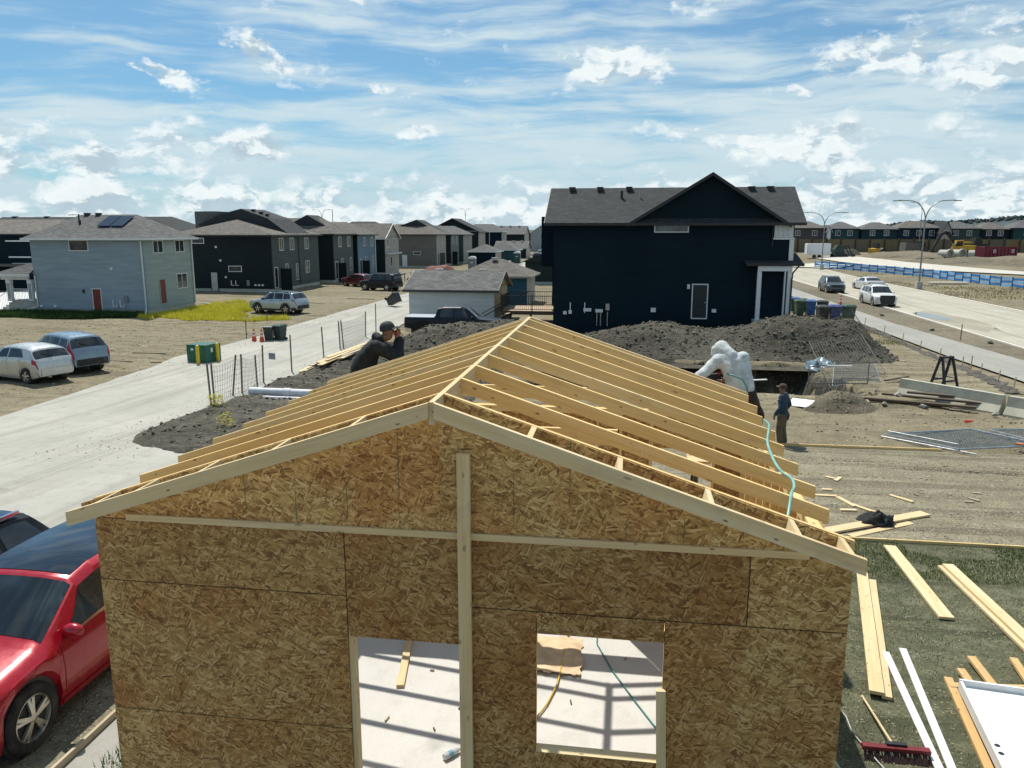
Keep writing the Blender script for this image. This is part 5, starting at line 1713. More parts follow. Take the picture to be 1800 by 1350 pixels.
# ------------------------------------------------------------------ vehicles
class Car:
    """body lofted from a side profile; local x from nose (+) to tail (-), z up, y to the left"""
    def __init__(s, L, W, top, belt, axles, rw, zb=0.22, roofw=0.74, cowl=None, roof_f=None, roof_r=None, tail=None, nose=0.55, back=0.35):
        s.L, s.W, s.rw, s.zb = L, W, rw, zb
        s.tx, s.tz = zip(*top)
        s.bx, s.bz = zip(*belt)
        s.axles = axles
        s.roofw = roofw
        s.cowl, s.roof_f, s.roof_r, s.tail = cowl, roof_f, roof_r, tail
        s.nose, s.back = nose, back

    def top(s, x):
        return float(np.interp(x, s.tx, s.tz))

    def belt(s, x):
        return float(np.interp(x, s.bx, s.bz))

    def half(s, x):
        w = s.W / 2
        if x < s.nose:
            q = 1 - x / s.nose
            w *= 1 - 0.24 * q ** 2.2
        r = s.L - x
        if r < s.back:
            q = 1 - r / s.back
            w *= 1 - 0.13 * q ** 2.0
        return w

    def bottom(s, x):
        z = s.zb
        if x < 0.5:
            z += 0.10 * (1 - x / 0.5)
        if x > s.L - 0.5:
            z += 0.14 * (1 - (s.L - x) / 0.5)
        ra = s.rw + 0.055
        for a in s.axles:
            d = abs(x - a)
            if d < ra:
                z = max(z, s.rw + math.sqrt(ra * ra - d * d) - 0.01)
        return z

    def section(s, x):
        W, zt, zb = s.half(x), s.top(x), s.bottom(x)
        zl = min(s.belt(x), zt - 0.015)
        zb = min(zb, zl - 0.05)
        cab = max(0.0, zt - zl)
        k = min(1.0, cab / 0.5)
        Wr = W * (0.955 - (0.955 - s.roofw) * k)
        e = min(0.07, cab * 0.5)
        h = zl - zb
        return [(W * 0.93, zb), (W * 0.985, zb + 0.28 * h), (W, zb + 0.62 * h), (W * 0.985, zb + 0.88 * h), (W * 0.955, zl), (Wr, zt - e), (Wr * 0.86, zt - e * 0.25), (Wr * 0.45, zt + 0.008), (0, zt + 0.014)]

    def S(s, x, t):
        p = s.section(x)
        t = max(0, min(len(p) - 1.0001, t))
        i = int(t)
        f = t - i
        y = p[i][0] * (1 - f) + p[i + 1][0] * f
        z = p[i][1] * (1 - f) + p[i + 1][1] * f
        return Vector((s.L / 2 - x, y, z))

    def stations(s, n=46):
        xs = set(np.linspace(0, s.L, n).tolist()) | set(s.tx)
        for a in s.axles:
            ra = s.rw + 0.055
            xs |= {a + ra * math.cos(PI * k / 9) for k in range(10)}
            xs |= {a - ra - 0.002, a + ra + 0.002}
        xs |= {0.02, 0.06, 0.13, s.L - 0.02, s.L - 0.06, s.L - 0.13}
        return sorted(x for x in xs if 0 <= x <= s.L)

    def body(s):
        mb = MB()
        st = s.stations()
        rows = 9
        for x in st:
            sec = s.section(x)
            for y, z in sec:
                mb.v.append((s.L / 2 - x, y, z))
            for y, z in sec[:-1][::-1]:
                mb.v.append((s.L / 2 - x, -y, z))
        m = rows * 2 - 1
        for i in range(len(st) - 1):
            for k in range(m - 1):
                mb.f.append((i * m + k, i * m + k + 1, (i + 1) * m + k + 1, (i + 1) * m + k))
            mb.f.append((i * m + m - 1, i * m, (i + 1) * m, (i + 1) * m + m - 1))
        mb.f.append(tuple(range(m)))
        mb.f.append(tuple((len(st) - 1) * m + k for k in range(m))[::-1])
        return mb

    def patch(s, x0, x1, t0, t1, side=1, off=0.006, nx=8, nt=4, xs0=None, xs1=None):
        """piece of skin laid just proud of the body; xs0/xs1 shift the ends at t1 (slanted pillars)"""
        mb = MB()
        for j in range(nt + 1):
            ft = j / nt
            t = t0 + (t1 - t0) * ft
            a = x0 + (0 if xs0 is None else xs0 * ft)
            b = x1 + (0 if xs1 is None else xs1 * ft)
            for i in range(nx + 1):
                x = a + (b - a) * i / nx
                p = s.S(x, t)
                du = s.S(min(s.L, x + 0.02), t) - s.S(max(0, x - 0.02), t)
                dv = s.S(x, min(8, t + 0.05)) - s.S(x, max(0, t - 0.05))
                n = dv.cross(du)
                if n.length > 1e-9:
                    n.normalize()
                    if n.y < -0.05 or (abs(n.y) <= 0.05 and n.z < 0):
                        n = -n
                    p = p + n * off
                mb.v.append((p.x, p.y * side, p.z))
        for j in range(nt):
            for i in range(nx):
                q = j * (nx + 1) + i
                mb.f.append((q, q + 1, q + nx + 2, q + nx + 1))
        return mb

    def across(s, x0, x1, t0=5.1, off=0.006, nx=8, nt=12):
        """piece of skin from side to side (windscreens, bonnet, roof)"""
        mb = MB()
        half_ = [t0, (t0 + 6) / 2, 5.98, 6.02, 6.5, 6.98, 7.02, 7.5] if t0 < 5.9 else [t0, 6.5, 6.98, 7.02, 7.5]
        tt = [(q, -1) for q in half_] + [(8, 1)] + [(q, 1) for q in half_[::-1]]
        nt = len(tt) - 1
        for j in range(nt + 1):
            t, sg = tt[j]
            for i in range(nx + 1):
                x = x0 + (x1 - x0) * i / nx
                p = s.S(x, t)
                du = s.S(min(s.L, x + 0.02), t) - s.S(max(0, x - 0.02), t)
                n = Vector((-du.z, 0, du.x))
                if n.z < 0:
                    n = -n
                n.normalize()
                p = p + n * off
                mb.v.append((p.x, p.y * sg, p.z))
        for j in range(nt):
            for i in range(nx):
                q = j * (nx + 1) + i
                mb.f.append((q, q + 1, q + nx + 2, q + nx + 1))
        return mb


WHEELS = {}


def wheel_meshes(r, w, spokes, wide):
    key = (round(r, 3), round(w, 3), spokes)
    if key in WHEELS:
        return WHEELS[key]
    M = Matrix.Rotation(R(-90), 4, 'X')
    rr = r * 0.70
    ty = MB().lathe([(rr, -w / 2), (r * 0.93, -w / 2), (r, -w / 2 + 0.03), (r, w / 2 - 0.03), (r * 0.93, w / 2), (rr, w / 2), (rr * 0.97, w / 2 - 0.05), (rr * 0.97, -w / 2 + 0.05)], 28, M, False).mesh('tyre', 35)
    ty.materials.append(RUBBER)
    rm = MB().lathe([(rr * 0.99, w / 2 - 0.015), (rr * 0.93, w / 2 - 0.005), (rr * 0.90, w / 2 - 0.03), (rr * 0.86, w / 2 - 0.09), (rr * 0.5, w / 2 - 0.1), (0.01, w / 2 - 0.1)], 28, M, False)
    for k in range(spokes):
        a = 2 * PI * k / spokes + 0.3
        for da in ((-0.13, 0.13) if wide else (0,)):
            c, s_ = math.cos(a + da * 0.5), math.sin(a + da * 0.5)
            c2, s2 = math.cos(a + da), math.sin(a + da)
            rm.bar((c * rr * 0.16, w / 2 - 0.022, s_ * rr * 0.16), (c2 * rr * 0.94, w / 2 - 0.03, s2 * rr * 0.94), rr * (0.15 if wide else 0.2), 0.03, (0, 1, 0))
    rm.lathe([(rr * 0.2, w / 2 - 0.06), (rr * 0.2, w / 2 - 0.01), (rr * 0.12, w / 2 - 0.002), (0.01, w / 2 - 0.002)], 14, M)
    rm = rm.mesh('rim', 30)
    rm.materials.append(ALLOY)
    dk = MB().lathe([(rr * 0.88, w / 2 - 0.088), (0.01, w / 2 - 0.085)], 20, M).mesh('brake')
    dk.materials.append(BLACK)
    WHEELS[key] = (ty, rm, dk)
    return WHEELS[key]


def paint(name, c, metal=0.35, rough=0.32):
    return pm(name, c, rough, metal, var=0.05, vs=3, coat=0.55, dirt=0.07, dirtcol=(0.3, 0.26, 0.2))


TAIL = pm('tail_lamp_red', (0.34, 0.012, 0.015), 0.15, spec=0.6)
LAMP = pm('headlamp_glass', (0.55, 0.57, 0.58), 0.08, spec=0.7)
CHROME = pm('chrome', (0.7, 0.7, 0.69), 0.15, 1.0, var=0.05)
PLATE = pm('number_plate', (0.62, 0.64, 0.66), 0.5)
CLAD = pm('black_cladding', (0.022, 0.024, 0.026), 0.6, dirt=0.35, dirtcol=(0.2, 0.17, 0.13))


def vehicle(name, label, cat, c, loc, heading, body, spokes=5, wide=True, roofmat=None, cladding=False, rails=False, windows=(), rim_w=0.21, grille=None, tail=None, bed=None, front_glass=True, bumper=CLAD, lamps='std', group=None, doors=None, wiper=False, z=None):
    x, y = loc
    r = thing(name, label, cat, (x, y, H(x, y) if z is None else z), heading, group)
    link('body', c.body().mesh('body', 32), body, r)
    # underside and wheel wells
    MB().span(-c.L / 2 + 0.35, c.L / 2 - 0.35, -c.W / 2 + 0.2, c.W / 2 - 0.2, c.zb + 0.04, c.zb + 0.42).build('underbody', BLACK, r)
    for a in c.axles:
        for sd in (1, -1):
            ty, rm, dk = wheel_meshes(c.rw, rim_w, spokes, wide)
            wl = link('wheel', dk, None, r, (c.L / 2 - a, sd * (c.W / 2 - rim_w / 2 - 0.02), c.rw), (0, 0, 0 if sd > 0 else PI))
            link('tyre', ty, None, wl)
            link('rim', rm, None, wl)
            MB().lathe([(c.rw + 0.05, 0.0), (c.rw + 0.05, 0.36)], 18, Matrix.Rotation(R(90 if sd > 0 else -90), 4, 'X')).build('wheel_well', BLACK, r, (c.L / 2 - a, sd * (c.W / 2 - 0.07), c.rw), fix=False)
            if cladding:
                mb = MB()
                n_ = 12
                for k in range(n_ + 1):
                    t_ = PI * k / n_
                    for rr_, yy in ((c.rw + 0.045, 0.0), (c.rw + 0.125, 0.0)):
                        xx, zz = a + rr_ * math.cos(t_), c.rw + rr_ * math.sin(t_)
                        mb.v.append((c.L / 2 - xx, sd * (c.half(xx) + 0.008 - 0.015 * (zz > c.belt(xx) - 0.15)), zz))
                for k in range(n_):
                    mb.f.append((2 * k, 2 * k + 1, 2 * k + 3, 2 * k + 2))
                mb.build('arch_trim', CLAD, r)
    for w_ in windows:
        for sd in (1, -1):
            c.patch(w_[0], w_[1], 4.12, 4.9, sd, 0.005, 8, 4, w_[2], w_[3]).build('side_window', CARGLASS, r, smooth=60)
    if front_glass:
        c.across(c.cowl + 0.05, c.roof_f - 0.04, 5.25).build('windscreen', CARGLASS, r, smooth=60)
    if c.roof_r is not None:
        c.across(c.roof_r + 0.05, c.tail - 0.04, 5.35).build('rear_window', CARGLASS, r, smooth=60)
    if roofmat is not None:
        c.across(c.roof_f + 0.06, c.roof_r - 0.05, 6.0, 0.007).build('roof_panel', roofmat, r, smooth=60)
    if bed is not None:
        c.across(bed[0], bed[1], 5.4, 0.012).build('bed_cover', bed[2], r, smooth=60)
    for (d0, d1) in (doors or ()):
        for sd in (1, -1):
            dd = c.patch(d0, d1, 0.7, 4.0, sd, 0.006, 8, 8).build('door', body, r, smooth=60)
            p = c.S(d1 - 0.16, 3.25)
            MB().box((p.x, sd * (p.y + 0.022), p.z), (0.18, 0.03, 0.03)).build('handle', body if not cladding else CLAD, dd)
    for sd in (1, -1):
        p = c.S(c.cowl + 0.34, 4.2)
        MB().lathe([(math.sin(q), -math.cos(q)) for q in np.linspace(0.15, PI - 0.15, 9)], 14, Matrix.Translation((p.x + 0.02, sd * (p.y + 0.10), p.z + 0.06)) @ Matrix.Diagonal((0.075, 0.125, 0.08, 1))).bar((p.x, sd * (p.y - 0.03), p.z), (p.x + 0.01, sd * (p.y + 0.07), p.z + 0.03), 0.06, 0.03).build('mirror', body if not cladding else CLAD, r, smooth=50)
        # lamps
        if lamps == 'std':
            c.patch(0.03, 0.42, 3.15, 4.0, sd, 0.008, 8, 3).build('headlight', LAMP, r, smooth=60)
        else:
            c.patch(0.03, 0.30, 2.4, 3.8, sd, 0.008, 8, 3).build('headlight', LAMP, r, smooth=60)
        if tail:
            c.patch(c.L - tail[0], c.L - 0.012, tail[1], tail[2], sd, 0.008, 6, 5).build('tail_light', TAIL, r, smooth=60)
        if rails:
            a, b = c.S(c.roof_f + 0.25, 5.6), c.S(c.roof_r - 0.1, 5.6)
            MB().bar((a.x, sd * a.y, a.z + 0.06), (b.x, sd * b.y, b.z + 0.06), 0.04, 0.035).box((a.x - 0.05, sd * a.y, a.z + 0.03), (0.08, 0.04, 0.06)).box((b.x + 0.05, sd * b.y, b.z + 0.03), (0.08, 0.04, 0.06)).build('roof_rail', BLACK, r)
        # sill and bumper corners
        c.patch(c.axles[0] + c.rw + 0.08, c.axles[1] - c.rw - 0.08, 0.05, 0.75 if cladding else 0.4, sd, 0.01, 8, 2).build('sill_trim', CLAD if cladding else body, r)
        c.patch(c.L - 0.45, c.L - 0.005, 0.02, 1.0, sd, 0.012, 6, 2).build('bumper_trim', bumper, r)
    wr = c.half(c.L - 0.01) * 1.7
    MB().box((-c.L / 2 - 0.012, 0, c.bottom(c.L) + 0.16), (0.05, wr, 0.28)).build('rear_bumper', bumper, r)
    zp = c.belt(c.L) - 0.2
    MB().box((-c.L / 2 - 0.022, 0, zp), (0.02, 0.34, 0.17)).build('number_plate', PLATE, r)
    wf = c.half(0.01) * 1.5
    if grille:
        MB().box((c.L / 2 + 0.008, 0, grille[0]), (0.03, wf * grille[2], grille[1])).build('grille', grille[3], r)
    MB().box((c.L / 2 + 0.01, 0, c.bottom(0) + 0.1), (0.04, wf, 0.2)).build('front_bumper', bumper, r)
    if wiper:
        a = c.S(c.tail - 0.06, 7.9)
        MB().bar((a.x - 0.015, 0.02, a.z + 0.03), (a.x + 0.1, 0.4, a.z + 0.16), 0.02, 0.02).build('wiper', BLACK, r)
    return r


def suv(L=4.6, W=1.84, h=1.68, belt=1.05, rw=0.36, **k):
    s = L / 4.6
    return Car(L, W, [(0, 0.70), (0.05, 0.82), (0.14, 0.93), (0.35 * s, 0.99), (1.12 * s, 1.10), (1.2 * s, 1.13), (1.95 * s, h - 0.07), (2.3 * s, h - 0.01), (3.0 * s, h), (3.8 * s, h - 0.04), (4.12 * s, h - 0.09), (4.48 * s, belt + 0.04), (4.56 * s, belt - 0.12), (L, 0.72)],
               [(0, 0.66), (0.14, 0.86), (1.1 * s, belt - 0.06), (3.4 * s, belt), (4.2 * s, belt + 0.06), (4.45 * s, belt + 0.0), (L, 0.68)], (0.93 * s, 3.60 * s), rw, cowl=1.2 * s, roof_f=1.95 * s, roof_r=4.12 * s, tail=4.48 * s, **k)


SUVW = [(1.48, 2.50, 0.50, 0.0), (2.58, 3.35, 0.0, -0.02), (3.43, 4.10, 0.0, -0.18)]
SUVD = [(1.38, 2.53), (2.55, 3.38)]
# red crossovers on the driveway, hoods towards the camera
RED = paint('crimson_paint', (0.36, 0.006, 0.018), 0.15, 0.25)
PANO = glass('roof_glass', (0.010, 0.016, 0.026), 0.06, 0.8)
red = suv(4.8, 1.90, 1.61, 1.06, 0.36, roofw=0.70)
red.tz = tuple(z * 0.915 for z in red.tz)
red.bz = tuple(z * 0.915 for z in red.bz)
sc_ = 4.8 / 4.6
redw = [(a * sc_, b * sc_, c_, d) for a, b, c_, d in SUVW]
redd = [(a * sc_, b * sc_) for a, b in SUVD]
v = vehicle('parked_car', 'shiny red crossover with a black glass roof parked against the strand board wall', 'car', red, (-6.87, 7.86), R(-90), RED, 5, True, PANO, windows=redw, doors=redd, bumper=RED, tail=(0.3, 2.8, 4.0), grille=(0.62, 0.2, 0.9, BLACK), z=1.0)
for sd in (1, -1):                                       # bright strip round the side glass
    red.patch(1.55 * sc_, 4.05 * sc_, 4.03, 4.10, sd, 0.012, 16, 1).build('window_trim', CHROME, v)
red2 = suv(4.5, 1.80, 1.50, 0.98, 0.34, roofw=0.72)
v = vehicle('parked_car', 'black car mostly cut off by the left edge, with silver roof bars', 'car', red2, (-9.0, 7.6), R(-89), pm('black_paint', (0.008, 0.009, 0.011), 0.3, spec=0.25, coat=0.12, vs=3), 5, True, PANO, windows=SUVW, doors=SUVD, bumper=CLAD, tail=(0.3, 2.6, 4.0), z=0.97)
a, b = red2.S(2.2, 5.6), red2.S(3.9, 5.6)
for sd in (1, -1):
    MB().bar((a.x, sd * a.y, a.z + 0.07), (b.x, sd * b.y, b.z + 0.07), 0.045, 0.04).build('roof_rail', CHROME, v)

# left lot
silver = paint('silver_paint', (0.52, 0.53, 0.52), 0.6)
hatch = Car(4.05, 1.73, [(0, 0.62), (0.05, 0.74), (0.2, 0.86), (0.85, 1.0), (0.98, 1.05), (1.75, 1.44), (2.1, 1.50), (2.7, 1.51), (3.3, 1.46), (3.62, 1.40), (3.93, 1.02), (4.0, 0.92), (4.05, 0.66)], [(0, 0.58), (0.2, 0.8), (1.0, 0.94), (3.2, 1.04), (3.7, 1.08), (3.95, 0.98), (4.05, 0.62)], (0.78, 3.3), 0.31, zb=0.19, roofw=0.72, cowl=0.98, roof_f=1.75, roof_r=3.62, tail=3.95)
vehicle('parked_car', 'silver hatchback cut off by the left edge beside the blue grey crossover', 'car', hatch, (-24.9, 28.8), R(163), silver, 5, True, None, windows=[(1.4, 2.2, 0.4, 0.0), (2.28, 3.25, 0.0, -0.25)], doors=[(1.12, 2.25), (2.27, 3.1)], bumper=silver, tail=(0.25, 2.5, 3.9), wiper=True)
bluegrey = paint('blue_grey_paint', (0.20, 0.27, 0.33), 0.5)
vehicle('parked_car', 'blue grey crossover with tall red tail lights parked beyond the silver hatchback', 'car', suv(4.55, 1.82, 1.68, 1.06, 0.34, roofw=0.72), (-25.2, 31.6), R(155), bluegrey, 7, False, None, windows=SUVW, doors=SUVD, tail=(0.42, 2.9, 4.95), wiper=True)
rav = vehicle('parked_car', 'silver blue SUV with black roof and black arches by the grass patch', 'car', suv(4.6, 1.86, 1.70, 1.08, 0.36, roofw=0.74), (-27.1, 57.9), R(166), paint('ice_silver_paint', (0.42, 0.48, 0.52), 0.5), 5, True, pm('black_paint', (0.008, 0.009, 0.011), 0.3, spec=0.25, coat=0.12, vs=3), cladding=True, rails=True, windows=SUVW, doors=SUVD, tail=(0.35, 3.0, 4.0))
blackp = pm('black_paint', (0.008, 0.009, 0.011), 0.3, spec=0.25, coat=0.12, vs=3)
boxy = Car(4.7, 1.88, [(0, 0.72), (0.05, 1.0), (0.3, 1.06), (1.35, 1.12), (1.42, 1.16), (1.85, 1.78), (2.1, 1.84), (4.2, 1.85), (4.5, 1.80), (4.64, 1.16), (4.68, 1.05), (4.7, 0.75)], [(0, 0.68), (0.3, 0.98), (1.4, 1.08), (4.6, 1.12), (4.7, 0.7)], (0.82, 3.72), 0.39, zb=0.3, roofw=0.84, cowl=1.42, roof_f=1.85, roof_r=4.5, tail=4.64)
BOXW = [(1.72, 2.55, 0.22, 0.0), (2.63, 3.5, 0.0, 0.0), (3.58, 4.4, 0.0, -0.05)]
vehicle('parked_car', 'black boxy four wheel drive parked on the bare lot by the lane', 'car', boxy, (-26.6, 82.2), R(162), blackp, 5, True, None, cladding=True, rails=True, windows=BOXW, doors=[(1.45, 2.58), (2.6, 3.5)], tail=(0.15, 2.4, 3.8))
vehicle('parked_car', 'dark car with a white roof half hidden behind the black four wheel drive', 'car', suv(4.6, 1.84, 1.7, 1.05, 0.36), (-23.8, 91.0), R(165), blackp, 5, True, WHITE, windows=SUVW, tail=(0.3, 2.8, 4.0))
vehicle('parked_car', 'dark red car half hidden in the shade left of the black four wheel drive', 'car', suv(4.5, 1.8, 1.5, 1.0, 0.34), (-31.4, 88.5), R(150), paint('maroon_paint', (0.10, 0.012, 0.016), 0.2), 5, True, None, windows=SUVW, tail=(0.4, 2.6, 4.0))
# black pickup before the white garage
pk_ = Car(5.9, 2.0, [(0, 0.80), (0.05, 1.02), (0.25, 1.14), (1.35, 1.24), (1.45, 1.28), (2.15, 1.86), (2.45, 1.94), (3.45, 1.94), (3.85, 1.86), (4.02, 1.36), (4.04, 1.30), (5.80, 1.32), (5.86, 1.28), (5.9, 0.8)], [(0, 0.75), (0.25, 1.06), (1.45, 1.18), (4.0, 1.27), (5.85, 1.28), (5.9, 0.75)], (1.05, 4.70), 0.40, zb=0.36, roofw=0.80, cowl=1.45, roof_f=2.15, roof_r=3.85, tail=4.0, back=0.12)
pt = vehicle('pickup_truck', 'black pickup truck with a pale bed cover parked before the white garage', 'pickup', pk_, (-10.3, 46.0), R(4), pm('ink_paint', (0.007, 0.010, 0.016), 0.3, spec=0.25, coat=0.12, vs=3), 6, False, None, windows=[(1.92, 2.85, 0.35, 0.0), (2.93, 3.75, 0.0, -0.1)], doors=[(1.55, 2.88), (2.9, 3.8)], bed=(4.1, 5.78, pm('bed_cover_grey', (0.34, 0.38, 0.42), 0.5)), tail=(0.10, 2.2, 3.9), lamps='tall', grille=(0.92, 0.26, 0.9, CHROME), bumper=CHROME)
van = Car(4.9, 1.95, [(0, 0.7), (0.06, 0.95), (0.9, 1.12), (1.0, 1.18), (1.75, 1.85), (2.0, 1.92), (4.5, 1.92), (4.78, 1.86), (4.88, 1.1), (4.9, 0.8)], [(0, 0.66), (0.9, 1.04), (4.8, 1.1), (4.9, 0.74)], (0.95, 3.95), 0.33, zb=0.22, roofw=0.84, cowl=1.0, roof_f=1.75, roof_r=4.78, tail=4.88)
vehicle('parked_van', 'grey van with dark windows seen over the deck railings', 'van', van, (-12.6, 117.0), R(176), paint('warm_grey_paint', (0.36, 0.37, 0.36), 0.5), 5, True, None, windows=[(1.5, 2.4, 0.3, 0.0), (2.45, 3.5, 0, 0), (3.55, 4.7, 0, 0)], tail=(0.2, 2.8, 4.4))
for x, y, hd, lab, mt in ((-20.4, 176, 100, 'tiny dark parked car at the far end of the lane', blackp), (-22.6, 205, 95, 'tiny pale car beyond the farthest garage', silver)):
    vehicle('parked_car', lab, 'car', suv(), (x, y), R(hd), mt, 5, True, None, windows=SUVW)

# on the main road
vehicle('parked_car', 'white SUV with a wide black grille facing the camera beside the puddle', 'car', suv(4.75, 1.90, 1.76, 1.10, 0.39, roofw=0.76), (21.75, 72.4), R(-88), paint('white_car_paint', (0.72, 0.72, 0.70), 0.05), 5, True, None, cladding=False, rails=True, windows=SUVW, doors=SUVD, tail=(0.3, 2.8, 4.0), grille=(0.78, 0.52, 1.12, BLACK), bumper=CLAD)
vehicle('parked_car', 'dark grey SUV facing the camera behind the white one on the road', 'car', suv(4.7, 1.86, 1.72, 1.08, 0.38, roofw=0.74), (21.45, 87.2), R(-90), paint('graphite_paint', (0.055, 0.075, 0.085), 0.4), 5, True, None, rails=True, windows=SUVW, doors=SUVD, tail=(0.3, 2.8, 4.0), grille=(0.8, 0.26, 1.0, BLACK))
sedan = Car(4.85, 1.86, [(0, 0.62), (0.06, 0.74), (0.25, 0.86), (1.25, 0.99), (1.35, 1.02), (2.1, 1.40), (2.45, 1.46), (3.0, 1.46), (3.4, 1.40), (4.05, 1.08), (4.15, 1.06), (4.72, 1.06), (4.8, 0.98), (4.85, 0.66)], [(0, 0.58), (0.25, 0.8), (1.3, 0.94), (4.1, 1.02), (4.75, 1.0), (4.85, 0.62)], (0.95, 3.8), 0.33, zb=0.2, roofw=0.72, cowl=1.35, roof_f=2.1, roof_r=3.4, tail=4.05)
vehicle('moving_car', 'white saloon car driving away, partly hidden by the white SUV', 'car', sedan, (26.3, 91.5), R(97), paint('pearl_paint', (0.62, 0.62, 0.61), 0.2), 5, True, None, windows=[(1.75, 2.55, 0.42, 0), (2.62, 3.5, 0, -0.2)], doors=[(1.45, 2.58), (2.6, 3.5)], tail=(0.14, 2.3, 3.9))

# ------------------------------------------------------------------ things standing and lying about the site
def gz(x, y, o=0.0):
    return H(x, y) + o


def flat_board(name, label, cat, a, b, w, t, mat, group=None, lift=0.0, za=None, zb=None):
    """a piece of lumber lying flat between two ground points"""
    pa = Vector((a[0], a[1], (float(T(*a)) if za is None else za) + t / 2 + lift))
    pb = Vector((b[0], b[1], (float(T(*b)) if zb is None else zb) + t / 2 + lift))
    d = (pb - pa).normalized()
    o = board(name, pa, pb, t, w, mat)
    return tag(o, label, cat, group)


# --- lawn lumber
GL = 'boards lying on the turf'
flat_board('loose_board', 'wide pale board on turf nearest the strand board wall', 'board', (3.86, 12.40), (2.98, 8.66), 0.16, 0.04, PINE_PALE, GL, 0.045)
flat_board('loose_board', 'narrow pale board lying under the edge of the wide one by the wall', 'board', (3.96, 12.2), (3.09, 8.64), 0.11, 0.038, PINE_PALE, GL, 0.005)
flat_board('loose_board', 'single pale plank on the turf between the wall board and the doubled planks', 'board', (4.74, 13.87), (4.59, 10.93), 0.2, 0.038, PINE_PALE, GL, 0.01)
flat_board('loose_board', 'upper of two stacked planks running to the right edge of the turf', 'board', (5.37, 12.98), (5.36, 9.0), 0.17, 0.038, PINE_PALE, GL, 0.05)
flat_board('loose_board', 'lower of the two stacked planks, its edge showing on the near side', 'board', (5.31, 13.0), (5.28, 9.0), 0.17, 0.038, PINE_PALE, GL, 0.010)
for (a, b, lab) in (((3.41, 9.75), (3.20, 7.2), 'white trim strip on turf beside the push broom'), ((3.66, 9.88), (3.31, 7.2), 'white trim strip with a torn end, nearer the white door')):
    o = flat_board('trim_strip_loose', lab, 'trim strip', a, b, 0.085, 0.018, WHITE, 'white trim strips', 0.02)
PL = wood('orange_pine', (0.66, 0.48, 0.25), (0.60, 0.38, 0.16))
for i, (a, b, w, lab, lift) in enumerate((((3.955, 9.2), (3.68, 7.3), 0.09, 'orange pine length along the left edge of the white door', 0.0), ((4.16, 9.37), (4.12, 8.4), 0.09, 'short pine length showing under the top corner of the white door', 0.04),
                                          ((4.42, 9.72), (4.37, 8.4), 0.1, 'long pine length sticking out past the top edge of the white door', 0.04), ((4.93, 9.76), (4.72, 8.3), 0.09, 'pine length at the far right of the white door', 0.04), ((3.9, 9.02), (4.95, 9.12), 0.09, 'pine cross piece under the other lengths by the white door', 0.0))):
    flat_board('lumber_length', lab, 'lumber', a, b, w, 0.038, PL, 'pine lengths under the door', lift)
# white panel door lying on them
ang = math.atan2(-0.17, 1.25) * -1
dr = thing('panel_door', 'white six panel door in its frame lying flat on pine lengths', 'door', (3.93, 8.86, float(T(3.9, 8.8)) + 0.085), R(-7.7))
MB().span(0.03, 0.93, -2.08, -0.03, 0.03, 0.06).build('door_leaf', WHITE, dr)
MB().span(0, 0.96, -0.03, 0.0, 0.0, 0.13).build('jamb', WHITE, dr)
MB().span(0, 0.03, -2.1, -0.03, 0.0, 0.12).build('jamb', WHITE, dr)
MB().span(0.93, 0.96, -2.1, -0.03, 0.0, 0.12).build('jamb', WHITE, dr)
for x0, x1 in ((0.13, 0.43), (0.53, 0.83)):
    for y0, y1 in ((-0.32, -0.14), (-1.05, -0.42), (-1.95, -1.2)):
        mb = MB()
        a = [(x0, y0, 0.0605), (x1, y0, 0.0605), (x1, y1, 0.0605), (x0, y1, 0.0605)]
        q = 0.03
        b = [(x0 + q, y0 + q, 0.072), (x1 - q, y0 + q, 0.072), (x1 - q, y1 - q, 0.072), (x0 + q, y1 - q, 0.072)]
        q = 0.055
        c = [(x0 + q, y0 + q, 0.062), (x1 - q, y0 + q, 0.062), (x1 - q, y1 - q, 0.062), (x0 + q, y1 - q, 0.062)]
        mb.v = a + b + c
        for r0, r1 in ((0, 4), (4, 8)):
            for k in range(4):
                mb.f.append((r0 + k, r0 + (k + 1) % 4, r1 + (k + 1) % 4, r1 + k))
        mb.f.append((8, 9, 10, 11))
        mb.build('door_panel', WHITE, dr)
for y in (-1.12, -1.25):
    MB().lathe([(0.028, 0.0602), (0.028, 0.0615), (0.001, 0.0615)], 14).build('knob_hole', BLACK, dr, (0.09, y, 0))
# push broom
bm_ = thing('push_broom', 'push broom with a red and black head lying on the turf', 'broom', (2.86, 7.62, float(T(2.8, 7.6))))
mb = MB().box((0, 0, 0.085), (0.66, 0.07, 0.045)).build('broom_block', pm('broom_red', (0.16, 0.016, 0.02), 0.5), bm_)
rnd = random.Random(8)
mb = MB()
for k in range(150):
    x = -0.32 + 0.64 * rnd.random()
    y = -0.04 - 0.02 * rnd.random()
    mb.bar((x, y + 0.02, 0.07), (x + rnd.uniform(-0.02, 0.02), y - 0.05 - rnd.random() * 0.02, 0.0), 0.006, 0.006)
mb.build('bristles', pm('bristle_black', (0.03, 0.012, 0.014), 0.8), bm_)
MB().box((0.01, 0.03, 0.115), (0.2, 0.05, 0.03)).build('socket_plate', BLACK, bm_)
MB().tube([(-0.03, 0.05, 0.12), (-0.05, 1.0, 0.04)], 0.012, 8).build('handle', PINE_PALE, bm_, smooth=40)
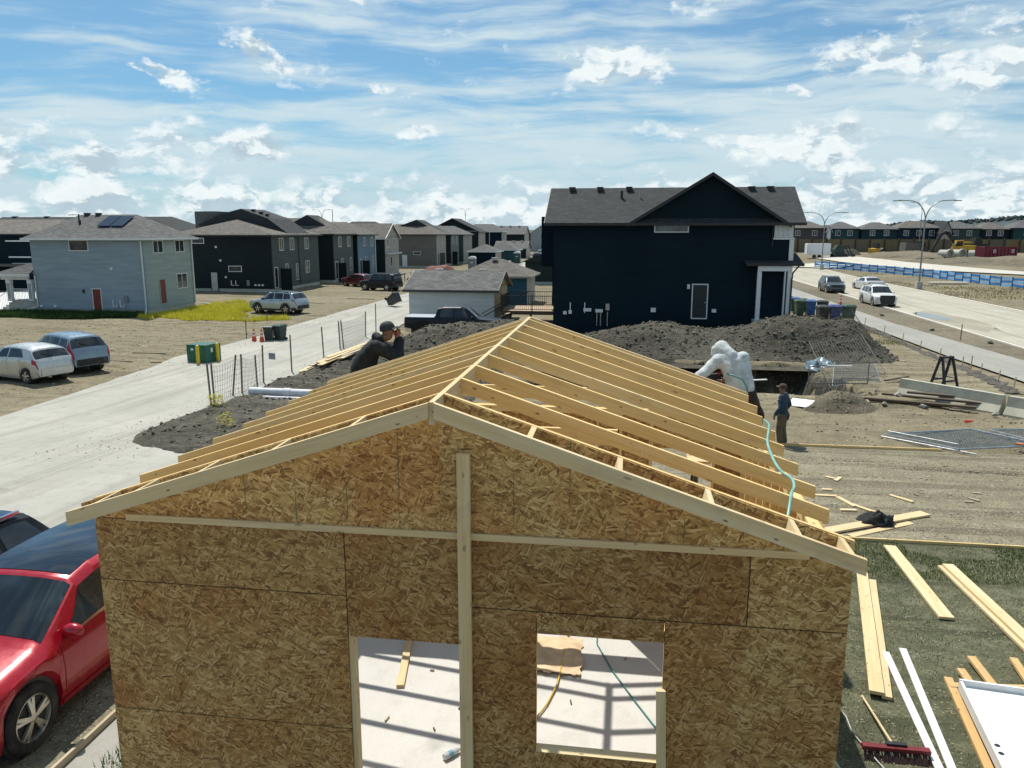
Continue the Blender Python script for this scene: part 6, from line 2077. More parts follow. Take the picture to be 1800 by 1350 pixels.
# cord, offcut and log by the wall
o = MB().tube([(2.5, 8.72, 1.03), (2.48, 8.45, 1.02), (2.53, 8.2, 1.02), (2.52, 7.95, 1.02), (2.58, 7.7, 1.02), (2.7, 7.3, 1.02), (2.75, 7.1, 1.02)], 0.008, 6).build('cord', pm('white_cord', (0.5, 0.5, 0.46), 0.6), smooth=60)
tag(o, 'thin white cord lying on turf between the wall and the broom', 'cord')
flat_board('offcut', 'small square offcut against the foot of the strand board wall', 'offcut', (2.22, 8.30), (2.34, 8.22), 0.14, 0.04, PINE_PALE, None, 0.0)
o = MB().tube([(2.04, 8.05, 1.08), (2.12, 7.5, 1.07), (2.2, 7.1, 1.06)], [0.05, 0.055, 0.05], 8).build('fence_stake', PINE_GREY, smooth=40)
tag(o, 'round pale stake lying close along the wall', 'stake')

# --- gravel pad scraps
for i, (a, b, w, lab) in enumerate((((4.78, 18.62), (4.95, 18.45), 0.09, 'short offcut on gravel, paired with a brighter one'), ((4.92, 18.28), (5.12, 18.62), 0.09, 'bright offcut beside the paired short one on gravel'), ((4.43, 17.47), (4.64, 17.47), 0.09, 'small squarish offcut near the rafter tails'),
                                    ((4.15, 16.97), (4.62, 16.97), 0.09, 'pale offcut lying across just off the rafter tails'), ((4.62, 16.9), (4.80, 16.25), 0.10, 'upper of two overlapping offcuts on the gravel'), ((4.78, 16.4), (5.12, 15.85), 0.10, 'lower of two overlapping offcuts on the gravel'),
                                    ((4.44, 15.96), (4.76, 15.98), 0.09, 'stubby offcut nearest the black jacket'), ((5.80, 17.25), (6.12, 16.78), 0.09, 'lone bright offcut in the middle of the gravel'), ((7.68, 17.75), (7.86, 17.7), 0.05, 'grey sliver of wood farthest right on the gravel'),
                                    ((7.42, 17.3), (7.55, 17.1), 0.06, 'middle one of three slivers at right on the gravel'), ((7.22, 17.0), (7.4, 17.0), 0.05, 'nearest one of three slivers at right on the gravel'))):
    flat_board('offcut', lab, 'offcut', a, b, w, 0.038, PINE_PALE if i < 8 else PINE_GREY, 'wood offcuts scattered on the gravel', 0.006)
flat_board('plank', 'broad pale plank under the black jacket', 'plank', (3.62, 14.36), (6.06, 15.93), 0.24, 0.038, PINE_PALE, None, 0.03)
flat_board('plank', 'narrow board tucked beneath the broad plank with the jacket', 'plank', (4.2, 14.35), (5.6, 15.35), 0.14, 0.025, PINE_PALE, None, 0.003)
# black jacket, a rumpled heap
def rumple(name, label, cat, c, r, h, mat, seed, nu=30, nv=14):
    mb = MB()
    for j in range(nv + 1):
        v = j / nv
        for i in range(nu):
            a = 2 * PI * i / nu
            n_ = float(fbm(math.cos(a) * 1.3 + v * 2 + seed, math.sin(a) * 1.3 + seed, 1.1, 4, seed))
            rr = (1 - (1 - v) ** 1.0 * 0) * v
            q = 1 + 0.55 * n_
            z = h * (1 - v ** 2.2) * (1 + 0.9 * float(fbm(math.cos(a) * v * 3, math.sin(a) * v * 3, 1.0, 3, seed + 3)))
            mb.v.append((r[0] * rr * q * math.cos(a), r[1] * rr * q * math.sin(a), max(0.0, z)))
    for j in range(nv):
        for i in range(nu):
            k = (i + 1) % nu
            mb.f.append((j * nu + i, j * nu + k, (j + 1) * nu + k, (j + 1) * nu + i))
    o = mb.build(name, mat, None, c, smooth=50)
    return tag(o, label, cat)


rumple('jacket', 'crumpled black jacket dropped on a pale plank', 'jacket', (4.95, 15.15, float(T(4.9, 15.1)) + 0.06), (0.36, 0.26), 0.17, pm('black_cloth', (0.010, 0.011, 0.013), 0.85, bump=0.5, bs=40), 3)
o = flat_board('form_board', 'long pale edge board between the gravel and the bare soil', 'form board', (1.7, 21.95), (8.6, 21.98), 0.04, 0.10, PINE, None, -0.02)
o = flat_board('form_board', 'thin pale edge board between the turf and the gravel', 'form board', (1.62, 14.2), (14.5, 14.24), 0.035, 0.06, PINE, None, -0.01)
o = flat_board('form_board', 'form board between the driveway gravel and the weedy strip by the wall', 'form board', (-5.53, 3.5), (-5.53, 10.5), 0.035, 0.12, PINE_GREY, None, -0.03)

# --- inside, on the slab
o = flat_board('loose_board', 'short two by four lying on the slab seen through the doorway', 'board', (-2.72, 9.25), (-2.48, 7.9), 0.089, 0.038, PINE_PALE, None, 0.002, 1.1, 1.1)
mb = MB()
rnd = random.Random(4)
nx, ny = 14, 12
for j in range(ny + 1):
    for i in range(nx + 1):
        x, y = -1.05 + 0.62 * i / nx, 8.42 + 0.85 * j / ny
        e = 0.03 * float(fbm(i * 0.9, j * 0.9, 0.6, 2, 5))
        edge = 1.0 if i in (0, nx) or j in (0, ny) else 0.0
        mb.v.append((x + edge * rnd.uniform(-0.03, 0.03), y + edge * rnd.uniform(-0.03, 0.03), 1.112 + max(0, 0.05 * float(fbm(x, y, 3.0, 3, 6)) + 0.01)))
for j in range(ny):
    for i in range(nx):
        q = j * (nx + 1) + i
        mb.f.append((q, q + 1, q + nx + 2, q + nx + 1))
tag(mb.build('kraft_paper', pm('kraft_paper', (0.60, 0.45, 0.29), 0.8), None, smooth=30), 'torn sheet of brown kraft paper on the slab seen through the window', 'paper')
TEALH = pm('teal_hose', (0.05, 0.24, 0.22), 0.45)
o = MB().tube([(-0.27, 9.6, 1.115), (-0.26, 9.2, 1.115), (-0.05, 8.6, 1.115), (0.22, 8.0, 1.115), (0.46, 7.5, 1.115), (0.6, 7.0, 1.115), (0.9, 6.7, 1.115)], 0.009, 6).build('air_hose', TEALH, smooth=60)
tag(o, 'teal air hose running across the slab behind the window opening', 'hose')
pts = [(-0.62, 9.5), (-0.66, 9.2), (-0.66, 8.7), (-0.68, 8.2), (-0.76, 7.8), (-0.86, 7.5), (-1.1, 7.1), (-1.2, 6.6)]
o = MB().tube([(x, y, 1.125) for x, y in pts], 0.011, 6).build('extension_cord', pm('yellow_cord', (0.55, 0.38, 0.05), 0.5), smooth=60)
tag(o, 'yellow extension cord curving over the slab and the brown paper', 'cord')
wb = thing('water_bottle', 'clear plastic water bottle lying on the slab in the doorway', 'bottle', (-1.62, 6.82, 1.135), R(50))
Mx = Matrix.Rotation(R(90), 4, 'Y')
MB().lathe([(0.005, -0.1), (0.032, -0.1), (0.034, -0.05), (0.030, 0.0), (0.034, 0.04), (0.022, 0.08), (0.013, 0.095), (0.013, 0.11)], 12, Mx).build('bottle_body', pm('clear_plastic', (0.45, 0.5, 0.53), 0.1, spec=0.8), wb, smooth=40)
MB().lathe([(0.015, 0.108), (0.015, 0.125), (0.002, 0.125)], 10, Mx).build('bottle_cap', WHITE, wb)
MB().lathe([(0.0355, -0.045), (0.0355, 0.005)], 12, Mx).build('bottle_label', pm('label_blue', (0.12, 0.3, 0.42), 0.5), wb, fix=False)
for i, (x, y) in enumerate(((-2.2, 8.3), (-1.75, 8.5), (-2.45, 7.3), (-1.9, 7.2), (-2.6, 6.6), (-0.3, 7.0), (0.1, 8.9), (-0.5, 7.9), (0.25, 7.1), (-1.7, 7.6))):
    o = MB().box((0, 0, 0.012), (0.05 + 0.02 * (i % 3), 0.014, 0.02), 0.7 * i).build('wood_chip', OLDWOOD if i % 2 else PINE_GREY, None, (x, y, 1.1))
    tag(o, 'tiny dark wood chip dropped on the pale slab', 'wood chip', 'wood chips on the slab')
# hose over the rafter tails
hz = [(1.57, 8.9, 4.19), (1.57, 8.6, 4.22), (1.52, 8.3, 4.235), (1.40, 7.68, 4.275), (1.35, 7.27, 4.29), (1.32, 6.81, 4.30), (1.33, 6.55, 4.30), (1.38, 6.4, 4.29), (1.36, 6.2, 4.29), (1.30, 6.0, 4.30), (1.25, 5.8, 4.27), (1.18, 5.55, 4.1), (1.15, 5.45, 3.6), (1.1, 5.6, 2.6), (1.0, 6.0, 1.12)]
sm_p = []
for i in range(len(hz) - 1):
    p0, p1, p2, p3 = [Vector(hz[max(0, min(len(hz) - 1, i + k))]) for k in (-1, 0, 1, 2)]
    for k in range(5):
        t_ = k / 5
        sm_p.append(0.5 * ((2 * p1) + (-p0 + p2) * t_ + (2 * p0 - 5 * p1 + 4 * p2 - p3) * t_ ** 2 + (-p0 + 3 * p1 - 3 * p2 + p3) * t_ ** 3))
o = MB().tube([p + Vector((0, 0, 0.012)) for p in sm_p], 0.0125, 8).build('air_hose', pm('pale_teal_hose', (0.20, 0.42, 0.36), 0.4), smooth=60)
tag(o, 'pale teal air hose draped down over the right rafter tails', 'hose')

# --- fence line along the lane
FPOST = pm('fence_steel', (0.16, 0.155, 0.14), 0.6, 0.4, dirt=0.4)
wf = thing('wire_fence', 'sagging wire mesh fence on thin steel stakes along the lane', 'fence', (-14.6, 31, 0.2))
L = Vector(wf.location)


def wpost(name, a, ht, lean, parent, r=0.022):
    z = gz(*a)
    p0 = Vector((a[0], a[1], z - 0.15)) - L
    p1 = Vector((a[0] + lean[0], a[1] + lean[1], z + ht)) - L
    MB().bar(p0, p1, 2 * r, 2 * r, (1, 0, 0)).bar(p0 + Vector((0.012, 0.02, 0)), p1 + Vector((0.012, 0.02, 0)), r, 1.2 * r, (1, 0, 0)).build(name, FPOST, parent)
    return Vector((a[0], a[1], z)), p1 + L


fp = [((-14.54, 25.15), 1.5, (-0.08, 0.05)), ((-14.46, 25.25), 1.5, (-0.03, 0.0)), ((-14.59, 26.75), 1.6, (0.22, 0.05)), ((-14.51, 27.35), 1.55, (0.06, 0.0)), ((-14.79, 29.18), 1.25, (-0.02, 0.0)), ((-14.72, 29.59), 1.6, (0.02, 0.05)), ((-14.74, 32.4), 1.7, (-0.02, 0.05)), ((-15.0, 36.81), 1.6, (-0.06, 0.0)), ((-15.35, 40.0), 1.6, (-0.05, 0)), ((-15.25, 40.3), 1.6, (-0.12, 0)), ((-15.7, 45.2), 1.6, (0.05, 0)), ((-15.7, 47.2), 1.9, (0.03, 0))]
tops = [wpost('fence_stake', a, h_, l_, wf) for a, h_, l_ in fp]
WIRE = pm('thin_wire', (0.22, 0.22, 0.205), 0.6, 0.2)
segs = [(tops[i], tops[j]) for i, j in ((1, 2), (2, 3), (3, 4), (4, 5), (8, 10))]
mb = MB()
for (b0, t0), (b1, t1) in segs:
    n_ = max(2, int((b1 - b0).length / 0.16))
    sagz = 0.10
    for k in range(n_ + 1):
        f = k / n_
        s_ = sagz * 4 * f * (1 - f)
        mb.bar(b0.lerp(b1, f) - L + Vector((0, 0, 0.05)), t0.lerp(t1, f) - L - Vector((0, 0, 0.12 + s_)), 0.008, 0.008, (1, 0, 0))
    for q in range(8):
        u = 0.06 + 0.86 * q / 7
        for k in range(4):
            f0, f1 = k / 4, (k + 1) / 4
            pa = b0.lerp(t0, u).lerp(b1.lerp(t1, u), f0)
            pb = b0.lerp(t0, u).lerp(b1.lerp(t1, u), f1)
            mb.bar(pa - L - Vector((0, 0, sagz * 4 * f0 * (1 - f0) * u)), pb - L - Vector((0, 0, sagz * 4 * f1 * (1 - f1) * u)), 0.008, 0.008)
mb.build('wire_mesh', WIRE, wf)['kind'] = 'stuff'
sg = thing('notice_board', 'small grey notice hung on the wire fence beside the lane', 'sign', (-14.72, 30.5, 1.15), R(-18))
MB().box((0, 0, 0), (0.36, 0.012, 0.27)).build('sign_plate', pm('notice_grey', (0.24, 0.29, 0.31), 0.5), sg)
for k in range(4):
    MB().box((0, -0.0075, 0.09 - 0.055 * k), (0.28, 0.003, 0.018)).build('text_line', pm('notice_text', (0.12, 0.15, 0.17), 0.6), sg)

# --- pile of boards, pipes, transformer, cones, bins
rnd = random.Random(12)
for k in range(20):
    lay = k // 7
    y0 = 31.6 + rnd.uniform(-0.3, 1.6) + lay * 0.3
    ln = rnd.uniform(2.8, 5.0)
    x0 = -14.35 + (k % 7) * 0.26 + rnd.uniform(-0.06, 0.06) + lay * 0.1
    dx = rnd.uniform(-0.25, 0.45)
    za = max(gz(x0, y0), gz(x0 + dx * 0.5, y0 + ln / 2)) + 0.02 + lay * 0.06 + rnd.uniform(0, 0.02)
    flat_board('pile_board', 'weather pale board lying in the low pile beside the lane', 'board', (x0, y0), (x0 + dx, y0 + ln), rnd.choice((0.09, 0.14, 0.14, 0.19, 0.24)), 0.038, PINE_PALE if rnd.random() < 0.55 else PINE_GREY, 'boards in the low pile beside the lane', 0, za, za + rnd.uniform(-0.05, 0.05))
PVC = pm('white_pvc', (0.60, 0.62, 0.66), 0.35, var=0.08, vs=2, dirt=0.3)
zc = gz(-12.2, 26.4)
o = MB().tube([(-13.75, 26.55, zc + 0.16), (-12.3, 26.45, zc + 0.17), (-10.0, 26.3, zc + 0.18)], 0.155, 20).tube([(-12.35, 26.453, zc + 0.17), (-12.1, 26.436, zc + 0.17)], 0.178, 20).build('plastic_pipe', PVC, smooth=40)
tag(o, 'thick white plastic pipe with a collar lying in the rubble', 'pipe', 'white plastic pipes')
o = MB().tube([(-12.9, 25.85, zc + 0.09), (-10.6, 25.75, zc + 0.10)], 0.075, 14).build('plastic_pipe', PVC, smooth=40)
tag(o, 'thinner white plastic pipe in front of the thick one', 'pipe', 'white plastic pipes')
TG = pm('transformer_green', (0.012, 0.115, 0.075), 0.4, var=0.1, dirt=0.15)
tb = thing('transformer_box', 'dark green electrical transformer box between yellow posts', 'transformer', (-20.25, 34.75, gz(-20.3, 34.5)), R(-10))
MB().span(-0.85, 0.85, -0.7, 0.7, -0.1, 0.06).build('pad', CONCRETE, tb)
tb.scale = (0.74, 0.74, 0.86)
MB().prism([(-0.72, 0.05), (0.72, 0.05), (0.72, 1.0), (0.62, 1.06), (-0.72, 1.06)][::-1], -0.74, 0.74, 'x').build('cabinet', TG, tb)
MB().span(-0.745, -0.02, -0.735, -0.722, 0.12, 0.98).build('door_panel', TG, tb)
MB().span(0.02, 0.745, -0.735, -0.722, 0.12, 0.98).build('door_panel', TG, tb)
MB().span(-0.42, -0.2, -0.742, -0.7355, 0.74, 0.86).build('warning_label', WHITE, tb)
MB().span(0.745, 0.752, -0.25, -0.05, 0.62, 0.86).build('warning_label', WHITE, tb)
YEL = pm('safety_yellow', (0.60, 0.46, 0.02), 0.5, var=0.12)
for x, y, lab in ((-20.0, 33.75, 'yellow steel guard post in front of the green transformer'), (-19.55, 34.75, 'yellow steel guard post at the right side of the green transformer')):
    o = MB().lathe([(0.085, -0.1), (0.085, 0.90), (0.065, 0.95), (0.01, 0.97)], 14).build('bollard', YEL, None, (x, y, gz(x, y)), smooth=40)
    tag(o, lab, 'bollard', 'yellow guard posts')
CONE = pm('cone_orange', (0.62, 0.07, 0.03), 0.5)
CONEW = pm('cone_band', (0.7, 0.68, 0.66), 0.4)


def cone(x, y, lab, h=0.75, base=True, group=None):
    c = thing('traffic_cone', lab, 'traffic cone', (x, y, gz(x, y)), 0.3, group)
    MB().lathe([(0.15, 0.03), (0.035, h), (0.02, h + 0.005)], 16).build('cone_body', CONE, c, smooth=40)
    if base:
        MB().box((0, 0, 0.015), (0.38, 0.38, 0.04)).build('cone_base', CONE, c)
    for f0, f1 in ((0.42, 0.56), (0.68, 0.80)):
        r0, r1 = 0.15 - 0.115 * f0 + 0.003, 0.15 - 0.115 * f1 + 0.003
        MB().lathe([(r0, 0.03 + (h - 0.03) * f0), (r1, 0.03 + (h - 0.03) * f1)], 16).build('reflective_band', CONEW, c, smooth=40, fix=False)
    return c


cone(-21.55, 42.5, 'orange traffic cone standing left of the two dark bins', 0.8, True, 'cones by the bins')
cone(-21.0, 42.35, 'orange traffic cone standing directly before the two dark bins', 0.8, True, 'cones by the bins')
cone(18.05, 70.0, 'tall thin orange marker cone by the road edge', 1.05, True)


def wheelie(x, y, rz, colr, lab, group, s=1.0, lid=None, tip=None):
    b = thing('wheeled_bin', lab, 'wheeled bin', (x, y, gz(x, y)), rz, group)
    if tip:
        b.rotation_euler = tip
        b.location.z += 0.35
    mb = MB()
    prof = [(0.23, 0.26, 0.06), (0.27, 0.31, 0.55), (0.30, 0.36, 1.0)]
    for hx, hy, z in prof:
        mb.v += [(-hx * s, -hy * s, z * s), (hx * s, -hy * s, z * s), (hx * s, hy * s, z * s), (-hx * s, hy * s, z * s)]
    for k in range(2):
        for i in range(4):
            j = (i + 1) % 4
            mb.f.append((k * 4 + i, k * 4 + j, k * 4 + 4 + j, k * 4 + 4 + i))
    mb.f += [(3, 2, 1, 0), (8, 9, 10, 11)]
    mt = pm('bin_%s' % colr[0], colr[1], 0.5, dirt=0.2)
    mb.build('bin_body', mt, b)
    MB().box((0, 0, 0.985 * s), (0.66 * s, 0.76 * s, 0.05 * s)).build('rim', mt, b)
    mb = MB()
    mb.v = [(-0.34 * s, -0.40 * s, 1.012 * s), (0.34 * s, -0.40 * s, 1.012 * s), (0.34 * s, 0.40 * s, 1.012 * s), (-0.34 * s, 0.40 * s, 1.012 * s), (-0.25 * s, -0.28 * s, 1.09 * s), (0.25 * s, -0.28 * s, 1.09 * s), (0.25 * s, 0.30 * s, 1.09 * s), (-0.25 * s, 0.30 * s, 1.09 * s)]
    mb.f = [(0, 1, 5, 4), (1, 2, 6, 5), (2, 3, 7, 6), (3, 0, 4, 7), (4, 5, 6, 7), (3, 2, 1, 0)]
    mb.build('lid', pm('bin_lid_%s' % (lid or colr)[0], (lid or colr)[1], 0.45, dirt=0.2), b)
    MB().bar((-0.25 * s, 0.44 * s, 0.99 * s), (0.25 * s, 0.44 * s, 0.99 * s), 0.03, 0.03).build('handle', BLACK, b)
    for sx in (-0.28, 0.28):
        MB().lathe([(0.11 * s, -0.03), (0.11 * s, 0.03)], 12, Matrix.Translation((sx * s, 0.28 * s, 0.11 * s)) @ Matrix.Rotation(R(90), 4, 'Y')).build('wheel', RUBBER, b)
    return b


DG, BL, BK, GN = ('forest', (0.014, 0.040, 0.036)), ('blue', (0.02, 0.10, 0.30)), ('charcoal', (0.03, 0.034, 0.038)), ('green', (0.03, 0.075, 0.05))
gb = 'wheeled bins by the lane'
wheelie(-20.85, 43.0, R(10), DG, 'dark green wheeled bin standing left of its pair behind the cones', gb, 0.86)
wheelie(-20.28, 43.25, R(-12), DG, 'dark green wheeled bin standing right of its pair behind the cones', gb, 0.9)
wheelie(-20.3, 64.8, R(20), BK, 'black wheeled bin tipped over on the bare lot by the lane', None, 1.15, tip=(R(62), 0, R(60)))
gb = 'wheeled bins by the black house'
wheelie(13.15, 62.6, R(5), GN, 'green wheeled bin closest to the white porch column', gb, 1.1)
wheelie(13.25, 65.0, R(0), GN, 'bin with a blue lid behind the green one at the porch', gb, 1.1, BL)
wheelie(14.05, 65.6, R(0), GN, 'dark green bin behind the blue one at the porch', gb, 1.0)
wheelie(13.95, 62.4, R(-6), BL, 'bright blue wheeled bin by the porch of the black house', gb, 1.12)
wheelie(14.75, 62.2, R(4), BK, 'charcoal wheeled bin right of the bright blue one', gb, 1.08)
wheelie(13.45, 56.6, R(6), BK, 'charcoal wheeled bin in the front three behind the dirt heap', gb, 1.18)
wheelie(14.25, 56.5, R(-4), ('violet', (0.045, 0.07, 0.22)), 'violet blue wheeled bin in the middle of the front three', gb, 1.18)
wheelie(15.15, 56.6, R(8), GN, 'green wheeled bin at the right of the front three', gb, 1.2)

# survey stakes and weeds
for x, y, h_, lab in ((-22.78, 43.95, 1.1, 'thin dark survey stake on the bare lot near the cones'), (19.5, 48.9, 1.0, 'thin stake in the dirt beside the sidewalk'), (15.4, 37.2, 0.75, 'short pale stake at the end of the silt fence'), (-25.5, 52.4, 0.6, 'short stake at the edge of the grass patch')):
    o = MB().bar((0, 0, -0.1), (0.02, 0, h_), 0.04, 0.04, (1, 0, 0)).build('survey_stake', PINE_GREY if 'pale' in lab else OLDWOOD, None, (x, y, gz(x, y)))
    tag(o, lab, 'stake')


def weed(x, y, lab, h, seed, mat, n=70):
    w_ = thing('weed', lab, 'weed', (x, y, gz(x, y)))
    rr = random.Random(seed)
    mb = MB()
    for k in range(5):
        a = rr.uniform(0, 6.28)
        mb.tube([(0, 0, 0), (0.1 * math.cos(a), 0.1 * math.sin(a), h * 0.5), (0.22 * math.cos(a), 0.22 * math.sin(a), h * rr.uniform(0.7, 1))], [0.006, 0.005, 0.002], 5)
    mb.build('stems', mat, w_)
    r_ = np.random.default_rng(seed)
    th, ra = r_.uniform(0, 6.28, n), 0.26 * np.sqrt(r_.uniform(0, 1, n))
    pos = np.stack([ra * np.cos(th), ra * np.sin(th), r_.uniform(0.1, 1.0, n) * h * (1 - ra)], -1)
    scatter('leaves', [(-0.5, 0, 0), (0, -0.3, 0.06), (0.5, 0, 0), (0, 0.3, 0.06)], [(0, 1, 2, 3)], pos, r_.uniform(0.05, 0.11, n), r_.uniform(0, 6.28, n), mat, r_.uniform(-0.8, 0.8, n), parent=w_)


YG = blades('yellow_grass', (0.34, 0.34, 0.03), (0.56, 0.53, 0.05), (0.66, 0.58, 0.12))
weed(-11.5, 20.6, 'spindly yellow weed on the rubble strip nearest the garage', 0.55, 1, YG)
weed(-12.9, 22.6, 'bushy yellow green weed on the rubble by the lane', 0.5, 2, YG, 160)

# --- right yard
def mesh_panel(name, label, corners, nx, ny, parent_cat='fence panel', group=None, frame=0.02, wire=0.006, mat=STEEL, wmat=None):
    """temporary fence panel: tube frame with a welded wire grid, given by four corners"""
    a, b, c, d = [Vector(p) for p in corners]
    r = thing(name, label, parent_cat, tuple(a), 0, group)
    mb = MB()
    for p, q in ((a, b), (b, c), (c, d), (d, a)):
        mb.tube([p - a, q - a], frame, 6)
    mb.build('frame', mat, r)
    mb = MB()
    for i in range(1, nx):
        f = i / nx
        mb.bar(a.lerp(b, f) - a, d.lerp(c, f) - a, wire, wire, (0.3, 0.2, 1))
    for j in range(1, ny):
        f = j / ny
        mb.bar(a.lerp(d, f) - a, b.lerp(c, f) - a, wire, wire, (0.3, 0.2, 1))
    mb.build('wire_grid', wmat or STEEL, r)['kind'] = 'stuff'
    return r


def stone_mesh(s, k):
    me = bpy.data.meshes.new('stone_lump')
    v, f = STONES[k % 4]
    me.from_pydata([(p[0] * s * 1.3, p[1] * s, p[2] * s * 0.62) for p in v], [], f)
    return me


def tp(x, y, o):
    return (x, y, float(T(x, y)) + o)


BLW = pm('blue_grey_wire', (0.17, 0.24, 0.28), 0.45, 0.5)
mesh_panel('mesh_fence', 'fence panel lying flat on the ground, nearer one with a pale bar', [tp(7.65, 23.7, 0.10), tp(9.0, 21.85, 0.12), tp(11.6, 22.7, 0.14), tp(10.5, 24.8, 0.10)], 26, 34, frame=0.026, wire=0.007, wmat=BLW, group='fence panels in the yard')
mesh_panel('mesh_fence', 'fence panel lying flat, running out of the picture at right', [tp(10.9, 24.6, 0.14), tp(11.9, 22.2, 0.16), tp(14.6, 22.9, 0.16), tp(13.8, 25.3, 0.12)], 24, 30, frame=0.026, wire=0.007, wmat=BLW, group='fence panels in the yard')
o = MB().tube([tp(7.5, 23.5, 0.06), tp(9.3, 21.5, 0.07)], 0.024, 8).tube([tp(7.75, 23.75, 0.18), tp(9.1, 22.2, 0.18)], 0.02, 8).build('steel_tube', STEEL, smooth=40)
tag(o, 'two pale fence tubes lying crossed at the left end of the flat panels', 'tube')
o = flat_board('orange_offcut', 'orange plastic edged board past the flat fence panels', 'board', (10.75, 22.6), (11.5, 22.05), 0.1, 0.05, pm('orange_plastic', (0.6, 0.2, 0.06), 0.5), None, 0.15)
o = MB().lathe([(0.06, 0), (0.02, 0.24), (0.0, 0.25)], 12, Matrix.Rotation(R(84), 4, 'Y')).build('fallen_cone', CONE, None, tp(10.7, 25.8, 0.12), smooth=40)
tag(o, 'small orange cone fallen over in the churned soil', 'traffic cone')
mesh_panel('mesh_fence', 'low mesh panel standing before the pit edge', [tp(7.4, 32.6, 0.05), tp(9.9, 33.3, 0.0), tp(9.9, 33.3, 0.9), tp(7.4, 32.6, 0.75)], 40, 8, frame=0.022, wire=0.007, mat=FPOST, wmat=WIRE, group='fence panels in the yard')
mesh_panel('mesh_fence', 'mesh panel toppled over the pit corner, leaning back on the heap', [tp(8.7, 34.2, -0.4), tp(11.3, 35.6, 0.1), tp(11.0, 38.6, 1.45), tp(8.5, 37.9, 1.15)], 20, 9, frame=0.020, wire=0.007, mat=FPOST, wmat=WIRE, group='fence panels in the yard')
mesh_panel('mesh_fence', 'mesh panel propped upright in front of the violet bin', [tp(11.8, 42.5, 0.6), tp(13.1, 41.4, -0.1), tp(12.6, 46.5, 1.95), tp(11.6, 46.8, 2.0)], 12, 14, frame=0.022, wire=0.010, mat=DARKSTEEL, wmat=DARKSTEEL, group='fence panels in the yard')
mesh_panel('mesh_fence', 'small dense mesh sheet slumped into the pit corner', [tp(8.6, 33.6, -0.2), tp(10.6, 33.9, 0.0), tp(10.7, 35.3, 0.55), tp(9.0, 35.1, 0.6)], 30, 12, frame=0.015, wire=0.010, wmat=BLW, group='fence panels in the yard')
rumple('plastic_sheet', 'crumpled pale blue plastic sheeting caught on the dirt heap', 'sheeting', (9.2, 38.3, gz(9.2, 38.3) - 0.05), (0.75, 1.2), 0.35, pm('blue_film', (0.16, 0.23, 0.28), 0.25, var=0.5, vs=5), 9)
flat_board('white_batten', 'white batten lying at the lip of the pit by the standing man', 'batten', (4.2, 31.1), (5.6, 31.7), 0.12, 0.04, WHITE, None, 0.3)
flat_board('white_batten', 'white batten balanced on the low mesh panel', 'batten', (8.0, 32.2), (8.95, 32.3), 0.08, 0.04, WHITE, None, 0.85)
mb = MB()
a = [tp(5.75, 27.9, 0.06), tp(6.8, 27.25, 0.06), tp(6.95, 27.5, 0.28), tp(5.9, 28.2, 0.26)]
mb.quad(*a)
mb.quad(*[(p[0] + 0.01, p[1] + 0.03, p[2]) for p in a][::-1])
for i in range(4):
    j = (i + 1) % 4
    mb.quad(a[i], a[j], (a[j][0] + 0.01, a[j][1] + 0.03, a[j][2]), (a[i][0] + 0.01, a[i][1] + 0.03, a[i][2]))
tag(mb.build('foam_board', WHITE), 'white rigid foam board leaning on the small soil pile', 'foam board')
rnd = random.Random(6)
for k, (a, b, w_) in enumerate((((8.3, 29.6), (11.2, 28.5), 0.22), ((8.6, 29.2), (11.9, 28.0), 0.2), ((9.4, 29.8), (12.4, 28.4), 0.2), ((10.3, 29.9), (11.9, 29.2), 0.25))):
    flat_board('dark_plank', ('long dark weathered plank lying before the concrete barrier', 'dark weathered plank nearest the churned soil', 'dark weathered plank reaching the gap of the barriers', 'short thick dark plank against the barrier foot')[k], 'plank', a, b, w_, 0.07, OLDWOOD, 'dark weathered planks', 0.05 + 0.07 * k)
for k, (x, y) in enumerate(((8.6, 28.8), (9.1, 28.5), (10.3, 28.3), (12.2, 27.2), (9.8, 29.3))):
    tag(link('rubble_lump', stone_mesh(0.17, 2 * k), pm('broken_concrete', (0.30, 0.29, 0.25), 0.9, var=0.3, vs=6, bump=0.5, bs=18, dirt=0.5), None, tp(x, y, 0.09 + (0.2 if k == 4 else 0)), (0, 0, k * 1.3)), ('pale broken concrete lump left of the others by the planks', 'flat grey concrete lump beside the planks', 'whitish stone in front of the dark planks', 'pale stone near the gap of the barriers', 'grey lump on top of the dark planks')[k], 'rubble')
# jersey barriers, cast with two lifting slots
JB = pm('barrier_concrete', (0.46, 0.45, 0.36), 0.9, var=0.14, vs=2, bump=0.25, bs=25, dirt=0.4, dirtcol=(0.28, 0.25, 0.18))
for (a, b, lab) in (((10.45, 31.0), (12.75, 27.95), 'concrete road barrier behind the dark planks'), ((12.85, 27.82), (15.15, 24.8), 'concrete road barrier cut by the right edge')):
    a, b = Vector(tp(*a, -0.05)), Vector(tp(*b, -0.05))
    d = b - a
    bar_ = thing('concrete_barrier', lab, 'barrier', tuple((a + b) / 2), math.atan2(d.y, d.x), 'concrete road barriers')
    ln = d.xy.length
    bb = MB().prism([(-0.30, 0), (0.30, 0), (0.30, 0.08), (0.14, 0.33), (0.09, 0.68), (-0.09, 0.68), (-0.14, 0.33), (-0.30, 0.08)], -ln / 2, ln / 2, 'x').build('barrier_block', JB, bar_)
    MB().box((-ln / 2 - 0.004, 0, 0.25), (0.012, 0.12, 0.4)).build('end_slot', BLACK, bar_)
    bar_.rotation_euler[1] = math.atan2(-(d.z), ln)
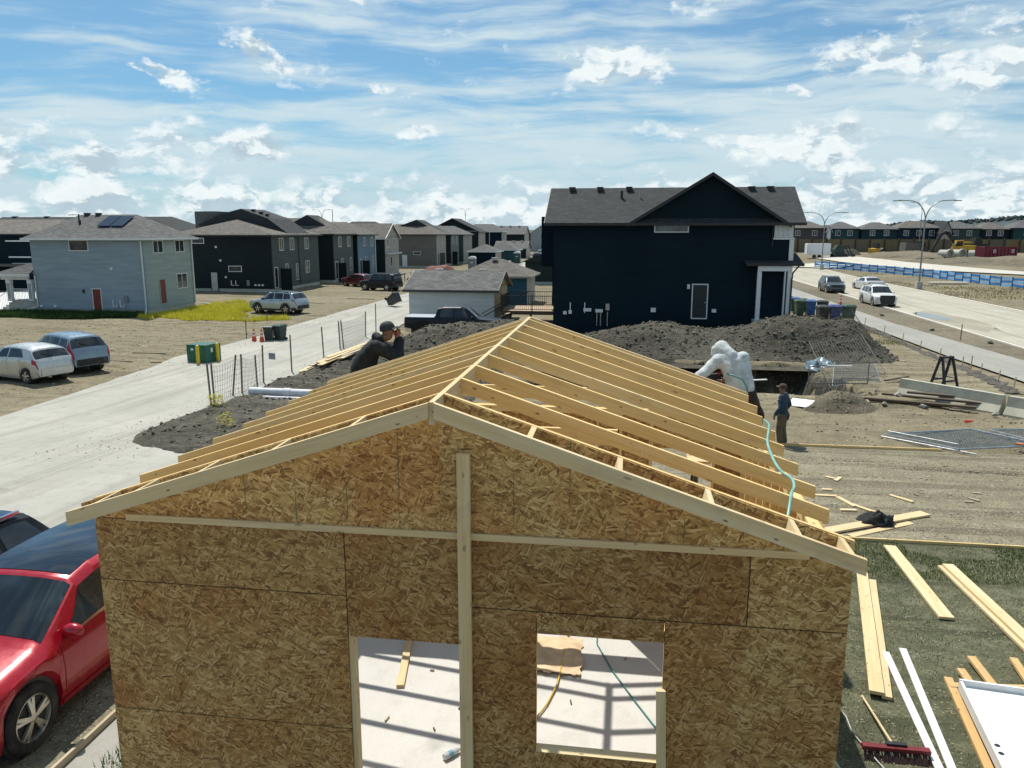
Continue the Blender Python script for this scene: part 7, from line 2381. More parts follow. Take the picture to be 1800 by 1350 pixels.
# folding A frame sign stand
af = thing('folding_sign_stand', 'black folding A frame sign stand without its panel', 'sign stand', tp(12.5, 32.4, 0), R(28))
for sy, nm in ((-1, 'front_frame'), (1, 'back_frame')):
    mb = MB()
    for sx in (-1, 1):
        mb.bar((sx * 0.34, sy * 0.38, -0.02), (sx * 0.26, sy * 0.03, 1.32), 0.08, 0.07, (1, 0, 0))
    mb.bar((-0.26, sy * 0.04, 1.28), (0.26, sy * 0.04, 1.28), 0.07, 0.07).bar((-0.31, sy * 0.27, 0.38), (0.31, sy * 0.27, 0.38), 0.09, 0.06)
    mb.build(nm, BLACK, af)
MB().bar((-0.3, -0.24, 0.46), (-0.3, 0.24, 0.46), 0.03, 0.03).bar((0.3, -0.24, 0.46), (0.3, 0.24, 0.46), 0.03, 0.03).build('spreader', BLACK, af)
for (a, b, lab) in (((10.7, 33.7), (12.0, 34.9), 'brown branch like board on the dry ground left of the sign stand'), ((11.4, 41.3), (13.2, 40.9), 'dark plank by the toppled mesh panels'), ((12.7, 40.6), (13.4, 39.5), 'pale batten lying off the toppled mesh panels')):
    flat_board('plank', lab, 'plank', a, b, 0.12, 0.05, PINE_GREY if 'pale' in lab else OLDWOOD, None, 0.06)
# silt fence slumped along the walk
sf = thing('silt_fence', 'slumped black mesh silt fence along the edge of the sidewalk', 'silt fence', (15.4, 44, 0))
pth = [(16.0, 58), (15.9, 52), (15.75, 47), (15.6, 43), (15.5, 39), (15.35, 36), (15.2, 33.5), (14.9, 31.5)]
pl = []
for (a, b) in zip(pth[:-1], pth[1:]):
    for k in range(12):
        pl.append(Vector((a[0] + (b[0] - a[0]) * k / 12, a[1] + (b[1] - a[1]) * k / 12, 0)))
mb = MB()
for i, p in enumerate(pl):
    h_ = 0.10 + 0.05 * math.sin(i * 0.9) + 0.03 * math.sin(i * 2.3)
    w_ = 0.10 * math.sin(i * 1.7)
    z = float(ground_z(p.x, p.y))
    mb.v += [(p.x - 15.4 + w_ - 0.35, p.y - 44, z + 0.02), (p.x - 15.4 + w_, p.y - 44, z + 0.05 + h_ * 0.4), (p.x - 15.4 + 0.16 + w_, p.y - 44, z + h_)]
for i in range(len(pl) - 1):
    for k in range(2):
        q = i * 3 + k
        mb.f.append((q, q + 1, q + 4, q + 3))
mb.build('mesh_cloth', pm('silt_cloth', (0.055, 0.052, 0.045), 0.9, dirt=0.6, dirtcol=(0.2, 0.17, 0.12)), sf)
for i in range(4, len(pl), 9):
    p = pl[i]
    MB().bar((p.x - 15.4 + 0.15, p.y - 44, float(T(p.x, p.y)) - 0.1), (p.x - 15.4 + 0.2, p.y - 44, float(T(p.x, p.y)) + 0.5), 0.035, 0.035, (1, 0, 0)).build('stake', PINE_GREY, sf)
for k, (x, y) in enumerate(((19.2, 62.5), (19.6, 53.5), (20.6, 47.5))):
    tag(link('clod', stone_mesh(0.2, k), SOIL, None, tp(x, y, 0.06), (0, 0, k)), ('dark clod of earth on the verge by the tall cone', 'dark clod of earth on the verge beside the puddle', 'dark clod of earth on the verge nearest the camera')[k], 'clod')

# --- street lamps
LAMPG = pm('lamp_steel', (0.24, 0.26, 0.25), 0.45, 0.6)


def lamp(x, y, h, arm, lab, group=None, both=True, base=True, rz=0.0, r=0.1):
    lp = thing('street_lamp', lab, 'street lamp', (x, y, float(T(x, y))), rz, group)
    if base:
        MB().box((0, 0, 0.35), (0.6, 0.6, 0.9)).build('concrete_base', CONCRETE, lp)
    MB().tube([(0, 0, 0.5), (0, 0, h * 0.45), (0, 0, h * 0.78)], [r, r * 0.85, r * 0.65], 10).build('pole', LAMPG, lp, smooth=40)
    for s in ((-1, 1) if both else (-1,)):
        pts = []
        for k in range(13):
            a = PI / 2 * k / 12
            pts.append((s * arm * 0.62 * (1 - math.cos(a)), 0, h * 0.76 + h * 0.225 * math.sin(a)))
        pts += [(s * arm * 0.8, 0, h * 0.988), (s * arm, 0, h * 0.99)]
        MB().tube(pts, [r * 0.62] * 6 + [r * 0.5] * 9, 8).build('arm', LAMPG, lp, smooth=40)
        MB().box((s * (arm + 0.22), 0, h * 0.985), (0.75, 0.26, 0.1)).build('lamp_head', LAMPG, lp)
    return lp


gl = 'double armed street lamps'
lamp(32.1, 92.9, 9.75, 2.9, 'nearer double armed street lamp on a concrete base beside the road', gl)
lamp(30.9, 133.0, 9.1, 2.9, 'double armed street lamp just past the corner of the black house', gl)
lamp(66, 193.5, 11.5, 2.0, 'thin lamp pole standing at the timber fence', None, False, False)
lamp(-86.3, 150, 10.3, 1.8, 'faint double armed lamp above the roof of the black duplex', gl, True, False)
lamp(-76.2, 190, 11.8, 1.8, 'faint double armed lamp above the second peaked roof', gl, True, False)
lamp(-47.9, 230, 13.0, 1.0, 'slim lamp pole rising over the tall black gable house', None, True, False, r=0.08)
lamp(-81.0, 110, 8.9, 3.0, 'single arm lamp curving over the long grey roof at left', None, False, False)
o = MB().tube([(0, 0, 0), (0, 0, 11.6)], 0.09, 8).build('utility_mast', LAMPG, None, (-71.5, 185, 0), smooth=40)
tag(o, 'plain thin mast standing up behind the row of houses', 'mast')

# --- blue plastic fence along the boulevard
BLUEF = pm('blue_plastic', (0.035, 0.22, 0.55), 0.45, var=0.2, vs=1.0)
BLUEL = pm('pale_blue_plastic', (0.24, 0.50, 0.80), 0.45, var=0.2, vs=1.0)
bf = thing('plastic_fence', 'long low blue plastic barrier fence along the boulevard', 'fence', (41, 112, 0))
L = Vector(bf.location)
fp = [(46.5, 88.0), (44.2, 95.6), (42.9, 104), (41.2, 114.4), (38.5, 121.5), (35.0, 130.0), (31.0, 138.0)]
seg = []
for a, b in zip(fp[:-1], fp[1:]):
    n_ = max(1, round(math.dist(a, b) / 1.9))
    seg += [(a[0] + (b[0] - a[0]) * k / n_, a[1] + (b[1] - a[1]) * k / n_) for k in range(n_)]
seg.append(fp[-1])
for i, (x, y) in enumerate(seg):
    z = gz(x, y)
    MB().box((x - L.x, y - L.y, z + 0.55), (0.12, 0.12, 1.25)).build('fence_post', pm('navy_plastic', (0.02, 0.10, 0.28), 0.5), bf)
    if i < len(seg) - 1:
        x2, y2 = seg[i + 1]
        z2 = gz(x2, y2)
        for k, (zz, hh) in enumerate(((0.22, 0.30), (0.60, 0.30), (0.97, 0.28))):
            lean = 0.05 * math.sin(i * 1.3 + k)
            MB().bar((x - L.x, y - L.y, z + zz + lean), (x2 - L.x, y2 - L.y, z2 + zz - lean), 0.05, hh).build('fence_band', BLUEL if (i + k) % 2 else BLUEF, bf)
o = MB().box((0, 0, 0.2), (4.5, 1.4, 0.08), 0.1).build('steel_plate', PALE, None, (39.0, 103, gz(39, 103)))
tag(o, 'pale flat plate lying before the blue fence behind the lamp', 'plate')

# --- machines and containers on the far lot
MYEL = pm('machine_yellow', (0.55, 0.33, 0.03), 0.5, dirt=0.3)
MBLK = pm('machine_black', (0.02, 0.022, 0.024), 0.6, dirt=0.3, dirtcol=(0.15, 0.12, 0.09))


def excavator(x, y, rz, lab, upper, boom, pose, s=1.0, group='tracked diggers on the far lot'):
    e = thing('excavator', lab, 'excavator', (x, y, gz(x, y)), rz, group)
    for sy in (-1, 1):
        MB().prism([(-1.9 * s, 0.25 * s), (-1.6 * s, 0.0), (1.6 * s, 0.0), (1.9 * s, 0.25 * s), (1.9 * s, 0.65 * s), (1.6 * s, 0.9 * s), (-1.6 * s, 0.9 * s), (-1.9 * s, 0.65 * s)], sy * 1.2 * s - 0.28 * s, sy * 1.2 * s + 0.28 * s, 'y').build('track', MBLK, e)
    MB().lathe([(0.7 * s, 0.85 * s), (0.7 * s, 1.15 * s)], 16).build('turntable', MBLK, e)
    b = MB().prism([(-2.3 * s, 1.15 * s), (1.2 * s, 1.15 * s), (1.2 * s, 1.75 * s), (-0.1 * s, 2.1 * s), (-2.3 * s, 2.1 * s)], -1.3 * s, 1.3 * s, 'y').build('house_body', upper, e)
    MB().span(-2.42 * s, -2.31 * s, -1.25 * s, 1.25 * s, 1.15 * s, 2.0 * s).build('counterweight', MBLK, e)
    cb = MB().prism([(0.0, 1.7 * s), (1.55 * s, 1.2 * s), (1.65 * s, 1.9 * s), (1.25 * s, 3.0 * s), (0.0, 3.05 * s)], 0.25 * s, 1.25 * s, 'y').build('cab', upper, e)
    MB().prism([(0.15 * s, 2.0 * s), (1.45 * s, 1.95 * s), (1.13 * s, 2.85 * s), (0.15 * s, 2.9 * s)], 0.2 * s, 1.28 * s, 'y').build('cab_glass', CARGLASS, cb)
    pts = [Vector(p) * s for p in pose]
    for nm, (a, b_, w0, w1) in (('boom', (0, 1, 0.5, 0.75)), ('boom', (1, 2, 0.75, 0.42)), ('stick', (2, 3, 0.5, 0.3))):
        p, q = pts[a], pts[b_]
        d = (q - p).normalized()
        n_ = Vector((-d.z, 0, d.x))
        m = MB()
        poly = [p + n_ * w0 * s / 2, q + n_ * w1 * s / 2, q - n_ * w1 * s / 2, p - n_ * w0 * s / 2]
        m.prism([(v.x, v.z) for v in poly], -0.42 * s, -0.08 * s, 'y')
        m.build(nm, boom, e)
    q = pts[3]
    MB().prism([(q.x - 0.35 * s, q.z + 0.2 * s), (q.x + 0.3 * s, q.z + 0.25 * s), (q.x + 0.55 * s, q.z - 0.5 * s), (q.x - 0.1 * s, q.z - 0.85 * s), (q.x - 0.65 * s, q.z - 0.6 * s)], -0.75 * s, 0.25 * s, 'y').build('bucket', MBLK, e)
    MB().tube([pts[1] + Vector((0, -0.25, 0.3)) * s, pts[2] + Vector((-0.3, -0.25, 0.5)) * s], 0.09 * s, 6).build('ram', STEEL, e)
    return e


excavator(66.5, 171.5, R(180), 'black and yellow digger with its stick lowered left of the concrete pipes', MYEL, MBLK, ((0.6, 0, 1.9), (2.6, 0, 4.6), (3.6, 0, 4.2), (5.2, 0, 0.9)), 1.05)
excavator(87.0, 172.0, R(172), 'yellow digger with arched boom at the right edge behind the red bin', MYEL, MYEL, ((0.6, 0, 1.9), (2.8, 0, 4.4), (5.2, 0, 3.3), (6.0, 0, 1.0)), 1.15)
ld = thing('wheel_loader', 'dark wheel loader with a yellow engine cover beside the black digger', 'loader', (70.5, 176.5, gz(70, 176)), R(8))
MB().span(-2.6, 2.6, -1.2, 1.2, 1.1, 2.4).build('chassis', MBLK, ld)
MB().span(-3.2, -0.4, -1.1, 1.1, 2.41, 2.75).build('engine_cover', MYEL, ld)
MB().span(-3.3, -2.62, -1.2, 1.2, 1.2, 2.38).build('rear_weight', MYEL, ld)
MB().prism([(0.2, 2.41), (1.8, 2.41), (1.6, 3.6), (0.3, 3.6)], -0.8, 0.8, 'y').build('cab', MBLK, ld)
for x in (-1.6, 1.8):
    for sy in (-1.25, 1.25):
        MB().lathe([(0.75, -0.3), (0.85, -0.2), (0.85, 0.2), (0.75, 0.3)], 16, Matrix.Translation((x, sy, 0.85)) @ Matrix.Rotation(R(90), 4, 'X')).build('wheel', RUBBER, ld)
MB().prism([(2.7, 0.2), (4.2, 0.3), (3.9, 0.5), (3.3, 1.5), (2.7, 1.4)], -1.3, 1.3, 'y').build('bucket', MBLK, ld)
# maroon roll-off bin with a white mark
MAR = pm('maroon_steel', (0.17, 0.014, 0.03), 0.5, dirt=0.2)
db = thing('roll_off_bin', 'maroon roll off waste bin with white marks beside the yellow digger', 'waste bin', (68.6, 160.5, gz(68, 160)), R(20))
MB().prism([(-3.6, 0.15), (3.5, 0.15), (3.7, 2.35), (-3.7, 2.35)], -1.15, 1.15, 'y').build('bin_shell', MAR, db)
for k in range(9):
    MB().box((-3.2 + k * 0.8, -1.20, 1.25), (0.12, 0.1, 2.1)).build('rib', MAR, db)
MB().box((0, -1.2, 2.36), (7.5, 0.14, 0.14)).build('top_rail', MAR, db)
for x in (-1.55, 2.45):
    mk = MB().box((x, -1.262, 1.55), (0.62, 0.01, 0.62)).build('logo_plate', pm('logo_white', (0.6, 0.52, 0.54), 0.5), db)
    MB().box((x, -1.27, 1.55), (0.42, 0.006, 0.08)).box((x, -1.27, 1.68), (0.3, 0.006, 0.08)).box((x, -1.27, 1.42), (0.36, 0.006, 0.08)).build('logo_mark', MAR, mk)
for x, y, rz, lab in ((60.4, 162.5, 0.5, 'concrete pipe section at the left of its three'), (63.2, 163.8, 0.4, 'concrete pipe section in the middle of its three'), (65.2, 161.0, 0.9, 'concrete pipe section lying close to the maroon bin')):
    o = MB().lathe([(0.62, -1.1), (0.8, -1.1), (0.8, 0.7), (0.98, 0.8), (0.98, 1.15), (0.75, 1.15), (0.72, 0.6), (0.62, 0.6)], 20, Matrix.Translation((0, 0, 0.85)) @ Matrix.Rotation(rz, 4, 'Z') @ Matrix.Rotation(R(90), 4, 'X')).build('concrete_pipe', CONCRETE, None, (x, y, gz(x, y)), smooth=35)
    tag(o, lab, 'pipe', 'concrete pipe sections')
tr = thing('cargo_trailer', 'white box trailer parked on the far lot beside the lamp pole', 'trailer', (37.6, 166, gz(37, 166)), R(4))
MB().span(-2.2, 2.2, -1.1, 1.1, 0.7, 2.9).build('trailer_box', WHITE, tr)
MB().span(-2.3, -2.201, -0.9, 0.9, 0.8, 2.8).build('trailer_door', TRIMW, tr)
for x in (-0.9, 0.1):
    MB().lathe([(0.36, -0.12), (0.36, 0.12)], 14, Matrix.Translation((x, -1.0, 0.36)) @ Matrix.Rotation(R(90), 4, 'X')).build('wheel', RUBBER, tr)
MB().bar((2.2, 0, 0.75), (3.4, 0, 0.6), 0.12, 0.12).build('drawbar', BLACK, tr)
sk = thing('skid_steer', 'dark tracked skid steer with raised arms right of the white trailer', 'loader', (41.6, 165.5, gz(41, 165)), R(10))
for sy in (-0.8, 0.8):
    MB().prism([(-1.4, 0.1), (1.3, 0.0), (1.5, 0.3), (1.1, 0.8), (-1.2, 0.8)], sy - 0.2, sy + 0.2, 'y').build('track', MBLK, sk)
MB().prism([(-1.2, 0.5), (0.9, 0.5), (0.8, 2.4), (-0.6, 2.5), (-1.2, 1.6)], -0.6, 0.6, 'y').build('cab', S_GREEN, sk)
for sy in (-0.7, 0.7):
    MB().bar((-1.1, sy, 1.7), (1.3, sy, 2.5), 0.14, 0.2).bar((1.3, sy, 2.5), (2.3, sy, 0.7), 0.14, 0.2).build('lift_arm', MBLK, sk)
MB().prism([(2.2, 0.9), (2.9, 0.6), (2.9, 0.1), (2.1, 0.15)], -1.0, 1.0, 'y').build('bucket', MBLK, sk)
rl = thing('soil_roller', 'small dark roller machine among the soil ridges', 'roller', (51.8, 175.8, gz(51.8, 175.8)), R(30))
MB().lathe([(0.75, -1.0), (0.75, 1.0)], 18, Matrix.Translation((0.9, 0, 0.75)) @ Matrix.Rotation(R(90), 4, 'X')).build('drum', MBLK, rl)
MB().prism([(-1.6, 0.5), (0.2, 0.5), (0.2, 1.5), (-1.6, 1.3)], -0.7, 0.7, 'y').build('engine_body', MYEL, rl)
MB().prism([(-0.7, 1.5), (0.2, 1.5), (0.1, 2.5), (-0.6, 2.5)], -0.6, 0.6, 'y').build('cab', MBLK, rl)
bk = thing('trench_box', 'dark grey steel trench bucket on the far lot', 'bucket', (58.9, 176.5, gz(58.9, 176.5)), R(12))
MB().prism([(-2.2, 0), (1.9, 0), (2.3, 2.2), (-2.0, 2.6)], -1.2, 1.2, 'y').build('bucket_shell', pm('grey_steel', (0.12, 0.115, 0.105), 0.7, dirt=0.4), bk)
MB().prism([(1.2, 0.1), (2.1, 0.1), (2.3, 2.5), (1.1, 2.9)], -1.25, 1.25, 'y').build('bucket_lip', MBLK, bk)
for k, (x, y, lab) in enumerate(((54.5, 186, 'orange hazard board leaning at the timber fence'), (32.5, 190, 'small white cabinet at the left of the timber fence'))):
    o = MB().box((0, 0, 0.55), ((3.0, 0.3, 1.3) if k == 0 else (0.9, 0.9, 1.8))).build('hazard_board' if k == 0 else 'cabinet', pm('hazard_orange', (0.5, 0.22, 0.03), 0.6) if k == 0 else WHITE, None, (x, y, gz(x, y)))
    tag(o, lab, 'board' if k == 0 else 'cabinet')


def berm(name, label, x0, x1, y0, y1, h, seed, mat=None):
    def fn(x, y):
        u, v = (x - (x0 + x1) / 2) / ((x1 - x0) / 2), (y - (y0 + y1) / 2) / ((y1 - y0) / 2)
        a = 1 - sm(0.35, 1.0, np.sqrt(u * u + v * v) + 0.35 * fbm(x, y, 0.25, 3, seed))
        return a * (h + 0.5 * h * fbm(x, y, 0.3, 4, seed + 5)) - 0.2 * (1 - sm(0, 0.05, a))
    o = link(name, grid_mesh(name, np.linspace(x0, x1, 40), np.linspace(y0, y1, 26), lambda x, y: T(x, y) + fn(x, y)), mat or VERGE)
    return tag(o, label, 'dirt pile')


berm('soil_berm', 'long rough soil bank in front of the concrete pipes and machines', 49, 92, 138, 160, 0.9, 61)
berm('soil_berm', 'rough soil ridges around the small roller', 45, 66, 160, 175, 1.0, 62)
berm('soil_berm', 'low soil bank right of the white trailer', 43.5, 49, 174, 181, 1.0, 63, SOIL)
berm('soil_berm', 'dark soil bank under the yellow digger at right', 76, 100, 155, 171, 1.5, 64, SOIL)
berm('soil_berm', 'red brown rubble heap before the taupe house', -32.5, -26.5, 118.5, 124, 1.1, 65, pm('brick_rubble', (0.14, 0.06, 0.045), 0.95, var=0.5, vs=3, bump=0.6, bs=8))
# portable toilets, small things along the lane
for x, y, rz, lab in ((-24.4, 122.0, 0.1, 'grey portable toilet with a white roof by the rubble heap'), (-21.7, 153.7, 0.0, 'dark green portable toilet by the navy garage')):
    t_ = thing('portable_toilet', lab, 'portable toilet', (x, y, 0), rz, 'portable toilets')
    mt = pm('toilet_grey', (0.16, 0.19, 0.2), 0.5) if 'grey' in lab else pm('toilet_green', (0.012, 0.05, 0.045), 0.5)
    MB().span(-0.6, 0.6, -0.6, 0.6, 0.1, 2.1).build('cabin', mt, t_)
    MB().prism([(-0.64, 2.1), (0.64, 2.1), (0.55, 2.35), (0.25, 2.45), (-0.25, 2.45), (-0.55, 2.35)], -0.64, 0.64, 'y').build('roof', WHITE, t_)
    d_ = MB().box((0, -0.615, 1.05), (0.8, 0.03, 1.8)).build('door', mt, t_)
    MB().box((0, -0.64, 1.5), (0.4, 0.012, 0.16)).build('door_plate', TRIMW, d_)
wheelie(-21.2, 140.0, 0, BK, 'black bin standing alone at the end of the lane', None, 1.1)
fr = thing('guard_railing', 'pale low guard railing on posts behind the black four wheel drive', 'railing', (-28.5, 98, 0), R(90))
MB().bar((-6, 0, 1.05), (9, 0, 1.05), 0.05, 0.1).build('top_bar', TRIMW, fr)
for k in range(6):
    MB().box((-6 + 3 * k, 0, 0.5), (0.08, 0.08, 1.1)).build('rail_post', DARKSTEEL, fr)
# litter on the bare lots: sticks, scraps
rnd = random.Random(31)
for k, (x, y, ln, a) in enumerate(((-24.2, 36.3, 1.6, 0.3), (-26.6, 39.5, 1.3, -0.6), (-22.3, 34.2, 0.8, 0.2), (-30.5, 47.5, 1.2, 0.1), (-24.6, 33.9, 2.2, 0.0), (-23.2, 56.5, 1.8, 0.3), (-24.8, 70.5, 2.6, 0.1), (-27.5, 66, 2.0, -0.1))):
    d = (math.cos(a) * ln / 2, math.sin(a) * ln / 2)
    flat_board('stick', ('stick on the bare lot between the transformer and the blue grey crossover', 'dark stick near the middle of the left lot', 'short stick just left of the transformer', 'grey stick on the bare lot before the shaded grass', 'longest stick on the near part of the left lot', 'grey stick by the lane in front of the silver blue SUV', 'long stick by the lane beyond the silver blue SUV', 'grey stick across the bare lot toward the black duplex')[k], 'stick', (x - d[0], y - d[1]), (x + d[0], y + d[1]), 0.07, 0.04, PINE_GREY if k % 2 else OLDWOOD, 'sticks on the bare lot', 0, gz(x - d[0], y - d[1]), gz(x + d[0], y + d[1]))

# --- grass
def in_poly(px, py, poly):
    c = np.zeros(len(px), bool)
    j = len(poly) - 1
    for i in range(len(poly)):
        xi, yi = poly[i]
        xj, yj = poly[j]
        c ^= ((yi > py) != (yj > py)) & (px < (xj - xi) * (py - yi) / (yj - yi + 1e-12) + xi)
        j = i
    return c


def turf(name, poly, n, h0, h1, w0, w1, mat, seed, patch=0.0, pscale=0.8, zf=None, tilt=0.7):
    r_ = np.random.default_rng(seed)
    xs_, ys_ = zip(*poly)
    px, py = r_.uniform(min(xs_), max(xs_), n * 2), r_.uniform(min(ys_), max(ys_), n * 2)
    k = in_poly(px, py, poly)
    if patch > 0:
        k &= fbm(px, py, pscale, 4, seed) > (patch - 0.5)
    px, py = px[k][:n], py[k][:n]
    m = len(px)
    h = r_.uniform(h0, h1, m)
    z = T(px, py) - 0.01 if zf is None else zf(px, py)
    return scatter(name, BLADE[0], BLADE[1], np.stack([px, py, z], -1), np.stack([r_.uniform(w0, w1, m), h * 0.8, h], -1), r_.uniform(0, 6.28, m), mat, r_.uniform(-tilt, tilt, m))


DGR = blades('dark_grass', (0.040, 0.068, 0.022), (0.085, 0.115, 0.042), (0.24, 0.225, 0.125))
r_ = np.random.default_rng(99)
n = 7000
qx, qy = r_.uniform(1.7, 14.5, n), r_.uniform(4.5, 14.1, n)
scatter('lawn_straw', [(-0.5, -0.09, 0), (0.5, -0.09, 0), (0.5, 0.09, 0), (-0.5, 0.09, 0)], [(0, 1, 2, 3)], np.stack([qx, qy, T(qx, qy) + 0.012], -1), r_.uniform(0.008, 0.04, n), r_.uniform(0, 6.28, n), pm('straw', (0.28, 0.255, 0.175), 0.9, var=0.4, vs=3), r_.uniform(-0.4, 0.4, n))
turf('lawn_grass', [(1.64, 4), (15, 4), (15, 14.15), (1.64, 14.15)], 60000, 0.015, 0.045, 0.006, 0.014, DGR, 5, 0.42, 0.9, tilt=1.1)
turf('lawn_grass', [(4.0, 12.4), (15, 12.4), (15, 14.15), (4.0, 14.15)], 14000, 0.03, 0.075, 0.008, 0.016, blades('bright_grass', (0.04, 0.075, 0.015), (0.08, 0.13, 0.03), (0.14, 0.17, 0.06)), 6, 0.45, 0.7)
turf('long_grass', [(-36.0, 52.9), (-34.6, 51.9), (-30.0, 52.2), (-24.2, 52.6), (-24.0, 53.5), (-28, 55.3), (-30.2, 57), (-29.4, 61), (-30.5, 65.5), (-35.0, 66.5), (-36.2, 61), (-35.7, 56)], 30000, 0.10, 0.42, 0.025, 0.055, YG, 7, 0.36, 0.5, zf=ground_z, tilt=0.5)
turf('shaded_grass', [(-49, 51.2), (-37, 51.8), (-35.9, 53.2), (-36.6, 55.1), (-46.0, 55.1), (-48.4, 54.6)], 22000, 0.15, 0.45, 0.03, 0.06, blades('shadow_dark_grass', (0.02, 0.05, 0.014), (0.04, 0.085, 0.024), (0.07, 0.11, 0.035)), 8, zf=ground_z, tilt=0.5)  # house shadow painted into the blades: darker green over the shaded strip
turf('weeds', [(-5.45, 3.5), (-4.2, 3.5), (-4.2, 8.6), (-5.0, 7.0), (-5.45, 5.2)], 2600, 0.04, 0.16, 0.01, 0.022, blades('weed_green', (0.03, 0.07, 0.02), (0.06, 0.12, 0.03), (0.11, 0.17, 0.05)), 9, 0.46, 1.2)
turf('dry_grass', [(13.2, 46), (15.8, 46), (15.9, 62), (13.0, 60)], 2500, 0.05, 0.2, 0.02, 0.04, blades('straw_grass', (0.12, 0.12, 0.04), (0.2, 0.19, 0.07), (0.3, 0.26, 0.12)), 10, 0.45, 0.6, zf=ground_z)
turf('dry_grass', [(31.6, 64), (48, 78), (44, 95), (35, 128), (31.6, 130)], 5000, 0.08, 0.25, 0.05, 0.12, MATS['straw_grass'], 11, 0.5, 0.12, zf=ground_z)

# ------------------------------------------------------------------ the three workers
SKIN = pm('skin', (0.25, 0.135, 0.088), 0.6, var=0.08)


FUSE = bpy.data.scenes.new('fuse')


def capsule(mb, a, b, ra, rb, n=12):
    a, b = Vector(a), Vector(b)
    d = b - a
    if d.length < 1e-5:
        d = Vector((0, 0, 1e-4))
    q = d.to_track_quat('Z', 'Y').to_matrix().to_4x4()
    q.translation = a
    L = d.length
    prof = [(ra * math.cos(t), -ra * math.sin(t)) for t in (1.5, 1.1, 0.7, 0.35)] + [(ra, 0), (rb, L)] + [(rb * math.cos(t), L + rb * math.sin(t)) for t in (0.35, 0.7, 1.1, 1.5)]
    mb.lathe(prof, n, q)


def skinned(name, pts, edges, mat, parent=None, grow=0.0, sub=2, root=0, bumpy=0.0, seed=0, voxel=0.014, torso=None):
    """one continuous surface over connected joints (x, y, z, radius): limbs fused by voxels, then relaxed"""
    mb = MB()
    for i, j in edges:
        ra = pts[i][3] if not isinstance(pts[i][3], tuple) else sum(pts[i][3]) / 2
        rb = pts[j][3] if not isinstance(pts[j][3], tuple) else sum(pts[j][3]) / 2
        capsule(mb, pts[i][:3], pts[j][:3], ra + grow, rb + grow)
    if torso:
        n_ = 24
        b_ = len(mb.v)
        for (x, y, z, hw, hd) in torso:
            for k in range(n_):
                t = 2 * PI * k / n_
                c, s_ = math.cos(t), math.sin(t)
                mb.v.append((x + hw * math.copysign(abs(c) ** 0.85, c), y + hd * math.copysign(abs(s_) ** 0.85, s_), z))
        for i in range(len(torso) - 1):
            for k in range(n_):
                k2 = (k + 1) % n_
                mb.f.append((b_ + i * n_ + k, b_ + i * n_ + k2, b_ + (i + 1) * n_ + k2, b_ + (i + 1) * n_ + k))
        mb.f.append(tuple(b_ + k for k in range(n_))[::-1])
        mb.f.append(tuple(b_ + (len(torso) - 1) * n_ + k for k in range(n_)))
    me = mb.mesh(name)
    o = bpy.data.objects.new(name, me)
    FUSE.collection.objects.link(o)
    m = o.modifiers.new('fuse', 'REMESH')
    m.mode = 'VOXEL'
    m.voxel_size = voxel
    m = o.modifiers.new('relax', 'SMOOTH')
    m.factor = 0.5
    m.iterations = {1: 3, 2: 12}.get(sub, 18)
    vl = FUSE.view_layers[0]
    vl.update()
    dg = vl.depsgraph
    new = bpy.data.meshes.new_from_object(o.evaluated_get(dg))
    bpy.data.objects.remove(o)
    bpy.data.meshes.remove(me)
    new.name = name
    if bumpy > 0:
        for v in new.vertices:
            c = Vector(v.co)
            n = mnoise.noise(Vector((c.x * 6 + seed, c.y * 6, c.z * 13))) + 0.8 * mnoise.noise(Vector((c.x * 9 + c.z * 14, c.y * 9 - c.z * 6, c.z * 7 + seed)))
            v.co += v.normal * (n * bumpy)
    for p in new.polygons:
        p.use_smooth = True
    new.materials.clear()
    return link(name, new, mat, parent)


def hand(pts, edges, wrist_i, palm, direction, side_v, curl=0.35):
    """palm, four fingers of unequal length bent at a knuckle, and a thumb from the side"""
    d = Vector(direction).normalized()
    s = Vector(side_v).normalized()
    n = d.cross(s).normalized()
    p = Vector(palm)
    i0 = len(pts)
    pts.append((*p, (0.034, 0.017)))
    edges.append((wrist_i, i0))
    k = p + d * 0.045
    i1 = len(pts)
    pts.append((*k, (0.036, 0.014)))
    edges.append((i0, i1))
    for q, ln in zip((-0.027, -0.009, 0.009, 0.027), (0.062, 0.074, 0.07, 0.055)):
        a = k + s * q + d * 0.02
        b = a + d * ln * 0.55 + n * ln * curl * 0.3
        c = b + d * ln * 0.35 + n * ln * curl
        j = len(pts)
        pts += [(*a, 0.0095), (*b, 0.009), (*c, 0.0075)]
        edges += [(i1, j), (j, j + 1), (j + 1, j + 2)]
    a = p + s * 0.035 + d * 0.01
    b = a + s * 0.025 + d * 0.03
    j = len(pts)
    pts += [(*a, 0.011), (*b, 0.0095)]
    edges += [(i0, j), (j, j + 1)]


EDG = [('pelvis', 'spine'), ('spine', 'chest'), ('chest', 'neck'), ('neck', 'jaw'), ('jaw', 'head'), ('head', 'crown')]
for sd in 'LR':
    EDG += [('pelvis', 'hip' + sd), ('hip' + sd, 'knee' + sd), ('knee' + sd, 'ank' + sd), ('ank' + sd, 'toe' + sd), ('chest', 'sh' + sd), ('sh' + sd, 'el' + sd), ('el' + sd, 'wr' + sd)]


def subset(J, names, edges, rad=None):
    idx = {n: i for i, n in enumerate(names)}
    pts = [(*J[n][:3], (rad or {}).get(n, J[n][3])) for n in names]
    return pts, [(idx[a], idx[b]) for a, b in edges if a in idx and b in idx]


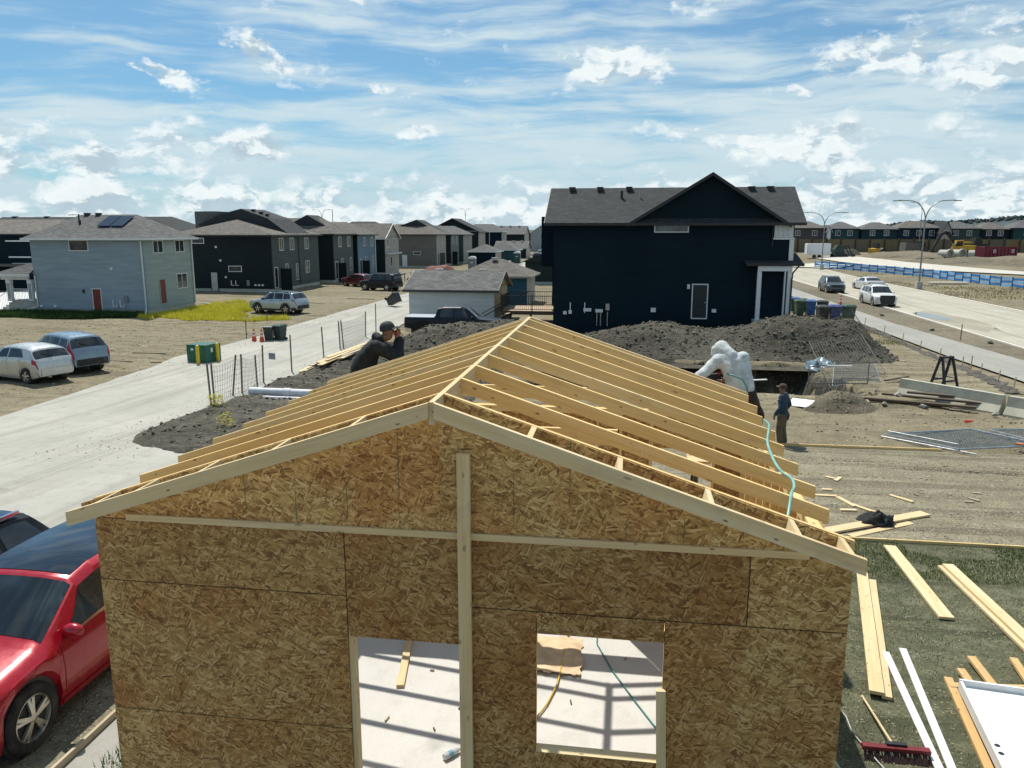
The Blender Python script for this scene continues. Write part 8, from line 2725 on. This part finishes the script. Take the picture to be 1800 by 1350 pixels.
def worker(label, loc, rz, J, top, legs, boots, hands, toprad, legrad, seed, short=False):
    w = thing('person', label, 'person', loc, rz)
    names = ['pelvis', 'spine', 'chest', 'neck', 'jaw', 'head', 'crown'] + [a + s for s in 'LR' for a in ('hip', 'knee', 'ank', 'toe', 'sh', 'el', 'wr')]
    pts, ed = subset(J, names, EDG)
    pts = [(*p[:3], p[3] * (0.82 if n not in ('neck', 'jaw', 'head', 'crown', 'wrL', 'wrR') else 1.0)) for p, n in zip(pts, names)]
    # nose and ears grow out of the head
    hd, fd = Vector(J['head'][:3]), Vector(J['face']).normalized()
    sdv = fd.cross(Vector(J['crown'][:3]) - Vector(J['jaw'][:3])).normalized()
    j = len(pts)
    nz = hd + fd * 0.085 - (Vector(J['crown'][:3]) - hd).normalized() * 0.012
    pts += [(*nz, 0.016), (*(nz + fd * 0.022 - Vector((0, 0, 0.012))), 0.013)]
    ed += [(names.index('head'), j), (j, j + 1)]
    for sg, wn in ((1, 'wrR'), (-1, 'wrL')):
        if wn in hands:
            hand(pts, ed, names.index(wn), *hands[wn])
    skinned('body', pts, ed, SKIN, w, 0.0, 1, 0, voxel=0.009)
    for sg in (-1, 1):
        e = hd + sdv * (0.083 * sg) - Vector((0, 0, 0.01))
        MB().lathe([(0.004, -0.032), (0.014, -0.02), (0.017, 0.0), (0.014, 0.02), (0.004, 0.032)], 8, Matrix.Translation(e)).build('ear', SKIN, w, smooth=60)
        e = hd + fd * 0.086 + sdv * (0.032 * sg) + Vector((0, 0, 0.012))
        MB().lathe([(0.002, -0.008), (0.010, -0.004), (0.010, 0.004), (0.002, 0.008)], 8, Matrix.Translation(e)).build('eye', BLACK, w, smooth=60)
    mth = hd + fd * 0.082 - Vector((0, 0, 0.05))
    MB().bar(mth - sdv * 0.022, mth + sdv * 0.022, 0.01, 0.008).build('mouth', pm('lips', (0.22, 0.09, 0.07), 0.6), w)
    tn = ['spine', 'pelvis', 'chest', 'neck'] + [a + s for s in 'LR' for a in ('sh', 'el', 'wr')]
    tn = ['chest'] + [a + s for s in 'LR' for a in ('sh', 'el', 'wr')]
    p2, e2 = subset(J, tn, EDG, toprad)
    skinned('jacket', p2, e2, top, w, 0.014, 2, 0, 0.009, seed, torso=J['torso'])
    ln_ = ['pelvis'] + [a + s for s in 'LR' for a in ('hip', 'knee', 'ank')]
    p3, e3 = subset(J, ln_, EDG, legrad)
    skinned('trousers', p3, e3, legs, w, 0.016, 3, 0, 0.006, seed + 5)
    for s in 'LR':
        skinned('boot', [(*J['ank' + s][:3], 0.06), (J['ank' + s][0], J['ank' + s][1], J['ank' + s][2] - 0.035, 0.055), (*J['toe' + s][:3], 0.05)], [(0, 1), (1, 2)], boots, w, 0.0, 2, 0)
    return w


def cap(w, J, mat, brim=True):
    hd, cr = Vector(J['head'][:3]), Vector(J['crown'][:3])
    up = (cr - Vector(J['jaw'][:3])).normalized()
    fd = Vector(J['face'])
    fd = (fd - up * fd.dot(up)).normalized()
    sdv = fd.cross(up)
    M = Matrix((fd, -sdv, up)).transposed().to_4x4()
    M.translation = hd + up * 0.015
    MB().lathe([(0.113, 0.0), (0.115, 0.03), (0.105, 0.075), (0.075, 0.112), (0.03, 0.128), (0.003, 0.13)], 20, M).build('cap', mat, w, smooth=60)
    if brim:
        mb = MB()
        n_ = 12
        for k in range(n_ + 1):
            a = -1.1 + 2.2 * k / n_
            for rr, dz in ((0.108, 0.02), (0.108 + 0.085 * math.cos(a * 1.2), 0.004)):
                for th in (0.0, 0.008):
                    mb.v.append(tuple(M @ Vector((rr * math.cos(a), rr * math.sin(a), dz + th))))
        for k in range(n_):
            q, r_ = 4 * k, 4 * k + 4
            mb.f += [(q, q + 2, r_ + 2, r_), (q + 1, r_ + 1, r_ + 3, q + 3), (q + 2, q + 3, r_ + 3, r_ + 2), (q, r_, r_ + 1, q + 1)]
        mb.build('cap_brim', mat, w, smooth=40)


def cloth(name, c, rough=0.9):
    return pm(name, c, rough, var=0.22, vs=9, bump=0.35, bs=45)


# standing man in the yard, hands at his hips, looking left
J = dict(pelvis=(0, 0, 0.93, 0.13), spine=(0, 0.0, 1.13, 0.125), chest=(0, 0.0, 1.34, 0.14), neck=(0, 0.02, 1.50, 0.058), jaw=(0, 0.05, 1.575, 0.066), head=(0, 0.04, 1.65, 0.088), crown=(0, 0.02, 1.72, 0.07), face=(0.0, 1, -0.12), torso=[(0, 0, 0.84, 0.18, 0.13), (0, 0, 0.95, 0.178, 0.13), (0, 0, 1.08, 0.172, 0.122), (0, 0, 1.27, 0.20, 0.13), (0, 0, 1.40, 0.185, 0.11), (0, 0.01, 1.46, 0.12, 0.085), (0, 0.01, 1.51, 0.075, 0.07)],
         hipL=(-0.09, 0, 0.90, 0.095), kneeL=(-0.11, 0.03, 0.50, 0.068), ankL=(-0.12, -0.02, 0.10, 0.048), toeL=(-0.14, 0.14, 0.045, 0.042),
         hipR=(0.09, 0, 0.90, 0.095), kneeR=(0.12, 0.0, 0.50, 0.068), ankR=(0.15, -0.06, 0.10, 0.048), toeR=(0.19, 0.09, 0.045, 0.042),
         shL=(-0.19, 0.0, 1.43, 0.066), elL=(-0.30, -0.03, 1.16, 0.05), wrL=(-0.25, 0.12, 0.96, 0.036), shR=(0.19, 0.0, 1.43, 0.066), elR=(0.31, -0.10, 1.16, 0.05), wrR=(0.24, 0.02, 0.95, 0.036))
px_, py_ = 4.40, 22.15
w3 = worker('standing man in dark blue jacket and brown trousers beside the rafter tails', (px_, py_, gz(px_, py_) + 0.02), R(66), J, cloth('navy_cloth', (0.018, 0.042, 0.075)), cloth('brown_cloth', (0.105, 0.082, 0.055)), pm('boot_leather', (0.03, 0.022, 0.016), 0.7),
            {'wrL': ((-0.235, 0.15, 0.90), (0.1, 0.2, -1), (0, 1, 0.2)), 'wrR': ((0.225, 0.03, 0.88), (-0.1, 0.1, -1), (0, 1, 0.2))},
            dict(pelvis=0.135, spine=0.135, chest=0.10, neck=0.07, shL=0.082, shR=0.082, elL=0.062, elR=0.062, wrL=0.05, wrR=0.05), dict(pelvis=0.125, hipL=0.10, hipR=0.10, kneeL=0.082, kneeR=0.082, ankL=0.075, ankR=0.075), 1)
cap(w3, J, cloth('brown_cap', (0.055, 0.035, 0.025)))
skinned('tool_pouch', [(0.2, -0.06, 0.98, 0.05), (0.23, -0.08, 0.86, 0.075), (0.22, -0.08, 0.76, 0.06)], [(0, 1), (1, 2)], pm('pouch_leather', (0.06, 0.03, 0.02), 0.7), w3)
MB().box((-0.135, 0.115, 1.32), (0.02, 0.05, 0.06), 0.7).build('chest_mark', WHITE, w3)

# hooded man bent over the far end of the right rafters, back to the camera
J = dict(pelvis=(0.02, 0, 0.94, 0.13), spine=(0.0, 0.04, 1.17, 0.13), chest=(-0.10, 0.11, 1.33, 0.145), neck=(-0.19, 0.18, 1.46, 0.06), jaw=(-0.225, 0.24, 1.47, 0.055), head=(-0.225, 0.23, 1.53, 0.074), crown=(-0.215, 0.215, 1.575, 0.06), face=(-0.65, 0.7, -0.45), torso=[(0.035, -0.01, 1.0, 0.19, 0.15), (0.02, 0.0, 1.1, 0.192, 0.152), (-0.01, 0.04, 1.22, 0.20, 0.15), (-0.06, 0.08, 1.35, 0.215, 0.145), (-0.10, 0.11, 1.43, 0.20, 0.125), (-0.14, 0.14, 1.49, 0.12, 0.1), (-0.16, 0.16, 1.52, 0.08, 0.08)],
         hipL=(-0.08, 0, 0.90, 0.095), kneeL=(-0.12, 0.06, 0.46, 0.068), ankL=(-0.12, -0.02, 0.10, 0.048), toeL=(-0.16, 0.12, 0.045, 0.042),
         hipR=(0.14, 0, 0.92, 0.095), kneeR=(0.27, -0.06, 0.66, 0.068), ankR=(0.16, -0.04, 0.10, 0.048), toeR=(0.22, 0.10, 0.045, 0.042),
         shL=(-0.26, 0.09, 1.40, 0.07), elL=(-0.455, -0.02, 1.235, 0.052), wrL=(-0.56, -0.22, 1.215, 0.036), shR=(0.06, 0.11, 1.42, 0.07), elR=(0.14, 0.26, 1.20, 0.052), wrR=(-0.10, 0.36, 1.08, 0.036))
hx, hy, hz_ = 1.53, 10.78, 3.17
w2 = worker('man in a pale hooded top bent over the right rafters, back turned', (hx, hy, hz_), 0, J, cloth('pale_hoodie', (0.50, 0.54, 0.55)), cloth('dark_brown_cloth', (0.05, 0.03, 0.022)), pm('boot_leather', (0.03, 0.022, 0.016), 0.7),
            {'wrL': ((-0.60, -0.27, 1.20), (-0.75, -0.55, -0.25), (-0.3, 0.3, 0.8)), 'wrR': ((-0.15, 0.33, 1.06), (-1, -0.2, -0.2), (0, 0, 1))},
            dict(pelvis=0.165, spine=0.150, chest=0.11, neck=0.075, shL=0.075, shR=0.085, elL=0.06, elR=0.066, wrL=0.048, wrR=0.048), dict(pelvis=0.13, hipL=0.105, hipR=0.105, kneeL=0.085, kneeR=0.085, ankL=0.075, ankR=0.075), 7, True)
skinned('hood', [(-0.10, 0.10, 1.43, 0.10), (-0.16, 0.16, 1.485, 0.095), (-0.215, 0.215, 1.535, 0.098), (-0.275, 0.225, 1.50, 0.078), (-0.295, 0.21, 1.475, 0.060)], [(0, 1), (1, 2), (2, 3), (3, 4)], cloth('pale_hoodie', (0.50, 0.54, 0.55)), w2, 0.012, 2, 1, 0.010, 4)
MB().lathe([(0.047, -0.03), (0.049, 0.03)], 12, Matrix.Translation((-0.555, -0.21, 1.217)) @ Matrix.Rotation(R(75), 4, 'Y')).build('cuff', cloth('grey_cuff', (0.10, 0.12, 0.12)), w2, smooth=60)
ng = thing('nail_gun', 'black nail gun with a red fitting held by the hooded man', 'nail gun', (hx - 0.36, hy + 0.08, hz_ + 1.06), R(25))
MB().box((0, 0, 0.10), (0.20, 0.07, 0.08)).box((-0.09, 0, 0.02), (0.07, 0.06, 0.16)).build('gun_body', BLACK, ng)
MB().bar((0.05, 0, 0.07), (0.13, 0, -0.05), 0.035, 0.045).build('grip', BLACK, ng)
MB().tube([(0.08, 0, 0.11), (0.15, 0, 0.15)], 0.022, 8).build('red_fitting', pm('fitting_red', (0.45, 0.03, 0.03), 0.5), ng)
pts = [(-0.22, 0.06, 1.22), (-0.10, -0.18, 1.235), (0.02, -0.24, 1.19), (0.09, -0.25, 1.08), (0.10, -0.24, 0.95), (0.08, -0.15, 0.6), (0.0, 0.3, 0.1), (-0.1, 0.5, -0.6)]
o = MB().tube(pts, 0.011, 8).build('air_hose', TEALH, None, (hx, hy, hz_), smooth=60)
tag(o, 'teal air hose looping from the nail gun past the hooded man', 'hose')

# crouching man at the far end of the left rafters, drinking
J = dict(pelvis=(0, -0.16, 0.46, 0.13), spine=(0, -0.13, 0.68, 0.135), chest=(0, -0.01, 0.90, 0.15), neck=(0, 0.10, 1.045, 0.06), jaw=(0, 0.20, 1.09, 0.066), head=(0, 0.20, 1.165, 0.09), crown=(0, 0.17, 1.235, 0.072), face=(0, 1, -0.05), torso=[(0, -0.19, 0.36, 0.20, 0.17), (0, -0.19, 0.5, 0.215, 0.19), (0, -0.16, 0.68, 0.225, 0.19), (0, -0.09, 0.84, 0.225, 0.175), (0, -0.01, 0.96, 0.20, 0.145), (0, 0.05, 1.03, 0.12, 0.1), (0, 0.08, 1.06, 0.08, 0.08)],
         hipL=(-0.10, -0.14, 0.44, 0.10), kneeL=(-0.22, 0.22, 0.56, 0.072), ankL=(-0.18, 0.0, 0.11, 0.05), toeL=(-0.2, 0.15, 0.045, 0.042),
         hipR=(0.10, -0.14, 0.44, 0.10), kneeR=(0.22, 0.22, 0.56, 0.072), ankR=(0.18, 0.0, 0.11, 0.05), toeR=(0.2, 0.15, 0.045, 0.042),
         shL=(-0.20, 0.02, 0.96, 0.07), elL=(-0.22, 0.32, 0.80, 0.054), wrL=(-0.06, 0.36, 1.02, 0.036), shR=(0.20, 0.02, 0.96, 0.07), elR=(0.23, 0.33, 0.80, 0.054), wrR=(0.06, 0.37, 1.02, 0.036))
w1 = worker('crouching man in black with a cap raising a red cup at the far left eave', (-3.66, 10.92, 3.70), R(-72), J, cloth('black_jacket', (0.013, 0.016, 0.018)), cloth('black_trousers', (0.012, 0.013, 0.015)), pm('boot_leather', (0.03, 0.022, 0.016), 0.7),
            {'wrL': ((-0.05, 0.35, 1.07), (0.15, -0.1, 1), (0, -1, 0), 0.6), 'wrR': ((0.05, 0.36, 1.07), (-0.15, -0.1, 1), (0, -1, 0), 0.6)},
            dict(pelvis=0.165, spine=0.185, chest=0.11, neck=0.085, shL=0.095, shR=0.095, elL=0.075, elR=0.075, wrL=0.055, wrR=0.055), dict(pelvis=0.15, hipL=0.12, hipR=0.12, kneeL=0.095, kneeR=0.095, ankL=0.085, ankR=0.085), 13)
cap(w1, J, cloth('charcoal_cap', (0.035, 0.04, 0.042)))
skinned('hood_roll', [(-0.09, 0.07, 1.06, 0.06), (0, 0.03, 1.085, 0.075), (0.09, 0.07, 1.06, 0.06)], [(0, 1), (1, 2)], cloth('black_jacket', (0.013, 0.016, 0.018)), w1, 0.0, 2, 1, 0.006, 3)
cp = thing('cup', 'red cup held to the mouth of the crouching man', 'cup', (0, 0, 0))
cp.location = (w1.matrix_basis @ Vector((0.0, 0.335, 1.09)))
MB().lathe([(0.035, -0.05), (0.045, 0.06), (0.041, 0.06), (0.03, -0.03)], 16).build('cup_body', pm('cup_red', (0.45, 0.02, 0.05), 0.4), cp, smooth=40)
MB().tube([(0.04, 0, 0.04), (0.075, 0, 0.03), (0.07, 0, -0.02), (0.037, 0, -0.03)], 0.007, 6).build('cup_handle', MATS['cup_red'], cp, smooth=60)
# what carries the two men on the roof
for x0, x1, zt, lab in ((-4.4, -2.9, 3.70, 'trestle platform behind the left rafters carrying the crouching man'), (0.9, 2.05, 3.17, 'trestle platform behind the right rafters carrying the hooded man')):
    tr_ = thing('work_platform', lab, 'trestle', ((x0 + x1) / 2, 10.95, float(T(0, 10.95))))
    hh_ = zt - tr_.location.z
    for k in range(2):
        MB().box((0, -0.16 + 0.3 * k, hh_ - 0.02), (x1 - x0, 0.28, 0.04)).build('plank', PINE_PALE, tr_)
    for sx in (-1, 1):
        a = (x1 - x0) / 2 - 0.12
        MB().bar((sx * a, -0.4, -0.1), (sx * a, -0.2, hh_ - 0.04), 0.06, 0.06, (1, 0, 0)).bar((sx * a, 0.4, -0.1), (sx * a, 0.2, hh_ - 0.04), 0.06, 0.06, (1, 0, 0)).bar((sx * a, -0.33, 0.6), (sx * a, 0.33, 0.6), 0.05, 0.05).build('trestle_leg', DARKSTEEL, tr_)

bpy.data.scenes.remove(FUSE)
